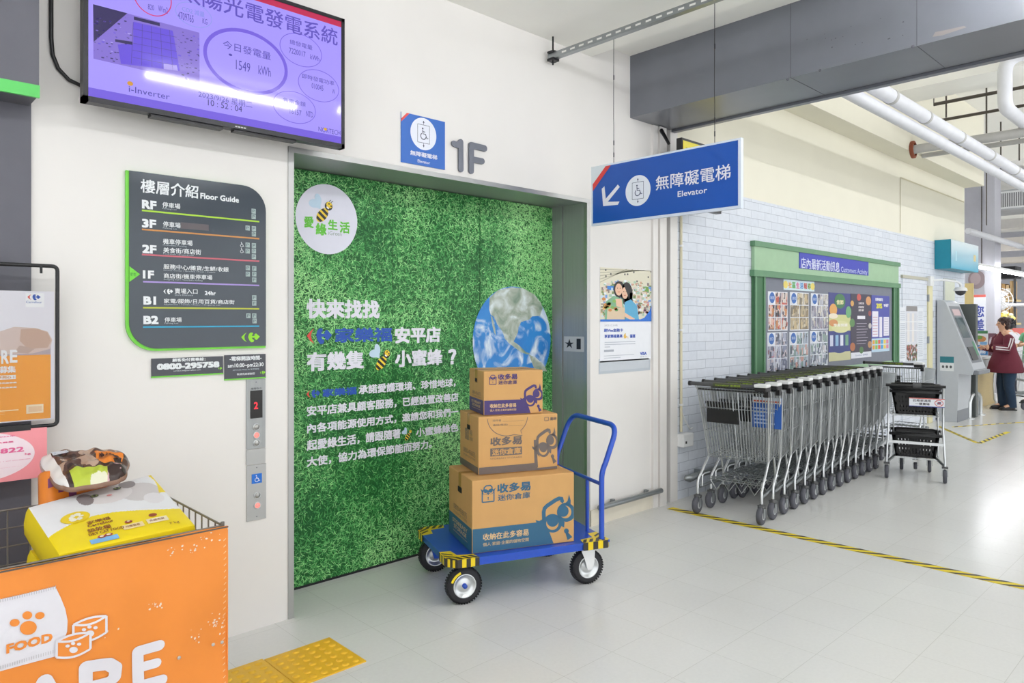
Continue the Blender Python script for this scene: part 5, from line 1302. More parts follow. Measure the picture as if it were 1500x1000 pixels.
# ------------------------------------------------------------------ bags in the bin
def pillow(name, label, A, B, C, Dd, th, paint, nx=150, ny=110, bulge=.03, seal=True, decals=None, group=None, wr=.0, pinch=0.0):
    """a filled bag: A B C D are the corners of its upper face, th its thickness"""
    A, B, C, Dd = map(Vector, (A, B, C, Dd)); nrm = ((B - A).cross(Dd - A)).normalized()
    def P(s_, t_):
        u, v = 2 * s_ - 1, 2 * t_ - 1; f_ = 1 - pinch * (u * v) ** 4; wv_ = pinch * .05
        s_ = .5 + u / 2 * f_ + wv_ * math.sin(v * 7) * u; t_ = .5 + v / 2 * f_ + wv_ * math.sin(u * 9 + 1) * v
        return A * (1 - s_) * (1 - t_) + B * s_ * (1 - t_) + C * s_ * t_ + Dd * (1 - s_) * t_
    def top(s_, t_, w_=0.0):
        k = (max(0, 1 - abs(2 * s_ - 1) ** 3.2) * max(0, 1 - abs(2 * t_ - 1) ** 3.2)) ** .6
        r_ = wr * (math.sin(s_ * 21 + t_ * 9) + math.sin(t_ * 27 - s_ * 13) + .7 * math.sin(s_ * 40 + 2)) * k
        return P(s_, t_) + nrm * (bulge * k + r_ + w_)
    t = thing(name, label, 'bag', ((A + C) / 2 - nrm * th)[:], group)
    m = MB(); vs = []; fs = []; ms = []
    for j in range(ny + 1):
        for i in range(nx + 1): vs.append(top(i / nx, j / ny))
    b0 = len(vs)
    by = {}
    for j in range(ny):
        for i in range(nx):
            a = j * (nx + 1) + i; by.setdefault(paint((i + .5) / nx, (j + .5) / ny), []).append((a, a + 1, a + nx + 2, a + nx + 1))
    off = len(m.v); m.v += [tuple(v_) for v_ in vs]
    for mm, ff in by.items():
        i = m.mid(mm)
        for f_ in ff: m.f.append(f_); m.mi.append(i); m.sm.append(True)
    # rounded sides and underside
    ring_ = [(i / 40, 0) for i in range(40)] + [(1, i / 40) for i in range(40)] + [(1 - i / 40, 1) for i in range(40)] + [(0, 1 - i / 40) for i in range(40)]
    prof = ((0, 0), (.006, .15), (.010, .5), (.006, .85), (-.02, 1.0))
    cen = (A + B + C + Dd) / 4; side = paint(-1, -1); vv = []; ff = []
    for (o_, d_) in prof:
        for (s_, t_) in ring_:
            p = P(s_, t_); out = p - cen; out -= nrm * out.dot(nrm); out.normalize(); vv.append(p + out * (o_ * min(1, th / .05)) - nrm * (th * d_))
    n = len(ring_)
    for k in range(len(prof) - 1):
        for i in range(n): ff.append(((k + 1) * n + i, (k + 1) * n + (i + 1) % n, k * n + (i + 1) % n, k * n + i))
    ff.append(tuple((len(prof) - 1) * n + i for i in range(n))[::-1])
    m.add(vv, ff, side, True)
    if decals: decals(m, lambda s_, t_, w_: tuple(top(s_, t_, w_)))
    sub(m, 'bag_body', t)
    return t
Yl, Wt = ink('#f7dc10'), ink('#f1f1f3'); Cg, Cp = ink('#8d8384'), ink('#d8d2d1')
def cat_paint(s_, t_):
    if s_ < 0: return Yl
    edge = .30 + .13 * math.sin(s_ * 4.2 + .3) + .12 * s_
    if t_ < edge: return Yl
    if s_ > .955 + .03 * math.sin(t_ * 9) and t_ > .62: return Yl
    def el(a, b_, ra, rb): return ((s_ - a) / ra) ** 2 + ((t_ - b_) / rb) ** 2 < 1
    if el(.86, .54, .085, .10): return ink('#ece8ea')
    if el(.37, .82, .06, .13): return Cg
    if el(.745, .915, .07, .09): return Cg
    if el(.55, .81, .20, .18): return ink('#e7e1e0')
    if el(.80, .71, .17, .18): return Cp
    return Wt
def cat_decals(m, sf):
    def dsc(s_, t_, a, b_, mm, w_): m.add([sf(s_ + a * math.cos(2 * math.pi * k / 20), t_ + b_ * math.sin(2 * math.pi * k / 20), w_) for k in range(20)], [tuple(range(20))], mm)
    for s_ in (.445, .645): dsc(s_, .83 + (s_ - .445) * .2, .034, .030, ink('#4a463c'), .002); dsc(s_, .83 + (s_ - .445) * .2, .026, .022, ink('#8a9a5c'), .003); dsc(s_, .83 + (s_ - .445) * .2, .010, .020, ink('#20201e'), .004)
    dsc(.55, .77, .022, .018, ink('#d98f8d'), .002)
    dsc(.225, .52, .105, .10, ink('#f4d413'), .002)
    rr_ = random.Random(3)
    for k in range(9): dsc(.225 + rr_.uniform(-.06, .06), .52 + rr_.uniform(-.05, .05), rr_.uniform(.01, .025), rr_.uniform(.012, .03), ink('#f6f1de'), .003)
    Br = ink('#8a3a1c')
    m.text('家樂福', .27, .335, .44, .39, Br, .0025, .012, surf=sf); m.text('Carrefour', .26, .285, .45, .33, Br, .0025, .02, surf=sf)
    m.text('貓乾糧', .24, .195, .41, .26, Br, .0025, .012, surf=sf); m.text('DRY CAT FOOD', .235, .145, .49, .185, Br, .0025, .015, surf=sf)
    def rc(a, b_, c, d, mm, w_=.002): m.add([sf(a, b_, w_), sf((a + c) / 2, b_, w_), sf(c, b_, w_), sf(c, d, w_), sf((a + c) / 2, d, w_), sf(a, d, w_)], [(0, 1, 2, 3, 4, 5)], mm)
    rc(.22, .03, .42, .09, ink('#7fb6e2')); dsc(.31, .10, .03, .022, ink('#a5442a'), .003); dsc(.36, .105, .03, .022, ink('#a5442a'), .003); dsc(.31, .10, .016, .012, ink('#f6e7c8'), .004); dsc(.36, .105, .016, .012, ink('#f6e7c8'), .004)
    rc(.48, .12, .64, .19, ink('#f2dca0')); dsc(.545, .23, .03, .024, ink('#a5442a'), .002); dsc(.545, .235, .012, .01, ink('#f6e7c8'), .003); m.text('均衡營養', .50, .14, .61, .17, Br, .003, surf=sf)
    rc(.67, .13, .84, .20, ink('#f4e6c2')); dsc(.745, .25, .034, .026, ink('#a5442a'), .002); m.text('亮麗毛髮', .69, .15, .81, .18, Br, .003, surf=sf); m.text('7 kg', .82, .05, .90, .09, Br, .0025, surf=sf)
pillow('cat_food_bag', 'big yellow and white cat food bag with cat face, on top in the bin', (.492, 2.455, .803), (.895, 2.50, .803), (.918, 3.03, .885), (.472, 2.79, .883), .11, cat_paint, decals=cat_decals, bulge=.012)
pillow('pet_food_bag', 'plain yellow pet food bag under the big cat food bag', (.50, 2.47, .69), (.90, 2.52, .69), (.91, 2.98, .745), (.475, 2.78, .745), .12, lambda s_, t_: Yl, 20, 20, .01)
Or_ = ink('#e2822a')
def orange_paint(s_, t_): return ink('#7b3a6a') if s_ >= 0 and (int(s_ * 9) + int(t_ * 7)) % 5 == 0 else Or_
pillow('pet_food_bag', 'orange pet food bag standing behind the yellow bag, under the brown one', (.535, 2.82, .79), (.80, 2.98, .80), (.80, 3.06, .945), (.555, 2.95, .965), .05, orange_paint, 40, 30, .02)
Brn = [ink(c) for c in ('#3a2a26', '#5a4038', '#8a6a58', '#b79a86', '#d9cfc8', '#efece8')]
def brown_paint(s_, t_):
    if s_ < 0: return Brn[2]
    n_ = mnoise.noise((s_ * 4, t_ * 3, 1.7)) + .5 * mnoise.noise((s_ * 11, t_ * 9, 4.0))
    if s_ < .12: return Brn[5]
    if s_ > .60 and .32 < t_ < .72 and s_ < .93: return Or_ if n_ > -.25 else Brn[0]
    if t_ < .22 and .2 < s_ < .72: return ink('#b9c840') if n_ > -.2 else ink('#e3e2c8')
    if t_ < .3 and s_ >= .72: return Brn[0] if n_ > .05 else ink('#c9a0a6')
    if t_ > .8: return Brn[2] if n_ > 0 else Brn[3]
    return Brn[0] if n_ > .05 else Brn[1] if n_ > -.25 else Brn[3]
def brown_decals(m, sf):
    m.add([sf(.13, .70, .003), sf(.30, .66, .003), sf(.30, .80, .003), sf(.13, .84, .003)], [(0, 1, 2, 3)], ink('#dfe6f0'))
    m.text('滿意包', .15, .72, .28, .78, ink('#6f8ab8'), .004, surf=sf); m.text('成犬乾糧', .63, .45, .88, .58, ink('#4a2620'), .004, .02, surf=sf)
M_FOIL = mat('foil', '#d9cfc8', .2)
for k in Brn: k.node_tree.nodes['Principled BSDF'].inputs['Roughness'].default_value = .22
bA, bB, bC, bD = (onZ(88, 717, .925) + (.925,), onZ(184, 701, .93) + (.93,), onZ(190, 664, .99) + (.99,), onZ(50, 668, .99) + (.99,))
pillow('dog_food_bag', 'brown glossy crumpled pet food bag lying on top of the pile', bA, bB, bC, bD, .02, brown_paint, 120, 90, .045, decals=brown_decals, wr=.0036, pinch=.16)

# ------------------------------------------------------------------ poster stand and pink card
SY_ = 3.28
ps = thing('poster_stand', 'black framed acrylic poster stand with orange and white charity poster', 'poster stand', (.43, SY_, 0))
sx1, szt = onY(84, 390, SY_); szb = onY(82, 622, SY_)[1]; sx0 = sx1 - .455
mb = MB(); r_ = .02
mb.tube(arc_pts((sx0, SY_, szt - .1), (sx0, SY_, szt), (sx0 + .1, SY_, szt), r_) + arc_pts((sx1 - .1, SY_, szt), (sx1, SY_, szt), (sx1, SY_, szt - .1), r_) + arc_pts((sx1, SY_, szb + .1), (sx1, SY_, szb), (sx1 - .1, SY_, szb), r_) + arc_pts((sx0 + .1, SY_, szb), (sx0, SY_, szb), (sx0, SY_, szb + .1), r_), .0075, M_BLACK, 8, closed=True)
mb.box(sx0 + .1, SY_ - .012, szb - .01, sx1 - .09, SY_ + .008, szb + .012, M_BLACK)
sub(mb, 'frame', ps)
mb = MB(); mb.tube([(sx0 + .21, SY_ + .02, .02), (sx0 + .21, SY_ + .02, szb)], .011, M_BLACK, 10); sub(mb, 'pole', ps)
mb = MB(); mb.bbox(sx0 + .06, SY_ - .07, 0, sx0 + .36, SY_ + .06, .02, M_BLACK, .006); sub(mb, 'foot_plate', ps)
mb = MB(); mb.tube([(sx1 - .20 + .145, SY_ - .004, szt), (sx1 - .055, SY_ - .004, szt - .03)], .005, M_BLACK, 6); sub(mb, 'clip', ps)
FS = frameY(SY_ - .004)
mb = MB(FS)
p1x, p1z = onY(79, 427, SY_); pbz = onY(77, 613, SY_)[1]
mb.box(sx0 + .02, pbz, -.002, p1x, p1z, 0, ink('#eceaf2')); w_ = .001
zo = onY(71, 519, SY_)[1]; zg = onY(75, 520, SY_)[1]
mb.rect(sx0 + .02, pbz + .004, p1x - .012, zo, ink('#f2a035'), w_)
mb.rect(sx0 + .02, zo, p1x - .012, zo + .03, ink('#b9a9b0'), w_)
def po(x, y): return onY(x / 2.944, 380 + y / 2.944, SY_ - .005)
mb.poly([po(0, 310), po(60, 290), po(150, 295), po(205, 310), po(225, 345), po(215, 385), po(140, 405), po(0, 410)], ink('#d9c5bd'), w_ + .0004)
mb.poly([po(90, 300), po(160, 297), po(205, 315), po(220, 350), po(205, 380), po(120, 385), po(85, 350)], ink('#c9a996'), w_ + .0008)
mb.poly([po(85, 370), po(150, 385), po(120, 405), po(60, 400)], ink('#c2a89c'), w_ + .001)
mb.text('E', *po(42, 445), *po(75, 388), ink('#f4f3f6'), w_ + .001, .03); mb.text('R', *po(5, 450), *po(38, 390), ink('#f4f3f6'), w_ + .001, .03)
mb.text('勸募集', *po(-40, 492), *po(68, 458), ink('#f4f3f6'), w_ + .001, .05); mb.rect(*po(-40, 520), *po(68, 497), ink('#f4f3f6'), w_ + .001); mb.text('攜手同心 1', *po(-30, 516), *po(60, 500), ink('#e09a3a'), w_ + .0016, .03)
for y0_, y1_ in ((526, 540), (546, 560)): mb.text('愛心捐助毛孩專案', *po(-60, y1_), *po(72, y0_), ink('#f4f3f6'), w_ + .001, .03)
mb.rect(*po(110, 205), *po(190, 145), ink('#f6f6f9'), w_ + .001); a = po(118, 175); c = po(175, 150); arrow_logo(mb, a[0], a[1], c[0], c[1], RD, BL, w_ + .0016); mb.text('Carrefour', *po(112, 188), *po(180, 179), BL, w_ + .0016); 
for y_ in (650, 658, 666): mb.rect(*po(-30, y_ + 3), *po(80 if y_ < 655 else 20, y_), ink('#f8ddb0'), w_ + .001)
mb.rect(*po(113, 665), *po(187, 622), ink('#f7e3c4'), w_ + .001); mb.rect(*po(122, 658), *po(180, 630), ink('#ecc9a0'), w_ + .0016)
pst = sub(mb, 'poster', ps)
ga = mat('clear_acrylic', '#ffffff', .05, noise=0, trans=1.0); ga.node_tree.nodes['Principled BSDF'].inputs['IOR'].default_value = 1.15
mb = MB(FS); mb.box(sx0 + .008, szb + .012, .004, sx1 - .008, szt - .008, .006, ga); sub(mb, 'acrylic_cover', ps)
mb = MB(FS); cx1, cz1 = onY(68, 624, SY_); cz0 = onY(68, 697, SY_)[1]
mb.box(sx0 + .02, cz0, .004, cx1, cz1 - .002, .006, ink('#f59aa2'))
ex1 = onY(50, 665, SY_)[0]; ecz = onY(10, 666, SY_)[1]; ecx = ex1 - .19
mb.disc(ecx, ecz, .19, .093, ink('#f6e4ec'), .0068, 60); PK = ink('#e5679a')
def pk(x, y): return onY(x / 4.168, 600 + y / 4.168, SY_ - .006)
mb.text('2022年', *pk(-22, 172), *pk(92, 152), PK, .0074, .02); mb.text('共募集', *pk(-22, 208), *pk(82, 188), PK, .0074, .03); mb.text('5,822', *pk(-70, 280), *pk(145, 222), PK, .0074, .03); mb.text('kg', *pk(150, 277), *pk(186, 258), PK, .0074, .02)
mb.text('2,911戶次受惠', *pk(-60, 325), *pk(186, 295), PK, .0074, .02); mb.text('感謝您的愛心', *pk(-75, 365), *pk(132, 340), PK, .0074, .02)
o = mb.build('pink_card'); tag(o, 'pink card with white oval 2022 donation figures under the poster frame', 'card')

# ================================================================== FLOOR MARKINGS
def hazard_strip(p, q_, wd, period, label, base='#ecd41f'):
    p, q_ = Vector(p), Vector(q_); d = (q_ - p); L_ = d.length; d.normalize(); n = Vector((-d.y, d.x))
    m = MB(Matrix(((d.x, n.x, 0, p.x), (d.y, n.y, 0, p.y), (0, 0, 1, 0), (0, 0, 0, 1))))
    m.box(0, -wd / 2, .0002, L_, wd / 2, .0015, mat('floor_tape_yellow', base, .5, noise=.08, nscale=40))
    k = 0.0
    while k < L_ - period - wd:
        m.poly([(k, -wd / 2), (k + period * .42, -wd / 2), (k + period * .45 + wd * 1.7, wd / 2), (k + wd * 1.7, wd / 2)], mat('floor_tape_black', '#453f38', .5, noise=.1), .0019); k += period
    return tag(m.build('floor_tape'), label, 'tape')
hazard_strip((4.83, 3.26), (4.85, -3.2), .08, .13, 'long black and yellow hazard tape on the floor from the black slot')
hazard_strip((11.25, 3.17), (10.05, 2.40), .055, .16, 'hazard tape on the floor before the cash machine, slanting to the wall', '#e6d65a')
hazard_strip((10.05, 2.39), (11.35, 2.36), .055, .16, 'hazard tape on the floor running towards the store, beyond the basket trolley', '#e6d65a')
hazard_strip((11.3, 3.0), (12.6, 2.42), .04, .16, 'faint worn hazard tape on the floor in front of the metal hoop', '#cfc79a')
for i, x in enumerate((1.384, 1.062)):
    m = MB(); t_ = mat('tactile_yellow', '#eebb2a', .45, noise=.06, nscale=20)
    x1_ = x + .318; y0_, y1_ = 2.715 + .012 * i, 3.033 + .012 * i
    m.box(x, y0_, .0003, x1_, y1_, .006, t_)
    for a in range(6):
        for b_ in range(6): m.lathe([(0, .0165), (.003, .0145), (.0048, .010), (.0052, .0005)], (x + .032 + a * .0508, y0_ + .032 + b_ * .0508, .006), (0, 0, 1), t_, 12)
    tag(m.build('tactile_tile'), ['yellow tactile paving tile at the right end, its corner bare', 'yellow tactile paving tile partly hidden by the bin'][i], 'tile')

# ================================================================== NOTICE BOARD
nb = thing('notice_board', 'long green framed notice board with grey felt on the brick wall', 'notice board', (8.35, D, .95))
NX0, NX1, NZ0, NZ1 = 6.34, 10.2, .93, 2.24
GF = mat('green_board_frame', '#62906b', .5, noise=.08); GFD = mat('green_board_groove', '#3d6f48', .5, noise=.08); GL = mat('pale_green_header', '#9fc29d', .5, noise=.06)
mb = MB(WALLF)
mb.box(NX0 - .03, 1.905, .002, NX1 + .04, 1.965, .05, GF); mb.box(NX0 - .02, NZ1 - .05, .002, NX1 + .03, NZ1, .05, GF); mb.box(NX0, NZ0 - .01, .002, NX1, NZ0 + .03, .03, GL)
mb.box(NX0, NZ0, .002, NX0 + .2, 1.91, .035, GFD); mb.box(NX1 - .2, NZ0, .002, NX1, 1.91, .035, GFD)
for x in (NX0, NX0 + .17, NX1 - .2, NX1 - .03): mb.box(x, NZ0, .03, x + .03, 1.91, .045, GF)
sub(mb, 'frame', nb)
mb = MB(WALLF); mb.box(NX0, 1.96, .002, NX1, NZ1 - .04, .035, GL); sub(mb, 'header_panel', nb)
mb = MB(WALLF); mb.box(NX0 + .19, NZ0 + .02, .002, NX1 - .19, 1.91, .02, mat('grey_felt', '#80848f', .8, noise=.05)); sub(mb, 'felt_panel', nb)
mb = MB(WALLF); bx0_, bz1_ = onY(1171, 369, D - .04); bx1_, bz0_ = onY(1272, 406, D - .04)
mb.box(bx0_, bz0_ + .02, .036, bx1_, bz1_, .042, ink('#2d38b4'))
def n5(x, y): return onY(1090 + x / 4.544, 340 + y / 4.544, D - .043)
a = n5(378, 240); mb.text('店內最新活動訊息', a[0], a[1], n5(636, 260)[0], n5(378, 165)[1], ink('#dfe4f6'), .043, .01); a = n5(645, 272); mb.text('Customers Activity', a[0], a[1] - .005, n5(820, 290)[0], n5(645, 228)[1], ink('#c9d2f2'), .043, .005)
tag(mb.build('title_sign'), 'blue title sign with white lettering on the green board header', 'sign')
def on_board(x0, y0, y1, x1): a = n5(x0, y0); return a[0], n5(x0, y1)[1], n5(x1, y0)[0], a[1]
def collage(label, box, badge, pal, seed, red=False, rows=3):
    m = MB(WALLF); x0, z0, x1, z1 = box; m.box(x0, z0, .0205, x1, z1, .023, ink('#e8ebf2')); rn = random.Random(seed); w_ = .0235
    W_, H_ = x1 - x0, z1 - z0
    for r_ in range(rows):
        c0_ = 0 if r_ else .36; a = z1 - H_ * (.02 + r_ * .325); b_ = z1 - H_ * (.02 + r_ * .325 + .305)
        for cell in range(2 if r_ == 0 else (3 if seed % 2 else 2)):
            n = 2 if r_ == 0 else (3 if seed % 2 else 2); u0 = x0 + W_ * (c0_ + (1 - c0_) * cell / n + .015); u1 = x0 + W_ * (c0_ + (1 - c0_) * (cell + 1) / n - .015)
            m.rect(u0, b_, u1, a, ink(rn.choice(pal)), w_)
            for k in range(70):
                s_ = rn.uniform(.02, .075); u = rn.uniform(u0, u1 - s_ * .7); v = rn.uniform(b_, a - s_ * .5)
                pts = [(u, v), (min(u1, u + s_ * .6), v), (min(u1, u + s_ * .7), min(a, v + s_)), (u + s_ * .1, min(a, v + s_))]
                m.poly(pts, ink(rn.choice(pal)), w_ + .00004 * (k + 1))
    if red: m.rect(x0 + .02, z0 + H_ * .38, x0 + W_ * .32, z0 + H_ * .62, ink('#d8433f'), w_ + .002)
    for k in range(badge): pass
    m.disc(x0 + W_ * .19, z1 - H_ * .16, W_ * .155, H_ * .155, ink('#f0f3f8'), w_ + .002, 28); m.disc(x0 + W_ * .19, z1 - H_ * .16, W_ * .135, H_ * .14, ink('#2f66b4'), w_ + .0025, 28); m.text('活動花絮', x0 + W_ * .09, z1 - H_ * .20, x0 + W_ * .29, z1 - H_ * .12, ink('#dfe8f6'), w_ + .003)
    return tag(m.build('photo_poster'), label, 'poster', 'photo posters on the notice board')
P1 = ['#d9cdc6', '#3a3438', '#c98a5a', '#8a8a98', '#e6d6cf', '#c75a4a', '#5c5560', '#e2b9a8']; P2 = ['#b9aa8c', '#8f7f62', '#d6ccb4', '#a89a86', '#c9b48c', '#7c7468']; P3 = ['#b6b6c0', '#8d8ea0', '#d8d4cc', '#6f6f80', '#c9c3b4', '#9a92a0']
P4 = ['#a9adc0', '#6f7488', '#d0d2dc', '#4a4c5c', '#c4b8bc', '#8a8fa6']; P5 = ['#9fb0b4', '#d6d9de', '#5c6470', '#c79a90', '#7f9a94', '#b2bccb']; P6 = ['#b4bcc8', '#7a8294', '#dfe2e8', '#8fa39c', '#555d6c', '#c9c2c4']
collage('photo poster with orange and dark pictures, top left on the grey board', on_board(172, 392, 657, 302), 1, P1, 1)
collage('photo poster with brown classroom pictures, top middle of the photo posters', on_board(318, 397, 655, 443), 1, P2, 2)
collage('photo poster with grey hall pictures, top right of the photo posters', on_board(458, 405, 650, 572), 1, P3, 3)
collage('photo poster with a red block, bottom left on the grey board', on_board(168, 668, 938, 300), 1, P4, 5, True)
collage('photo poster with crowd pictures, bottom middle of the photo posters', on_board(315, 665, 918, 440), 1, P5, 6)
collage('photo poster with bluish crowd pictures, bottom right of the photo posters', on_board(452, 658, 900, 568), 1, P6, 7)
m = MB(WALLF); x0, z0, x1, z1 = on_board(276, 312, 382, 480); m.box(x0, z0, .0205, x1, z1, .023, ink('#cfe3ea')); rn = random.Random(2)
for k, ch_ in enumerate('社區生活報導'): m.text(ch_, x0 + (.14 + k * .125) * (x1 - x0), z0 + .02, x0 + (.25 + k * .125) * (x1 - x0), z1 - .02, ink(('#e6a83a', '#58a858', '#d86a9a', '#4a8fd0', '#c0504a', '#7a9a3a')[k]), .0235, .04)
for u in (.06, .94): m.disc(x0 + u * (x1 - x0), (z0 + z1) / 2, .05, .04, ink('#e8d46a'), .0235, 16)
tag(m.build('banner_strip'), 'small colourful title strip pinned above the photo posters', 'banner')
x0, z0, x1, z1 = on_board(575, 400, 862, 720); m = MB(WALLF); m.box(x0, z0, .0205, x1, z1, .023, ink('#3a3f84')); W_, H_ = x1 - x0, z1 - z0
def bd(m, u, v, ru, rv, c_, w_): m.disc(x0 + u * W_, z0 + v * H_, ru * W_, rv * H_, ink(c_), w_, 28)
m.rect(x0, z0, x1, z0 + .13 * H_, ink('#c9c79a'), .0235); bd(m, .5, .28, .48, .17, '#2f3f7e', .0238); m.rect(x0, z0 + .44 * H_, x1, z0 + .68 * H_, ink('#cfcf8e'), .024); bd(m, .55, .5, .43, .09, '#d9d7a0', .0243)
bd(m, .5, .88, .25, .11, '#3f7a4a', .0246); bd(m, .2, .75, .17, .09, '#e2a658', .0246); bd(m, .2, .66, .2, .04, '#efe3cc', .0248); bd(m, .2, .56, .2, .05, '#d3925a', .0248); bd(m, .9, .72, .13, .09, '#6fae78', .0246); m.text('佳節', x0 + .34 * W_, z0 + .83 * H_, x0 + .66 * W_, z0 + .90 * H_, ink('#e9e3b0'), .0252, .03); m.text('早鳥預購', x0 + .2 * W_, z0 + .50 * H_, x0 + .85 * W_, z0 + .55 * H_, ink('#f6f2e2'), .0252, .03)
for u, c_ in ((.12, '#cfd4e6'), (.36, '#8fb8d6'), (.58, '#dfe3ee'), (.82, '#6fa080')): m.rect(x0 + (u - .07) * W_, z0 + .22 * H_, x0 + (u + .07) * W_, z0 + .38 * H_, ink(c_), .0248)
tag(m.build('event_poster'), 'navy and green event poster with food pictures, left of the dark menu poster', 'poster')
x0, z0, x1, z1 = on_board(722, 408, 842, 858); m = MB(WALLF); m.box(x0, z0, .0205, x1, z1, .024, ink('#3a3346')); W_, H_ = x1 - x0, z1 - z0
m.rect(x0, z0, x1, z0 + .09 * H_, ink('#e4e6ee'), .0245); m.text('Carrefour 家樂福', x0 + .2 * W_, z0 + .03 * H_, x0 + .8 * W_, z0 + .06 * H_, ink('#6a70a0'), .025)
for u, v, r_, c_ in ((.38, .95, .1, '#c8554a'), (.85, .90, .13, '#d69a62'), (.06, .85, .08, '#d9a55a'), (.06, .55, .12, '#5c8a4e'), (.08, .18, .12, '#b06a3e'), (.92, .2, .1, '#b98a5a'), (.93, .5, .08, '#c7c1bc'), (.5, .12, .1, '#4e7a44'), (.92, .7, .08, '#9a4a44')): bd(m, u, v, r_, r_ * .55, c_, .0246)
for v, s_ in ((.84, '全新登場'), (.78, '美食饗宴'), (.73, '菜單')): m.text(s_, x0 + .35 * W_, z0 + v * H_, x0 + .62 * W_, z0 + (v + .035) * H_, ink('#e6dfe0'), .0252, .02)
m.rect(x0 + .3 * W_, z0 + .61 * H_, x0 + .68 * W_, z0 + .66 * H_, ink('#eceaf0'), .0252)
for k in range(8): m.rect(x0 + .26 * W_, z0 + (.22 + k * .045) * H_, x0 + (.7 + .06 * (k % 3)) * W_, z0 + (.228 + k * .045) * H_, ink('#b9b2c0'), .0252)
tag(m.build('event_poster'), 'dark brown menu poster framed by fruit, between two bright posters', 'poster')
x0, z0, x1, z1 = on_board(860, 418, 800, 978); m = MB(WALLF); m.box(x0, z0, .0205, x1, z1, .023, ink('#4a50a8')); W_, H_ = x1 - x0, z1 - z0
m.rect(x0, z0, x1, z0 + .24 * H_, ink('#bcd6e8'), .0235)
for k in range(12): m.rect(x0 + (.04 + .155 * (k % 6)) * W_, z0 + (.05 + .09 * (k // 6)) * H_, x0 + (.17 + .155 * (k % 6)) * W_, z0 + (.12 + .09 * (k // 6)) * H_, ink(('#e6a23a', '#8cc04a', '#e2603a', '#4a9fd0', '#f0d050', '#d880a0')[k % 6]), .0238)
for u0, u1, v0 in ((.03, .36, .27), (.42, .58, .26), (.66, .97, .28)): m.rect(x0 + u0 * W_, z0 + v0 * H_, x0 + u1 * W_, z0 + .62 * H_ + (.1 * H_ if u0 < .1 else 0), ink('#eae6f0'), .0238)
for k in range(7): m.rect(x0 + .06 * W_, z0 + (.31 + k * .05) * H_, x0 + .32 * W_, z0 + (.32 + k * .05) * H_, ink('#c98a9a'), .0242); m.rect(x0 + .7 * W_, z0 + (.31 + k * .045) * H_, x0 + .93 * W_, z0 + (.318 + k * .045) * H_, ink('#a9a9c4'), .0242)
m.text('家樂福錢包', x0 + .2 * W_, z0 + .90 * H_, x0 + .62 * W_, z0 + .96 * H_, ink('#eef0fa'), .0242, .03); m.text('20%', x0 + .25 * W_, z0 + .77 * H_, x0 + .58 * W_, z0 + .86 * H_, ink('#e6e04a'), .0242, .05); m.text('9折', x0 + .66 * W_, z0 + .80 * H_, x0 + .95 * W_, z0 + .86 * H_, ink('#f0ecf6'), .0242, .04)
tag(m.build('event_poster'), 'blue discount poster with yellow 20% at the right end of the board', 'poster')

# brick-printed door with its printed window -------------------------------
door2 = struct(bpy.data.objects.new('door_2', None)); COL.objects.link(door2); door2.location = (10.95, D, 0); WORLD['door_2'] = Vector((10.95, D, 0))
mb = MB(WALLF); ym = mat('cream_door_frame', '#e3dcb4', .5, noise=.05)
mb.box(10.42, 0, .001, 11.42, 2.05, .012, M_BRICK); sub(mb, 'door_leaf', door2)
mb = MB(WALLF); mb.box(11.44, 0, .001, 11.62, 2.09, .03, ym); mb.box(10.38, 2.05, .001, 11.62, 2.09, .03, mat('door_head_grey', '#b9b7a6', .5)); sub(mb, 'door_frame', door2)
for z in (.5, 1.15, 1.75): mb = MB(WALLF); mb.box(11.42, z, .012, 11.46, z + .1, .035, M_ZINC); sub(mb, 'hinge', door2)
mb = MB(WALLF); mb.box(11.66, 1.52, .001, 11.74, 1.62, .012, M_GREYPL); tag(mb.build('wall_switch'), 'small grey switch plate beside the cream door frame', 'switch')
mb = MB(WALLF); mb.box(12.1, 1.36, .001, 12.22, 1.56, .006, ink('#9cc3dc')); tag(mb.build('wall_label'), 'pale blue label on the brick wall above the cash machine side', 'label')
wx0, wz1 = onY(1326, 450, D); wx1 = onY(1342, 450, D)[0]; wz0 = onY(1326, 528, D)[1]
mb = MB(WALLF); w_ = .0135
for a, b_ in ((wx0 - .26, wx0 - .02), (wx1 + .02, wx1 + .26)):
    mb.rect(a, wz0, b_, wz1, ink('#e6eaf0'), w_)
    for k in range(24): z = wz0 + .04 + k * (wz1 - wz0 - .08) / 24; mb.rect(a + .03, z, b_ - .03, z + .012, ink('#c3c9d2'), w_ + .0005)
mb.rect(wx0, wz0, wx1, wz1 + .02, ink('#dcdde4'), w_); mb.rect(wx0, wz1 - .05, wx1, wz1 + .02, ink('#8f8b8a'), w_ + .0005)
for k in range(4): a = wx0 + .04 + k * (wx1 - wx0 - .08) / 4; mb.rect(a, wz0 + .25, a + .09, wz1 - .08, ink('#d3d6de' if k % 2 else '#e9e4e0'), w_ + .0006)
rn = random.Random(5)
for k in range(90): u = rn.uniform(wx0, wx1 - .04); v = rn.uniform(wz0, wz0 + .28 * (wz1 - wz0)); mb.disc(u + .02, v, .022, .02, ink(rn.choice(('#a9564a', '#6f7a52', '#7d5a50', '#c98a80', '#54503f'))), w_ + .0008 + k * .00003, 8)
for z in (wz0 + .55 * (wz1 - wz0), wz0 + .72 * (wz1 - wz0)): mb.rect(wx0 - .3, z, wx1 + .3, z + .012, ink('#f1f2f4'), w_ + .004)
sub(mb, 'printed_window', door2)

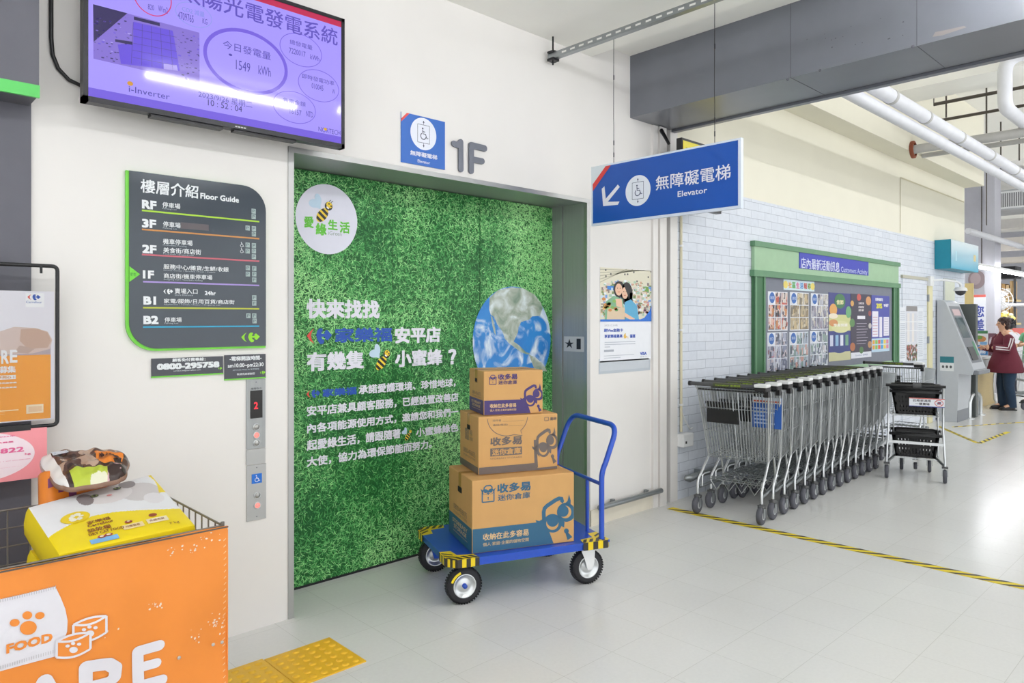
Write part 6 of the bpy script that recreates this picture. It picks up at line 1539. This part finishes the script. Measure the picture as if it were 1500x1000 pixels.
# ================================================================== TEAL SIGN BOX, CAMERA, CASH MACHINE
tb = thing('teal_sign_box', 'teal blue box sign projecting from the brick wall above the cash machine', 'sign', (12.5, D, 2.24))
TB0, TBZ0, TBZ1, TBY = 11.8, 2.235, 2.66, 3.154
def teal_face():
    m = bpy.data.materials.new('teal_sign_face'); m.use_nodes = True; nt = m.node_tree; N = nt.nodes; b_ = N['Principled BSDF']
    tc = N.new('ShaderNodeTexCoord'); sp = N.new('ShaderNodeSeparateXYZ'); mr = N.new('ShaderNodeMapRange'); cr = N.new('ShaderNodeValToRGB')
    nt.links.new(tc.outputs['Object'], sp.inputs[0]); nt.links.new(sp.outputs['Z'], mr.inputs['Value']); mr.inputs['From Min'].default_value = 0.0; mr.inputs['From Max'].default_value = .42
    cr.color_ramp.elements[0].color = lin('#62bddb'); cr.color_ramp.elements[1].color = lin('#dcebf1'); nt.links.new(mr.outputs[0], cr.inputs[0]); nt.links.new(cr.outputs[0], b_.inputs['Base Color'])
    b_.inputs['Roughness'].default_value = .12
    return m
mb = MB(); mb.box(TB0, TBY + .004, TBZ0, 13.23, D - .004, TBZ1, mat('teal_box', '#128aa2', .4)); sub(mb, 'box', tb)
mb = MB(frameY(TBY)); mb.box(TB0 + .002, TBZ0 + .004, 0, 13.228, TBZ1 - .004, .004, teal_face()); mb.rect(12.0, 2.36, 12.08, 2.50, ink('#a9d3e0'), .0045); mb.rect(12.95, 2.40, 13.08, 2.50, ink('#d3c48a'), .0045); sub(mb, 'face', tb)
sc_ = thing('security_camera', 'white dome security camera on a bracket below the teal sign', 'camera', (12.3, D - .1, 2.0))
cxx, czz = onY(1407, 426, 3.12)
mb = MB(); mb.tube([(cxx - .62, D - .03, czz + .14), (cxx - .5, D - .14, czz + .15), (cxx - .15, 3.12, czz + .13), (cxx, 3.12, czz + .10), (cxx, 3.12, czz + .05)], .014, M_WHITEPL, 8); mb.box(cxx - .72, D - .06, czz + .06, cxx - .56, D - .012, czz + .2, M_WHITEPL); sub(mb, 'bracket', sc_)
mb = MB(); mb.lathe([(.06, .01), (.055, .06), (.03, .085), (0, .09)], (cxx, 3.12, czz), (0, 0, 1), M_WHITEPL, 20); sub(mb, 'housing', sc_)
mb = MB(); mb.lathe([(0, .075), (-.035, .065), (-.06, .035), (-.07, .001)], (cxx, 3.12, czz), (0, 0, 1), mat('smoked_dome', '#3a3a40', .08), 20); sub(mb, 'dome', sc_)
at = thing('cash_machine', 'grey cash machine with sloped front against the brick wall', 'cash machine', (12.2, 3.2, 0))
AX0, AX1 = 11.85, 12.50
FA = Matrix(((0, 0, 1, AX0), (1, 0, 0, 0), (0, 1, 0, 0), (0, 0, 0, 1)))
M_ATM = mat('atm_grey', '#bfc3c8', .35, noise=.03); M_ATMD = mat('atm_dark_grey', '#7d8187', .4, noise=.04)
mb = MB(FA); mb.prism([(D - .02, .0), (3.09, .0), (3.07, .70), (2.90, .70), (2.88, .77), (3.235, 1.74), (3.30, 1.78), (D - .02, 1.78)], 0, AX1 - AX0, M_ATM); sub(mb, 'cabinet', at)
FSL = Matrix(((1, 0, 0, AX0), (0, .343, -.939, 2.88), (0, .939, .343, .77), (0, 0, 0, 1)))
mb = MB(FSL); mb.rect(.06, .10, .59, .98, M_ATMD, .002); mb.rect(.12, .48, .50, .80, mat('atm_screen', '#55666a', .1), .004); mb.rect(.14, .83, .50, .93, ink('#d3b9bb'), .004); mb.box(.12, .14, .0, .42, .34, .012, M_DGREYPL); mb.rect(.46, .2, .56, .42, ink('#4f8f6a'), .004); sub(mb, 'fascia_panel', at)
mb = MB(); mb.bbox(AX0 + .02, 2.82, .70, AX1 - .02, 3.0, .76, M_ATMD, .015); sub(mb, 'ledge', at)
mb = MB(); mb.box(AX0 + .002, 3.083, .0, AX1 - .002, 3.092, .17, M_ATMD); sub(mb, 'kick_plate', at)
mb = MB(frameX(AX0, 3.37)); mb.rect(.06, .86, .24, .95, ink('#2f7c88'), .001); mb.rect(.06, .74, .24, .86, ink('#e6e9ea'), .001)
for k in range(3): mb.disc(.10 + k * .05, .80, .016, .022, ink('#55585c'), .0015, 10)
sub(mb, 'side_sticker', at)
ds = thing('display_panel', 'dark advertising panel with red flame picture beyond the cash machine', 'display', (12.75, 3.2, 0))
mb = MB(); mb.bbox(12.64, 3.04, 0, 12.74, D - .01, 1.73, mat('display_dark', '#5a5f5d', .3), .01); sub(mb, 'housing', ds)
mb = MB(frameX(12.64, 0))
def dp(px_, py_): a = onX(px_, py_, 12.64); return (-a[0], a[1])
mb.poly([dp(*p) for p in ((1413.5, 492), (1418, 493), (1418, 503), (1419.5, 512), (1424, 524), (1424, 528), (1420, 522), (1416, 511))], ink('#d9583a'), .001)
for k in range(4): a = dp(1413.5 + 1.8 * k, 488.5); c = dp(1415 + 1.8 * k, 486); mb.rect(a[0], a[1], c[0], c[1], ink('#c3c6c6'), .001)
sub(mb, 'picture', ds)
mb = MB(); ba_, bb_ = onZ(1420, 613), onZ(1436, 607)
bp = [(ba_[0], ba_[1], 0), (ba_[0], ba_[1], .22)] + [(ba_[0] + (bb_[0] - ba_[0]) * (1 - math.cos(t)) / 2, ba_[1] + (bb_[1] - ba_[1]) * (1 - math.cos(t)) / 2, .22 + .14 * math.sin(t)) for t in [math.pi * k / 10 for k in range(1, 10)]] + [(bb_[0], bb_[1], .22), (bb_[0], bb_[1], 0)]
mb.tube(bp, .03, M_CHROME, 12)
for p in (ba_, bb_): mb.lathe([(0, .07), (.01, .07), (.012, .03)], (p[0], p[1], 0), (0, 0, 1), M_CHROME, 16)
tag(mb.build('protection_hoop'), 'low steel protection hoop on the floor beside the cash machine', 'hoop')

# ================================================================== COUNTER AND FAR STORE
ct = thing('service_counter', 'light wood service counter with grey drawer front beyond the wall end', 'counter', (14.4, 3.65, 0))
mb = MB(); mb.box(13.7, 3.345, .0, 15.1, 3.95, .81, M_WOOD); sub(mb, 'body', ct)
mb = MB(); mb.box(13.68, 3.32, .81, 15.12, 3.97, .85, M_WHITEPL); sub(mb, 'worktop', ct)
mb = MB(); mb.box(14.05, 3.31, .58, 15.0, 3.345, .80, M_GREYPL); sub(mb, 'drawer_front', ct)
mb = MB(); mb.tube([(15.0, 3.30, .02), (14.86, 3.30, .08), (14.8, 3.30, .3), (14.83, 3.30, .5), (14.95, 3.30, .6)], .014, M_CHROME, 8); sub(mb, 'bumper_bar', ct)
def board(name, label, cat, X, pxs, face, draw=None, th=.02, foot=None):
    (xa, ya_), (xb, yb_) = pxs; y1_, z1_ = onX(xa, ya_, X); y0_, _ = onX(xb, ya_, X); _, z0_ = onX(xa, yb_, X)
    m = MB(frameX(X, y1_)); m.box(0, z0_ if foot is None else foot, -th, y1_ - y0_, z1_, 0, ink(face))
    if draw: draw(m, y1_ - y0_, z0_, z1_)
    return tag(m.build(name), label, cat)
def d1(m, W_, z0, z1):
    H_ = z1 - z0; m.rect(0, z1 - .06 * H_, W_, z1, ink('#d2655a'), .002); m.text('您', .40 * W_, z0 + .46 * H_, .92 * W_, z0 + .74 * H_, ink('#3f4fa8'), .002, .02); m.text('差', .40 * W_, z0 + .14 * H_, .92 * W_, z0 + .42 * H_, ink('#3f4fa8'), .002, .02); m.text('還', .05 * W_, z0 + .5 * H_, .3 * W_, z0 + .62 * H_, ink('#6a78b8'), .002)
board('standing_banner', 'white standing banner with big blue characters behind the counter', 'banner', 15.3, ((1414, 432), (1444, 492)), '#e8eaf3', d1, foot=0.0)
def d2(m, W_, z0, z1):
    H_ = z1 - z0; m.rect(0, z1 - .12 * H_, W_, z1, ink('#3f7d54'), .002); m.disc(.6 * W_, z0 + .66 * H_, .3 * W_, .13 * H_, ink('#c98a5a'), .002, 20); m.disc(.5 * W_, z0 + .72 * H_, .2 * W_, .08 * H_, ink('#6f9a4a'), .003, 20); m.rect(.0, z0, W_, z0 + .4 * H_, ink('#3f86c8'), .002); m.text('服務', .1 * W_, z0 + .05 * H_, .9 * W_, z0 + .18 * H_, ink('#dfeaf6'), .003, .03); m.text('會員', .1 * W_, z0 + .22 * H_, .9 * W_, z0 + .35 * H_, ink('#dfeaf6'), .003, .03); m.rect(.55 * W_, z0 + .42 * H_, .95 * W_, z0 + .54 * H_, ink('#7fb0de'), .0025)
board('counter_poster', 'food and blue lettering poster standing behind the wood counter', 'poster', 14.6, ((1422, 484), (1447, 519)), '#dfe3ea', d2, foot=.852)
def d3(m, W_, z0, z1): m.disc(.5 * W_, (z0 + z1) / 2, .3 * W_, .3 * (z1 - z0), ink('#b9a0a8'), .002, 20); m.text('@', .25 * W_, z0 + .3 * (z1 - z0), .75 * W_, z0 + .7 * (z1 - z0), ink('#e6e0e6'), .003, .04)
board('framed_card', 'dark red framed card on the counter beside the maroon jacket', 'card', 14.85, ((1446, 488), (1459, 514)), '#6f4a55', d3, foot=.852)
board('wooden_screen', 'tall yellow wooden screen at the end of the brick wall', 'screen', 14.2, ((1413, 415), (1426, 470)), '#e0c98a', foot=0.0)
board('red_counter_sign', 'red sign band on the checkout counter behind the maroon jacket', 'sign', 17.5, ((1453, 480), (1502, 492)), '#d9746a')
mb = MB(); mb.box(17.55, 1.5, 0, 17.97, 3.7, 1.05, M_WHITEPL); tag(mb.build('checkout_counter'), 'white checkout counter far behind the customers', 'counter')
# pillars and far walls
mb = MB(); mb.box(17.0, 3.77, 0, 17.5, 3.94, 4.7, M_GREYWALL); struct(mb.build('pillar'))
mb = MB(); mb.box(18.6, 3.0, 0, 19.1, 3.42, 4.7, M_GREYWALL); struct(mb.build('pillar'))
mb = MB(); mb.box(18.0, 3.98, 0, 18.2, 7.5, 4.7, M_GREYWALL); struct(mb.build('wall_far'))
mb = MB(); mb.box(30, -7, 0, 30.2, 16, 4.75, M_GREYWALL); struct(mb.build('wall_back'))
mb = MB(); mb.box(18.02, 4.02, 1.95, 18.02 - .012, 4.1, 2.3, ink('#a79a9c'));
mb = MB(frameX(18.0, 4.6)); mb.disc(.28, 2.35, .16, .2, ink('#8f7f82'), .01, 24); mb.disc(.26, 2.37, .10, .13, ink('#a9989a'), .012, 20); tag(mb.build('wall_decal'), 'round brownish picture on the far grey wall', 'decal')
# shelf with stored cartons
sh = thing('storage_shelf', 'storage rack with dark top board far behind the checkout', 'shelf', (22, 4.7, 0))
def fy(px, X): return onX(px, 450, X)[0]
y1s, y0s = fy(1456, 22), fy(1488, 22)
for z in (1.35, 1.95): mb = MB(); mb.box(22, y0s, z, 22.6, y1s, z + .05, M_WOOD); sub(mb, 'shelf_board', sh)
mb = MB(); mb.box(21.95, y0s, 2.55, 22.6, y1s, 2.85, M_BLACK); sub(mb, 'top_board', sh)
for y in (y0s, y1s - .05):
    mb = MB(); mb.box(22, y, 0, 22.06, y + .05, 2.85, M_DGREYPL); sub(mb, 'upright', sh)
rn = random.Random(9); k = 0
LB = ['left end of the upper shelf', 'second on the upper shelf', 'third on the upper shelf', 'right end of the upper shelf', 'left end of the lower shelf', 'second on the lower shelf', 'third on the lower shelf', 'right end of the lower shelf']
for z in (2.0, 1.4):
    for i in range(4):
        yy = y1s - .06 - (i + 1) * (y1s - y0s - .12) / 4; h_ = rn.uniform(.36, .5)
        mb = MB(); mb.bbox(22.05, yy + .01, z + .002, 22.5, yy + (y1s - y0s - .12) / 4 - .01, z + h_, ink(('#d3b07c', '#c9a26a', '#dcbd8c')[k % 3]), .006, 1); mb.box(22.049, yy + .06, z + h_ * .4, 22.05, yy + .16, z + h_ * .6, ink('#efe6d6'))
        tag(mb.build('stored_carton'), 'brown stored carton, %s of the storage rack' % LB[k], 'box', 'cartons on the storage rack'); k += 1
na, nz1 = onY(1383, 411, D); nb_ = onY(1398, 411, D)[0]
mb = MB(WALLF); mb.box(na, 1.0, .001, nb_, nz1, .006, mat('pale_green_panel', '#dcdfcb', .5)); mb.box(na - .05, 1.0, .001, na, nz1 + .04, .012, mat('panel_trim', '#bfc3c2', .5)); mb.box(na, nz1, .001, nb_ + .04, nz1 + .04, .012, mat('panel_trim', '#bfc3c2')); struct(mb.build('trim_6'))
fl = thing('flower_bunch', 'bunch of yellow flowers behind the woman in maroon', 'flowers', (17.8, 3.6, 1.05))
fy_, fz_ = onX(1471, 462, 17.8)
mb = MB(); mb.lathe([(0, .08), (.1, .1), (.35, .14)], (17.8, fy_, 1.052), (0, 0, 1), M_WHITEPL, 16); sub(mb, 'vase', fl)
mb = MB()
for k in range(22): a = rn.uniform(0, 6.28); r_ = rn.uniform(0, .16); mb.ball((17.8 + r_ * math.cos(a), fy_ + r_ * math.sin(a), fz_ - .06 + rn.uniform(-.08, .12)), .055, .055, .045, ink(rn.choice(('#efd44a', '#f2e27a', '#f6efc6'))), 8, 6)
sub(mb, 'blossom', fl)
fan = thing('wall_fan', 'white wall fan mounted on the far grey pillar', 'fan', (18.55, 3.45, 2.0))
fy2, fz2 = onX(1466, 440, 18.5)
mb = MB(); mb.lathe([(0, .001), (0, .06), (-.06, .09), (-.10, .05)], (18.4, fy2, fz2), (-1, .2, 0), M_WHITEPL, 16); mb.tube([(18.45, fy2, fz2), (18.56, fy2 - .1, fz2 - .1), (18.62, 3.35, fz2 - .1)], .03, M_WHITEPL, 8); sub(mb, 'motor', fan)
mb = MB()
for r_ in (.10, .18, .26): mb.tube([(18.34, fy2 + r_ * math.cos(t), fz2 + r_ * math.sin(t)) for t in [2 * math.pi * k / 24 for k in range(24)]], .008, M_WHITEPL, 5, closed=True)
for k in range(16): t = 2 * math.pi * k / 16; mb.tube([(18.34, fy2 + .05 * math.cos(t), fz2 + .05 * math.sin(t)), (18.36, fy2 + .27 * math.cos(t), fz2 + .27 * math.sin(t))], .005, M_WHITEPL, 4)
sub(mb, 'guard', fan)
mb = MB()
for k in range(3):
    t = 2 * math.pi * k / 3; P = [(18.37, fy2 + r_ * math.cos(t + q2), fz2 + r_ * math.sin(t + q2)) for r_, q2 in ((.05, -.3), (.22, -.35), (.23, .35), (.05, .3))]; mb.add(P, [(0, 1, 2, 3)], M_WHITEPL)
sub(mb, 'blade', fan)

# ================================================================== OVERHEAD IN THE STORE
def pipe(name, label, pts, r, m_, n=14, cuffs=()):
    m = MB(); m.tube(pts, r, m_, n)
    for c_ in cuffs: m.tube([c_, (c_[0] + .05, c_[1], c_[2])], r * 1.05, M_PIPEG, n)
    return tag(m.build(name), label, 'pipe')
pipe('insulated_pipe', 'upper thick white insulated pipe running along the cream wall', [(5.07, 2.228, 3.4125), (30, 2.228, 3.4125)], .062, M_PIPE, 18, [(x, 2.228, 3.4125) for x in (6.6, 7.5, 8.6, 9.8, 11.0)])
pipe('insulated_pipe', 'lower white pipe running beside the thick one along the cream wall', [(5.07, 2.288, 3.30), (30, 2.288, 3.30)], .053, M_PIPE, 18)
xa, za = onY(1338, 219, 3.08)
pipe('branch_pipe', 'grey branch pipe leaving the cream wall just under the white pipes', [(xa, 3.09, za), (xa, -4, za)], .055, M_PIPEG)
mb = MB(); mb.lathe([(0, .11), (.03, .11), (.04, .08)], (xa, 3.097, za), (0, -1, 0), mat('rusty_flange', '#8a4a30', .8, noise=.2), 18); tag(mb.build('pipe_flange'), 'rusty round pipe flange on the cream wall', 'flange')
xb_, zb_ = onY(1352, 228, 3.08)
pipe('branch_pipe', 'thin lower branch pipe next to the rusty flange', [(xb_, 3.09, zb_), (xb_, -4, zb_)], .03, M_PIPEG)
A_ = onX(1560, 65, 9.05); B_ = onX(1472, 85, 9.05); C_ = onX(1472, 157, 9.05)
pts = [(9.05, A_[0] - 2, B_[1])] + arc_pts((9.05, A_[0], B_[1]), (9.05, B_[0], B_[1]), (9.05, B_[0], C_[1]), .16, 6) + arc_pts((9.05, B_[0], B_[1]), (9.05, B_[0], C_[1]), (10.5, B_[0], C_[1]), .12, 6) + [(13.5, B_[0], C_[1])]
pipe('elbow_pipe', 'white insulated pipe that drops in an elbow at the upper right', pts, .068, M_PIPE, 18)
for X_, y1p, yr, lab in ((9.9, 153, .0, 'dark thin conduit crossing high above the pipes'), (11.2, 178, .0, 'dark thin conduit crossing lower, farther into the store')):
    a = onX(1368, y1p, X_)
    pipe('overhead_conduit', lab, [(X_, a[0], 4.72), (X_, a[0], a[1]), (X_, -3, a[1])], .016, M_CONDUIT, 8)
for px_, pyb, X_, i in ((1346, 212, 10.6, 0), (1386, 172, 11.0, 1), (1445, 205, 11.6, 2), (1475, 150, 11.3, 3), (1445, 330, 16, 4), (1466, 250, 14.0, 5), (1493, 235, 14.1, 6), (1438, 390, 17.6, 7)):
    a = onX(px_, pyb, X_); mb = MB(); mb.tube([(X_, a[0], a[1]), (X_, a[0], 4.76)], .011, M_CONDUIT, 6)
    tag(mb.build('hanger_rod'), 'thin dark ceiling hanger rod, %s' % ['above the rusty flange', 'left of the crossing conduits', 'in front of the air vent', 'behind the elbow pipe', 'over the white tray beam', 'between pipes and vent', 'at the picture edge above the vent', 'above the far tube line'][i], 'rod')
ac = thing('air_vent', 'grey air conditioning duct outlet with grille at the upper right', 'vent', (18.3, 3.4, 3.85))
ya1, zt1 = onX(1445, 285, 17.9); yb1_, zb1 = onX(1530, 307, 17.9)
zb1 = onX(1445, 308, 17.9)[1]
mb = MB(); mb.box(17.92, yb1_, zb1 - .03, 18.9, ya1 + .03, zt1 + .06, M_GREYPL); sub(mb, 'duct', ac)
mb = MB(frameX(17.92, ya1)); W_ = ya1 - yb1_; mb.rect(.03, zb1 + .03, W_ - .03, zt1 - .0, mat('grille_dark', '#8d8d90', .7), .002)
for k in range(26): u = .04 + k * W_ / 26; mb.box(u, zb1 + .03, .002, u + .012, zt1, .012, M_WHITEPL)
mb.box(0, zb1, .0, W_, zb1 + .035, .016, M_WHITEPL); mb.box(0, zt1 - .01, .0, W_, zt1 + .025, .016, M_WHITEPL); mb.box(0, zb1, 0, .035, zt1, .016, M_WHITEPL); sub(mb, 'grille', ac)
for i, (X_, z0_, z1_, c_) in enumerate(((20.0, 3.62, 3.84, '#f0ece4'), (21.0, 3.2, 3.5, '#ece6dd'), (23.5, 3.05, 3.2, '#e6dfd5'))):
    mb = MB(); mb.box(X_, -2, z0_, X_ + .4, 9, z1_, mat('duct_beige_%d' % i, c_, .6)); tag(mb.build('air_duct'), ['pale beige duct crossing just below the air vent', 'second beige duct crossing below the vent, farther off', 'lowest and farthest beige duct across the store'][i], 'duct')
pipe('cable_tray', 'long white lamp tray rising to the upper left beyond the teal sign', [(14.5, onX(1418, 338, 14.5)[0], onX(1418, 338, 14.5)[1]), (28, onX(1418, 338, 14.5)[0], onX(1418, 338, 14.5)[1])], .055, M_PIPE, 6)
t0x, t0y = 17.9, 4.25
for i in range(3): tube_light(15.9 + 2.55 * i, 3.50 + .0 * i, 2.405, 'lit tube in the far line beyond the teal sign, %s' % ['nearest of three', 'middle of three', 'last of three'][i], 2.5, glowing=M_TUBES)

# ================================================================== PEOPLE
SKIN = mat('skin', '#d9a888', .5, noise=.04)
def skin_part(name, pts, edges, m_, parent, root=0, lv=1):
    me = bpy.data.meshes.new(name); me.from_pydata([p[:3] for p in pts], edges, []); me.update()
    o = bpy.data.objects.new(name, me); COL.objects.link(o)
    sk = o.modifiers.new('skin', 'SKIN'); sk.use_smooth_shade = True
    for v_, p in zip(me.skin_vertices[0].data, pts): v_.radius = (p[3], p[4] if len(p) > 4 else p[3])
    me.skin_vertices[0].data[root].use_root = True
    ss = o.modifiers.new('subdivision', 'SUBSURF'); ss.levels = lv; ss.render_levels = lv
    dg = bpy.context.evaluated_depsgraph_get(); dg.update(); m2 = bpy.data.meshes.new_from_object(o.evaluated_get(dg))
    o.modifiers.clear(); o.data = m2; m2.materials.clear(); m2.materials.append(m_)
    for p in m2.polygons: p.use_smooth = True
    o.parent = parent; WORLD[o.name] = WORLD[parent.name]
    return o
def hand(m, p, d, s_):
    """palm, four bent fingers of unequal length and a thumb from its side; d points along the fingers, s_ to the thumb"""
    p, d, s_ = Vector(p), Vector(d).normalized(), Vector(s_).normalized(); n = d.cross(s_)
    m.ball(p + d * .04, .026, .026, .045, SKIN, 10, 8)
    for k, l in enumerate((.070, .078, .074, .058)):
        b_ = p + d * .075 + s_ * (.024 - .016 * k); m.tube([b_, b_ + d * l * .5 - n * .004, b_ + d * l * .85 - n * .022], [.0085, .008, .0065], SKIN, 6)
    b_ = p + d * .025 + s_ * .03; m.tube([b_, b_ + d * .03 + s_ * .022, b_ + d * .058 + s_ * .028], [.010, .009, .007], SKIN, 6)
def person(label, pos, rot, top_c, leg_c, hair_c, H=1.0, arm=((.12, .24, 1.0), (.33, .16, 1.03)), arm2=((.10, -.24, 1.0), (.30, -.14, 1.02)), stripes=False, lean=.03, sleeve='long', jacket_len=.62):
    t = thing('person', label, 'person')
    x = lean
    # body: one continuous figure
    P = [(0, 0, .80, .09, .08), (x * .5, 0, .98, .10, .085), (x, 0, 1.14, .10, .09), (x, 0, 1.235, .09, .07), (x + .01, 0, 1.30, .048), (x + .025, 0, 1.38, .075, .07), (x + .03, 0, 1.45, .078, .085), (x + .02, 0, 1.50, .045),
         (x, .15, 1.20, .052), (arm[0][0], arm[0][1], arm[0][2], .038), (arm[1][0], arm[1][1], arm[1][2], .026),
         (x, -.15, 1.20, .052), (arm2[0][0], arm2[0][1], arm2[0][2], .038), (arm2[1][0], arm2[1][1], arm2[1][2], .026),
         (0, .085, .70, .06), (.02, .09, .42, .05), (-.03, .09, .09, .038), (.11, .10, .04, .035),
         (0, -.085, .70, .06), (.04, -.09, .42, .05), (.02, -.09, .09, .038), (.16, -.10, .04, .035)]
    E_ = [(0, 1), (1, 2), (2, 3), (3, 4), (4, 5), (5, 6), (6, 7), (3, 8), (8, 9), (9, 10), (3, 11), (11, 12), (12, 13), (0, 14), (14, 15), (15, 16), (16, 17), (0, 18), (18, 19), (19, 20), (20, 21)]
    body = skin_part('body', P, E_, SKIN, t)
    # face on the front of the head
    hx_ = x + .03; fx_ = hx_ - .020
    m = MB()
    for s_ in (-1, 1): m.ball((fx_ + .078, s_ * .030, 1.43), .008, .012, .008, ink('#2a2426'), 8, 6); m.ball((hx_ - .005, s_ * .083, 1.415), .016, .010, .026, SKIN, 8, 6)
    m.tube([(fx_ + .082, 0, 1.435), (fx_ + .100, 0, 1.405), (fx_ + .080, 0, 1.398)], [.008, .012, .010], SKIN, 6); m.ball((fx_ + .074, 0, 1.372), .010, .024, .006, ink('#b0655c'), 8, 6)
    sub(m, 'face', t)
    for a_, sd in ((arm, 1), (arm2, -1)):
        d = Vector(a_[1]) - Vector(a_[0]); m = MB(); hand(m, Vector(a_[1]) + d.normalized() * .01, d, (.1, -sd, .35)); sub(m, 'hand', t)
    m = MB(); rn = random.Random(len(label))
    m.ball((hx_ - .030, 0, 1.455), .088, .096, .092, ink(hair_c), 18, 12); m.ball((hx_ - .055, 0, 1.40), .066, .090, .085, ink(hair_c), 16, 10)
    for k in range(46): a = rn.uniform(0, 6.28); b_ = rn.uniform(-.2, 1.3); r_ = .086; q = (hx_ - .03 + r_ * math.cos(a) * math.cos(b_) - .01, r_ * math.sin(a) * math.cos(b_), 1.44 + r_ * math.sin(b_)); m.ball(q, .027, .027, .024, ink(hair_c), 7, 5) if q[0] < hx_ + .02 else None
    sub(m, 'hair', t)
    jm = mat('fabric_' + top_c.strip('#'), top_c, .85, noise=.1, nscale=20); lm = mat('fabric_' + leg_c.strip('#'), leg_c, .9, noise=.1, nscale=20)
    m = MB()
    def loft(rings, n=24):
        vs = []; fs = []
        for (cx_, cy_, z, rx, ry_) in rings: vs += [(cx_ + rx * math.cos(2 * math.pi * k / n) * (1 + .03 * math.sin(5 * k)), cy_ + ry_ * math.sin(2 * math.pi * k / n), z) for k in range(n)]
        for i in range(len(rings) - 1):
            for k in range(n): fs.append((i * n + k, i * n + (k + 1) % n, (i + 1) * n + (k + 1) % n, (i + 1) * n + k))
        return vs, fs
    fl_ = .275 if jacket_len < .65 else .17
    m.add(*loft([(.02, 0, jacket_len, fl_ - .03, .21), (.02, 0, jacket_len + .02, fl_, .225), (.02, 0, .80, fl_ * .45 + .11, .20), (x * .5, 0, .96, .165, .185), (x, 0, 1.10, .15, .19), (x, 0, 1.18, .125, .185), (x, 0, 1.235, .085, .125), (x + .005, 0, 1.27, .062, .068), (x + .005, 0, 1.30, .056, .06)]), jm, True)
    for a_, sd in ((arm, 1), (arm2, -1)):
        e_ = .90 if sleeve == 'long' else -.55
        P0 = [Vector((x, sd * .13, 1.20)), Vector((x + .01, sd * .185, 1.165)), lerp(Vector((x + .01, sd * .185, 1.165)), Vector(a_[0]), .55), Vector(a_[0]), lerp(Vector(a_[0]), Vector(a_[1]), .5), lerp(Vector(a_[0]), Vector(a_[1]), .9)]
        R0 = [.07, .078, .070, .062, .054, .046]
        k_ = 6 if sleeve == 'long' else 3
        m.tube([tuple(q) for q in P0[:k_]], R0[:k_], jm, 12)
        m.ball(tuple(P0[1]), .078, .078, .078, jm, 14, 8); m.ball(tuple(Vector(a_[0])), .062, .062, .062, jm, 12, 8) if sleeve == 'long' else None
    sub(m, 'jacket', t)
    if stripes:
        m = MB()
        for o_ in (-.018, .018):
            a = Vector((x, .165, 1.20)); b_ = Vector(arm[0]); c_ = Vector(arm[1])
            m.tube([tuple(v_) for v_ in (a + Vector((o_, .088, -.01)), Vector(lerp(a + Vector((o_, .088, 0)), b_ + Vector((o_, .066, .0)), .5)) + Vector((0, .012, 0)), b_ + Vector((o_ * .6, .062, o_)), lerp(b_ + Vector((0, .060, o_)), c_ + Vector((0, .050, o_)), .8))], .010, ink('#e9e2e2'), 6)
        sub(m, 'sleeve_stripe', t)
    m = MB(); m.add(*loft([(0, 0, .66, .12, .165), (0, 0, .74, .135, .175), (0, 0, .86, .135, .17), (0, 0, .93, .12, .155)]), lm, True)
    for kx, sd in (((.0, .02, -.03), 1), ((.0, .04, .02), -1)):
        m.tube([(kx[0], sd * .085, .76), (kx[0] + .005, sd * .088, .62), (kx[1], sd * .09, .42), (kx[2] + .01, sd * .09, .20), (kx[2], sd * .09, .05)], [.105, .10, .078, .066, .068], lm, 16)
    sub(m, 'trousers', t)
    for a, b_ in ((-.03, .09), (.02, -.09)):
        m = MB(); m.bbox(a - .06, b_ - .045, .0, a + .19, b_ + .05, .022, M_BLACK, .01); m.ball((a + .07, b_, .035), .125, .046, .042, M_BLACK, 14, 8); sub(m, 'shoe', t)
    t.location = pos; t.rotation_euler = (0, 0, R(rot)); t.scale = (H, H, H)
    return t
person('woman in maroon jacket with white sleeve stripes leaning over the counter', (14.1, 2.95, 0), 128, '#6a2434', '#25394f', '#3a2420', .995, arm=((.13, .25, 1.02), (.34, .20, 1.04)), stripes=True, lean=.05)
person('person in green top at the right edge reaching forward with bare arm', (15.45, 2.80, 0), 140, '#5f9a72', '#3d3f4a', '#241c1a', 1.02, arm=((.22, .22, 1.08), (.45, .17, 1.02)), sleeve='short', jacket_len=.7)
person('person in white top with black hair standing behind the checkout', (16.6, 3.42, 0), 60, '#dcdce2', '#3a3c46', '#17151a', .99, jacket_len=.7)
c = copy_tree(cart0); c['label'] = 'shopping cart at the right edge behind the woman in maroon'; c['group'] = 'shopping carts in the aisle'
c.location = (14.95, 2.55, 0); c.rotation_euler = (0, 0, R(150))
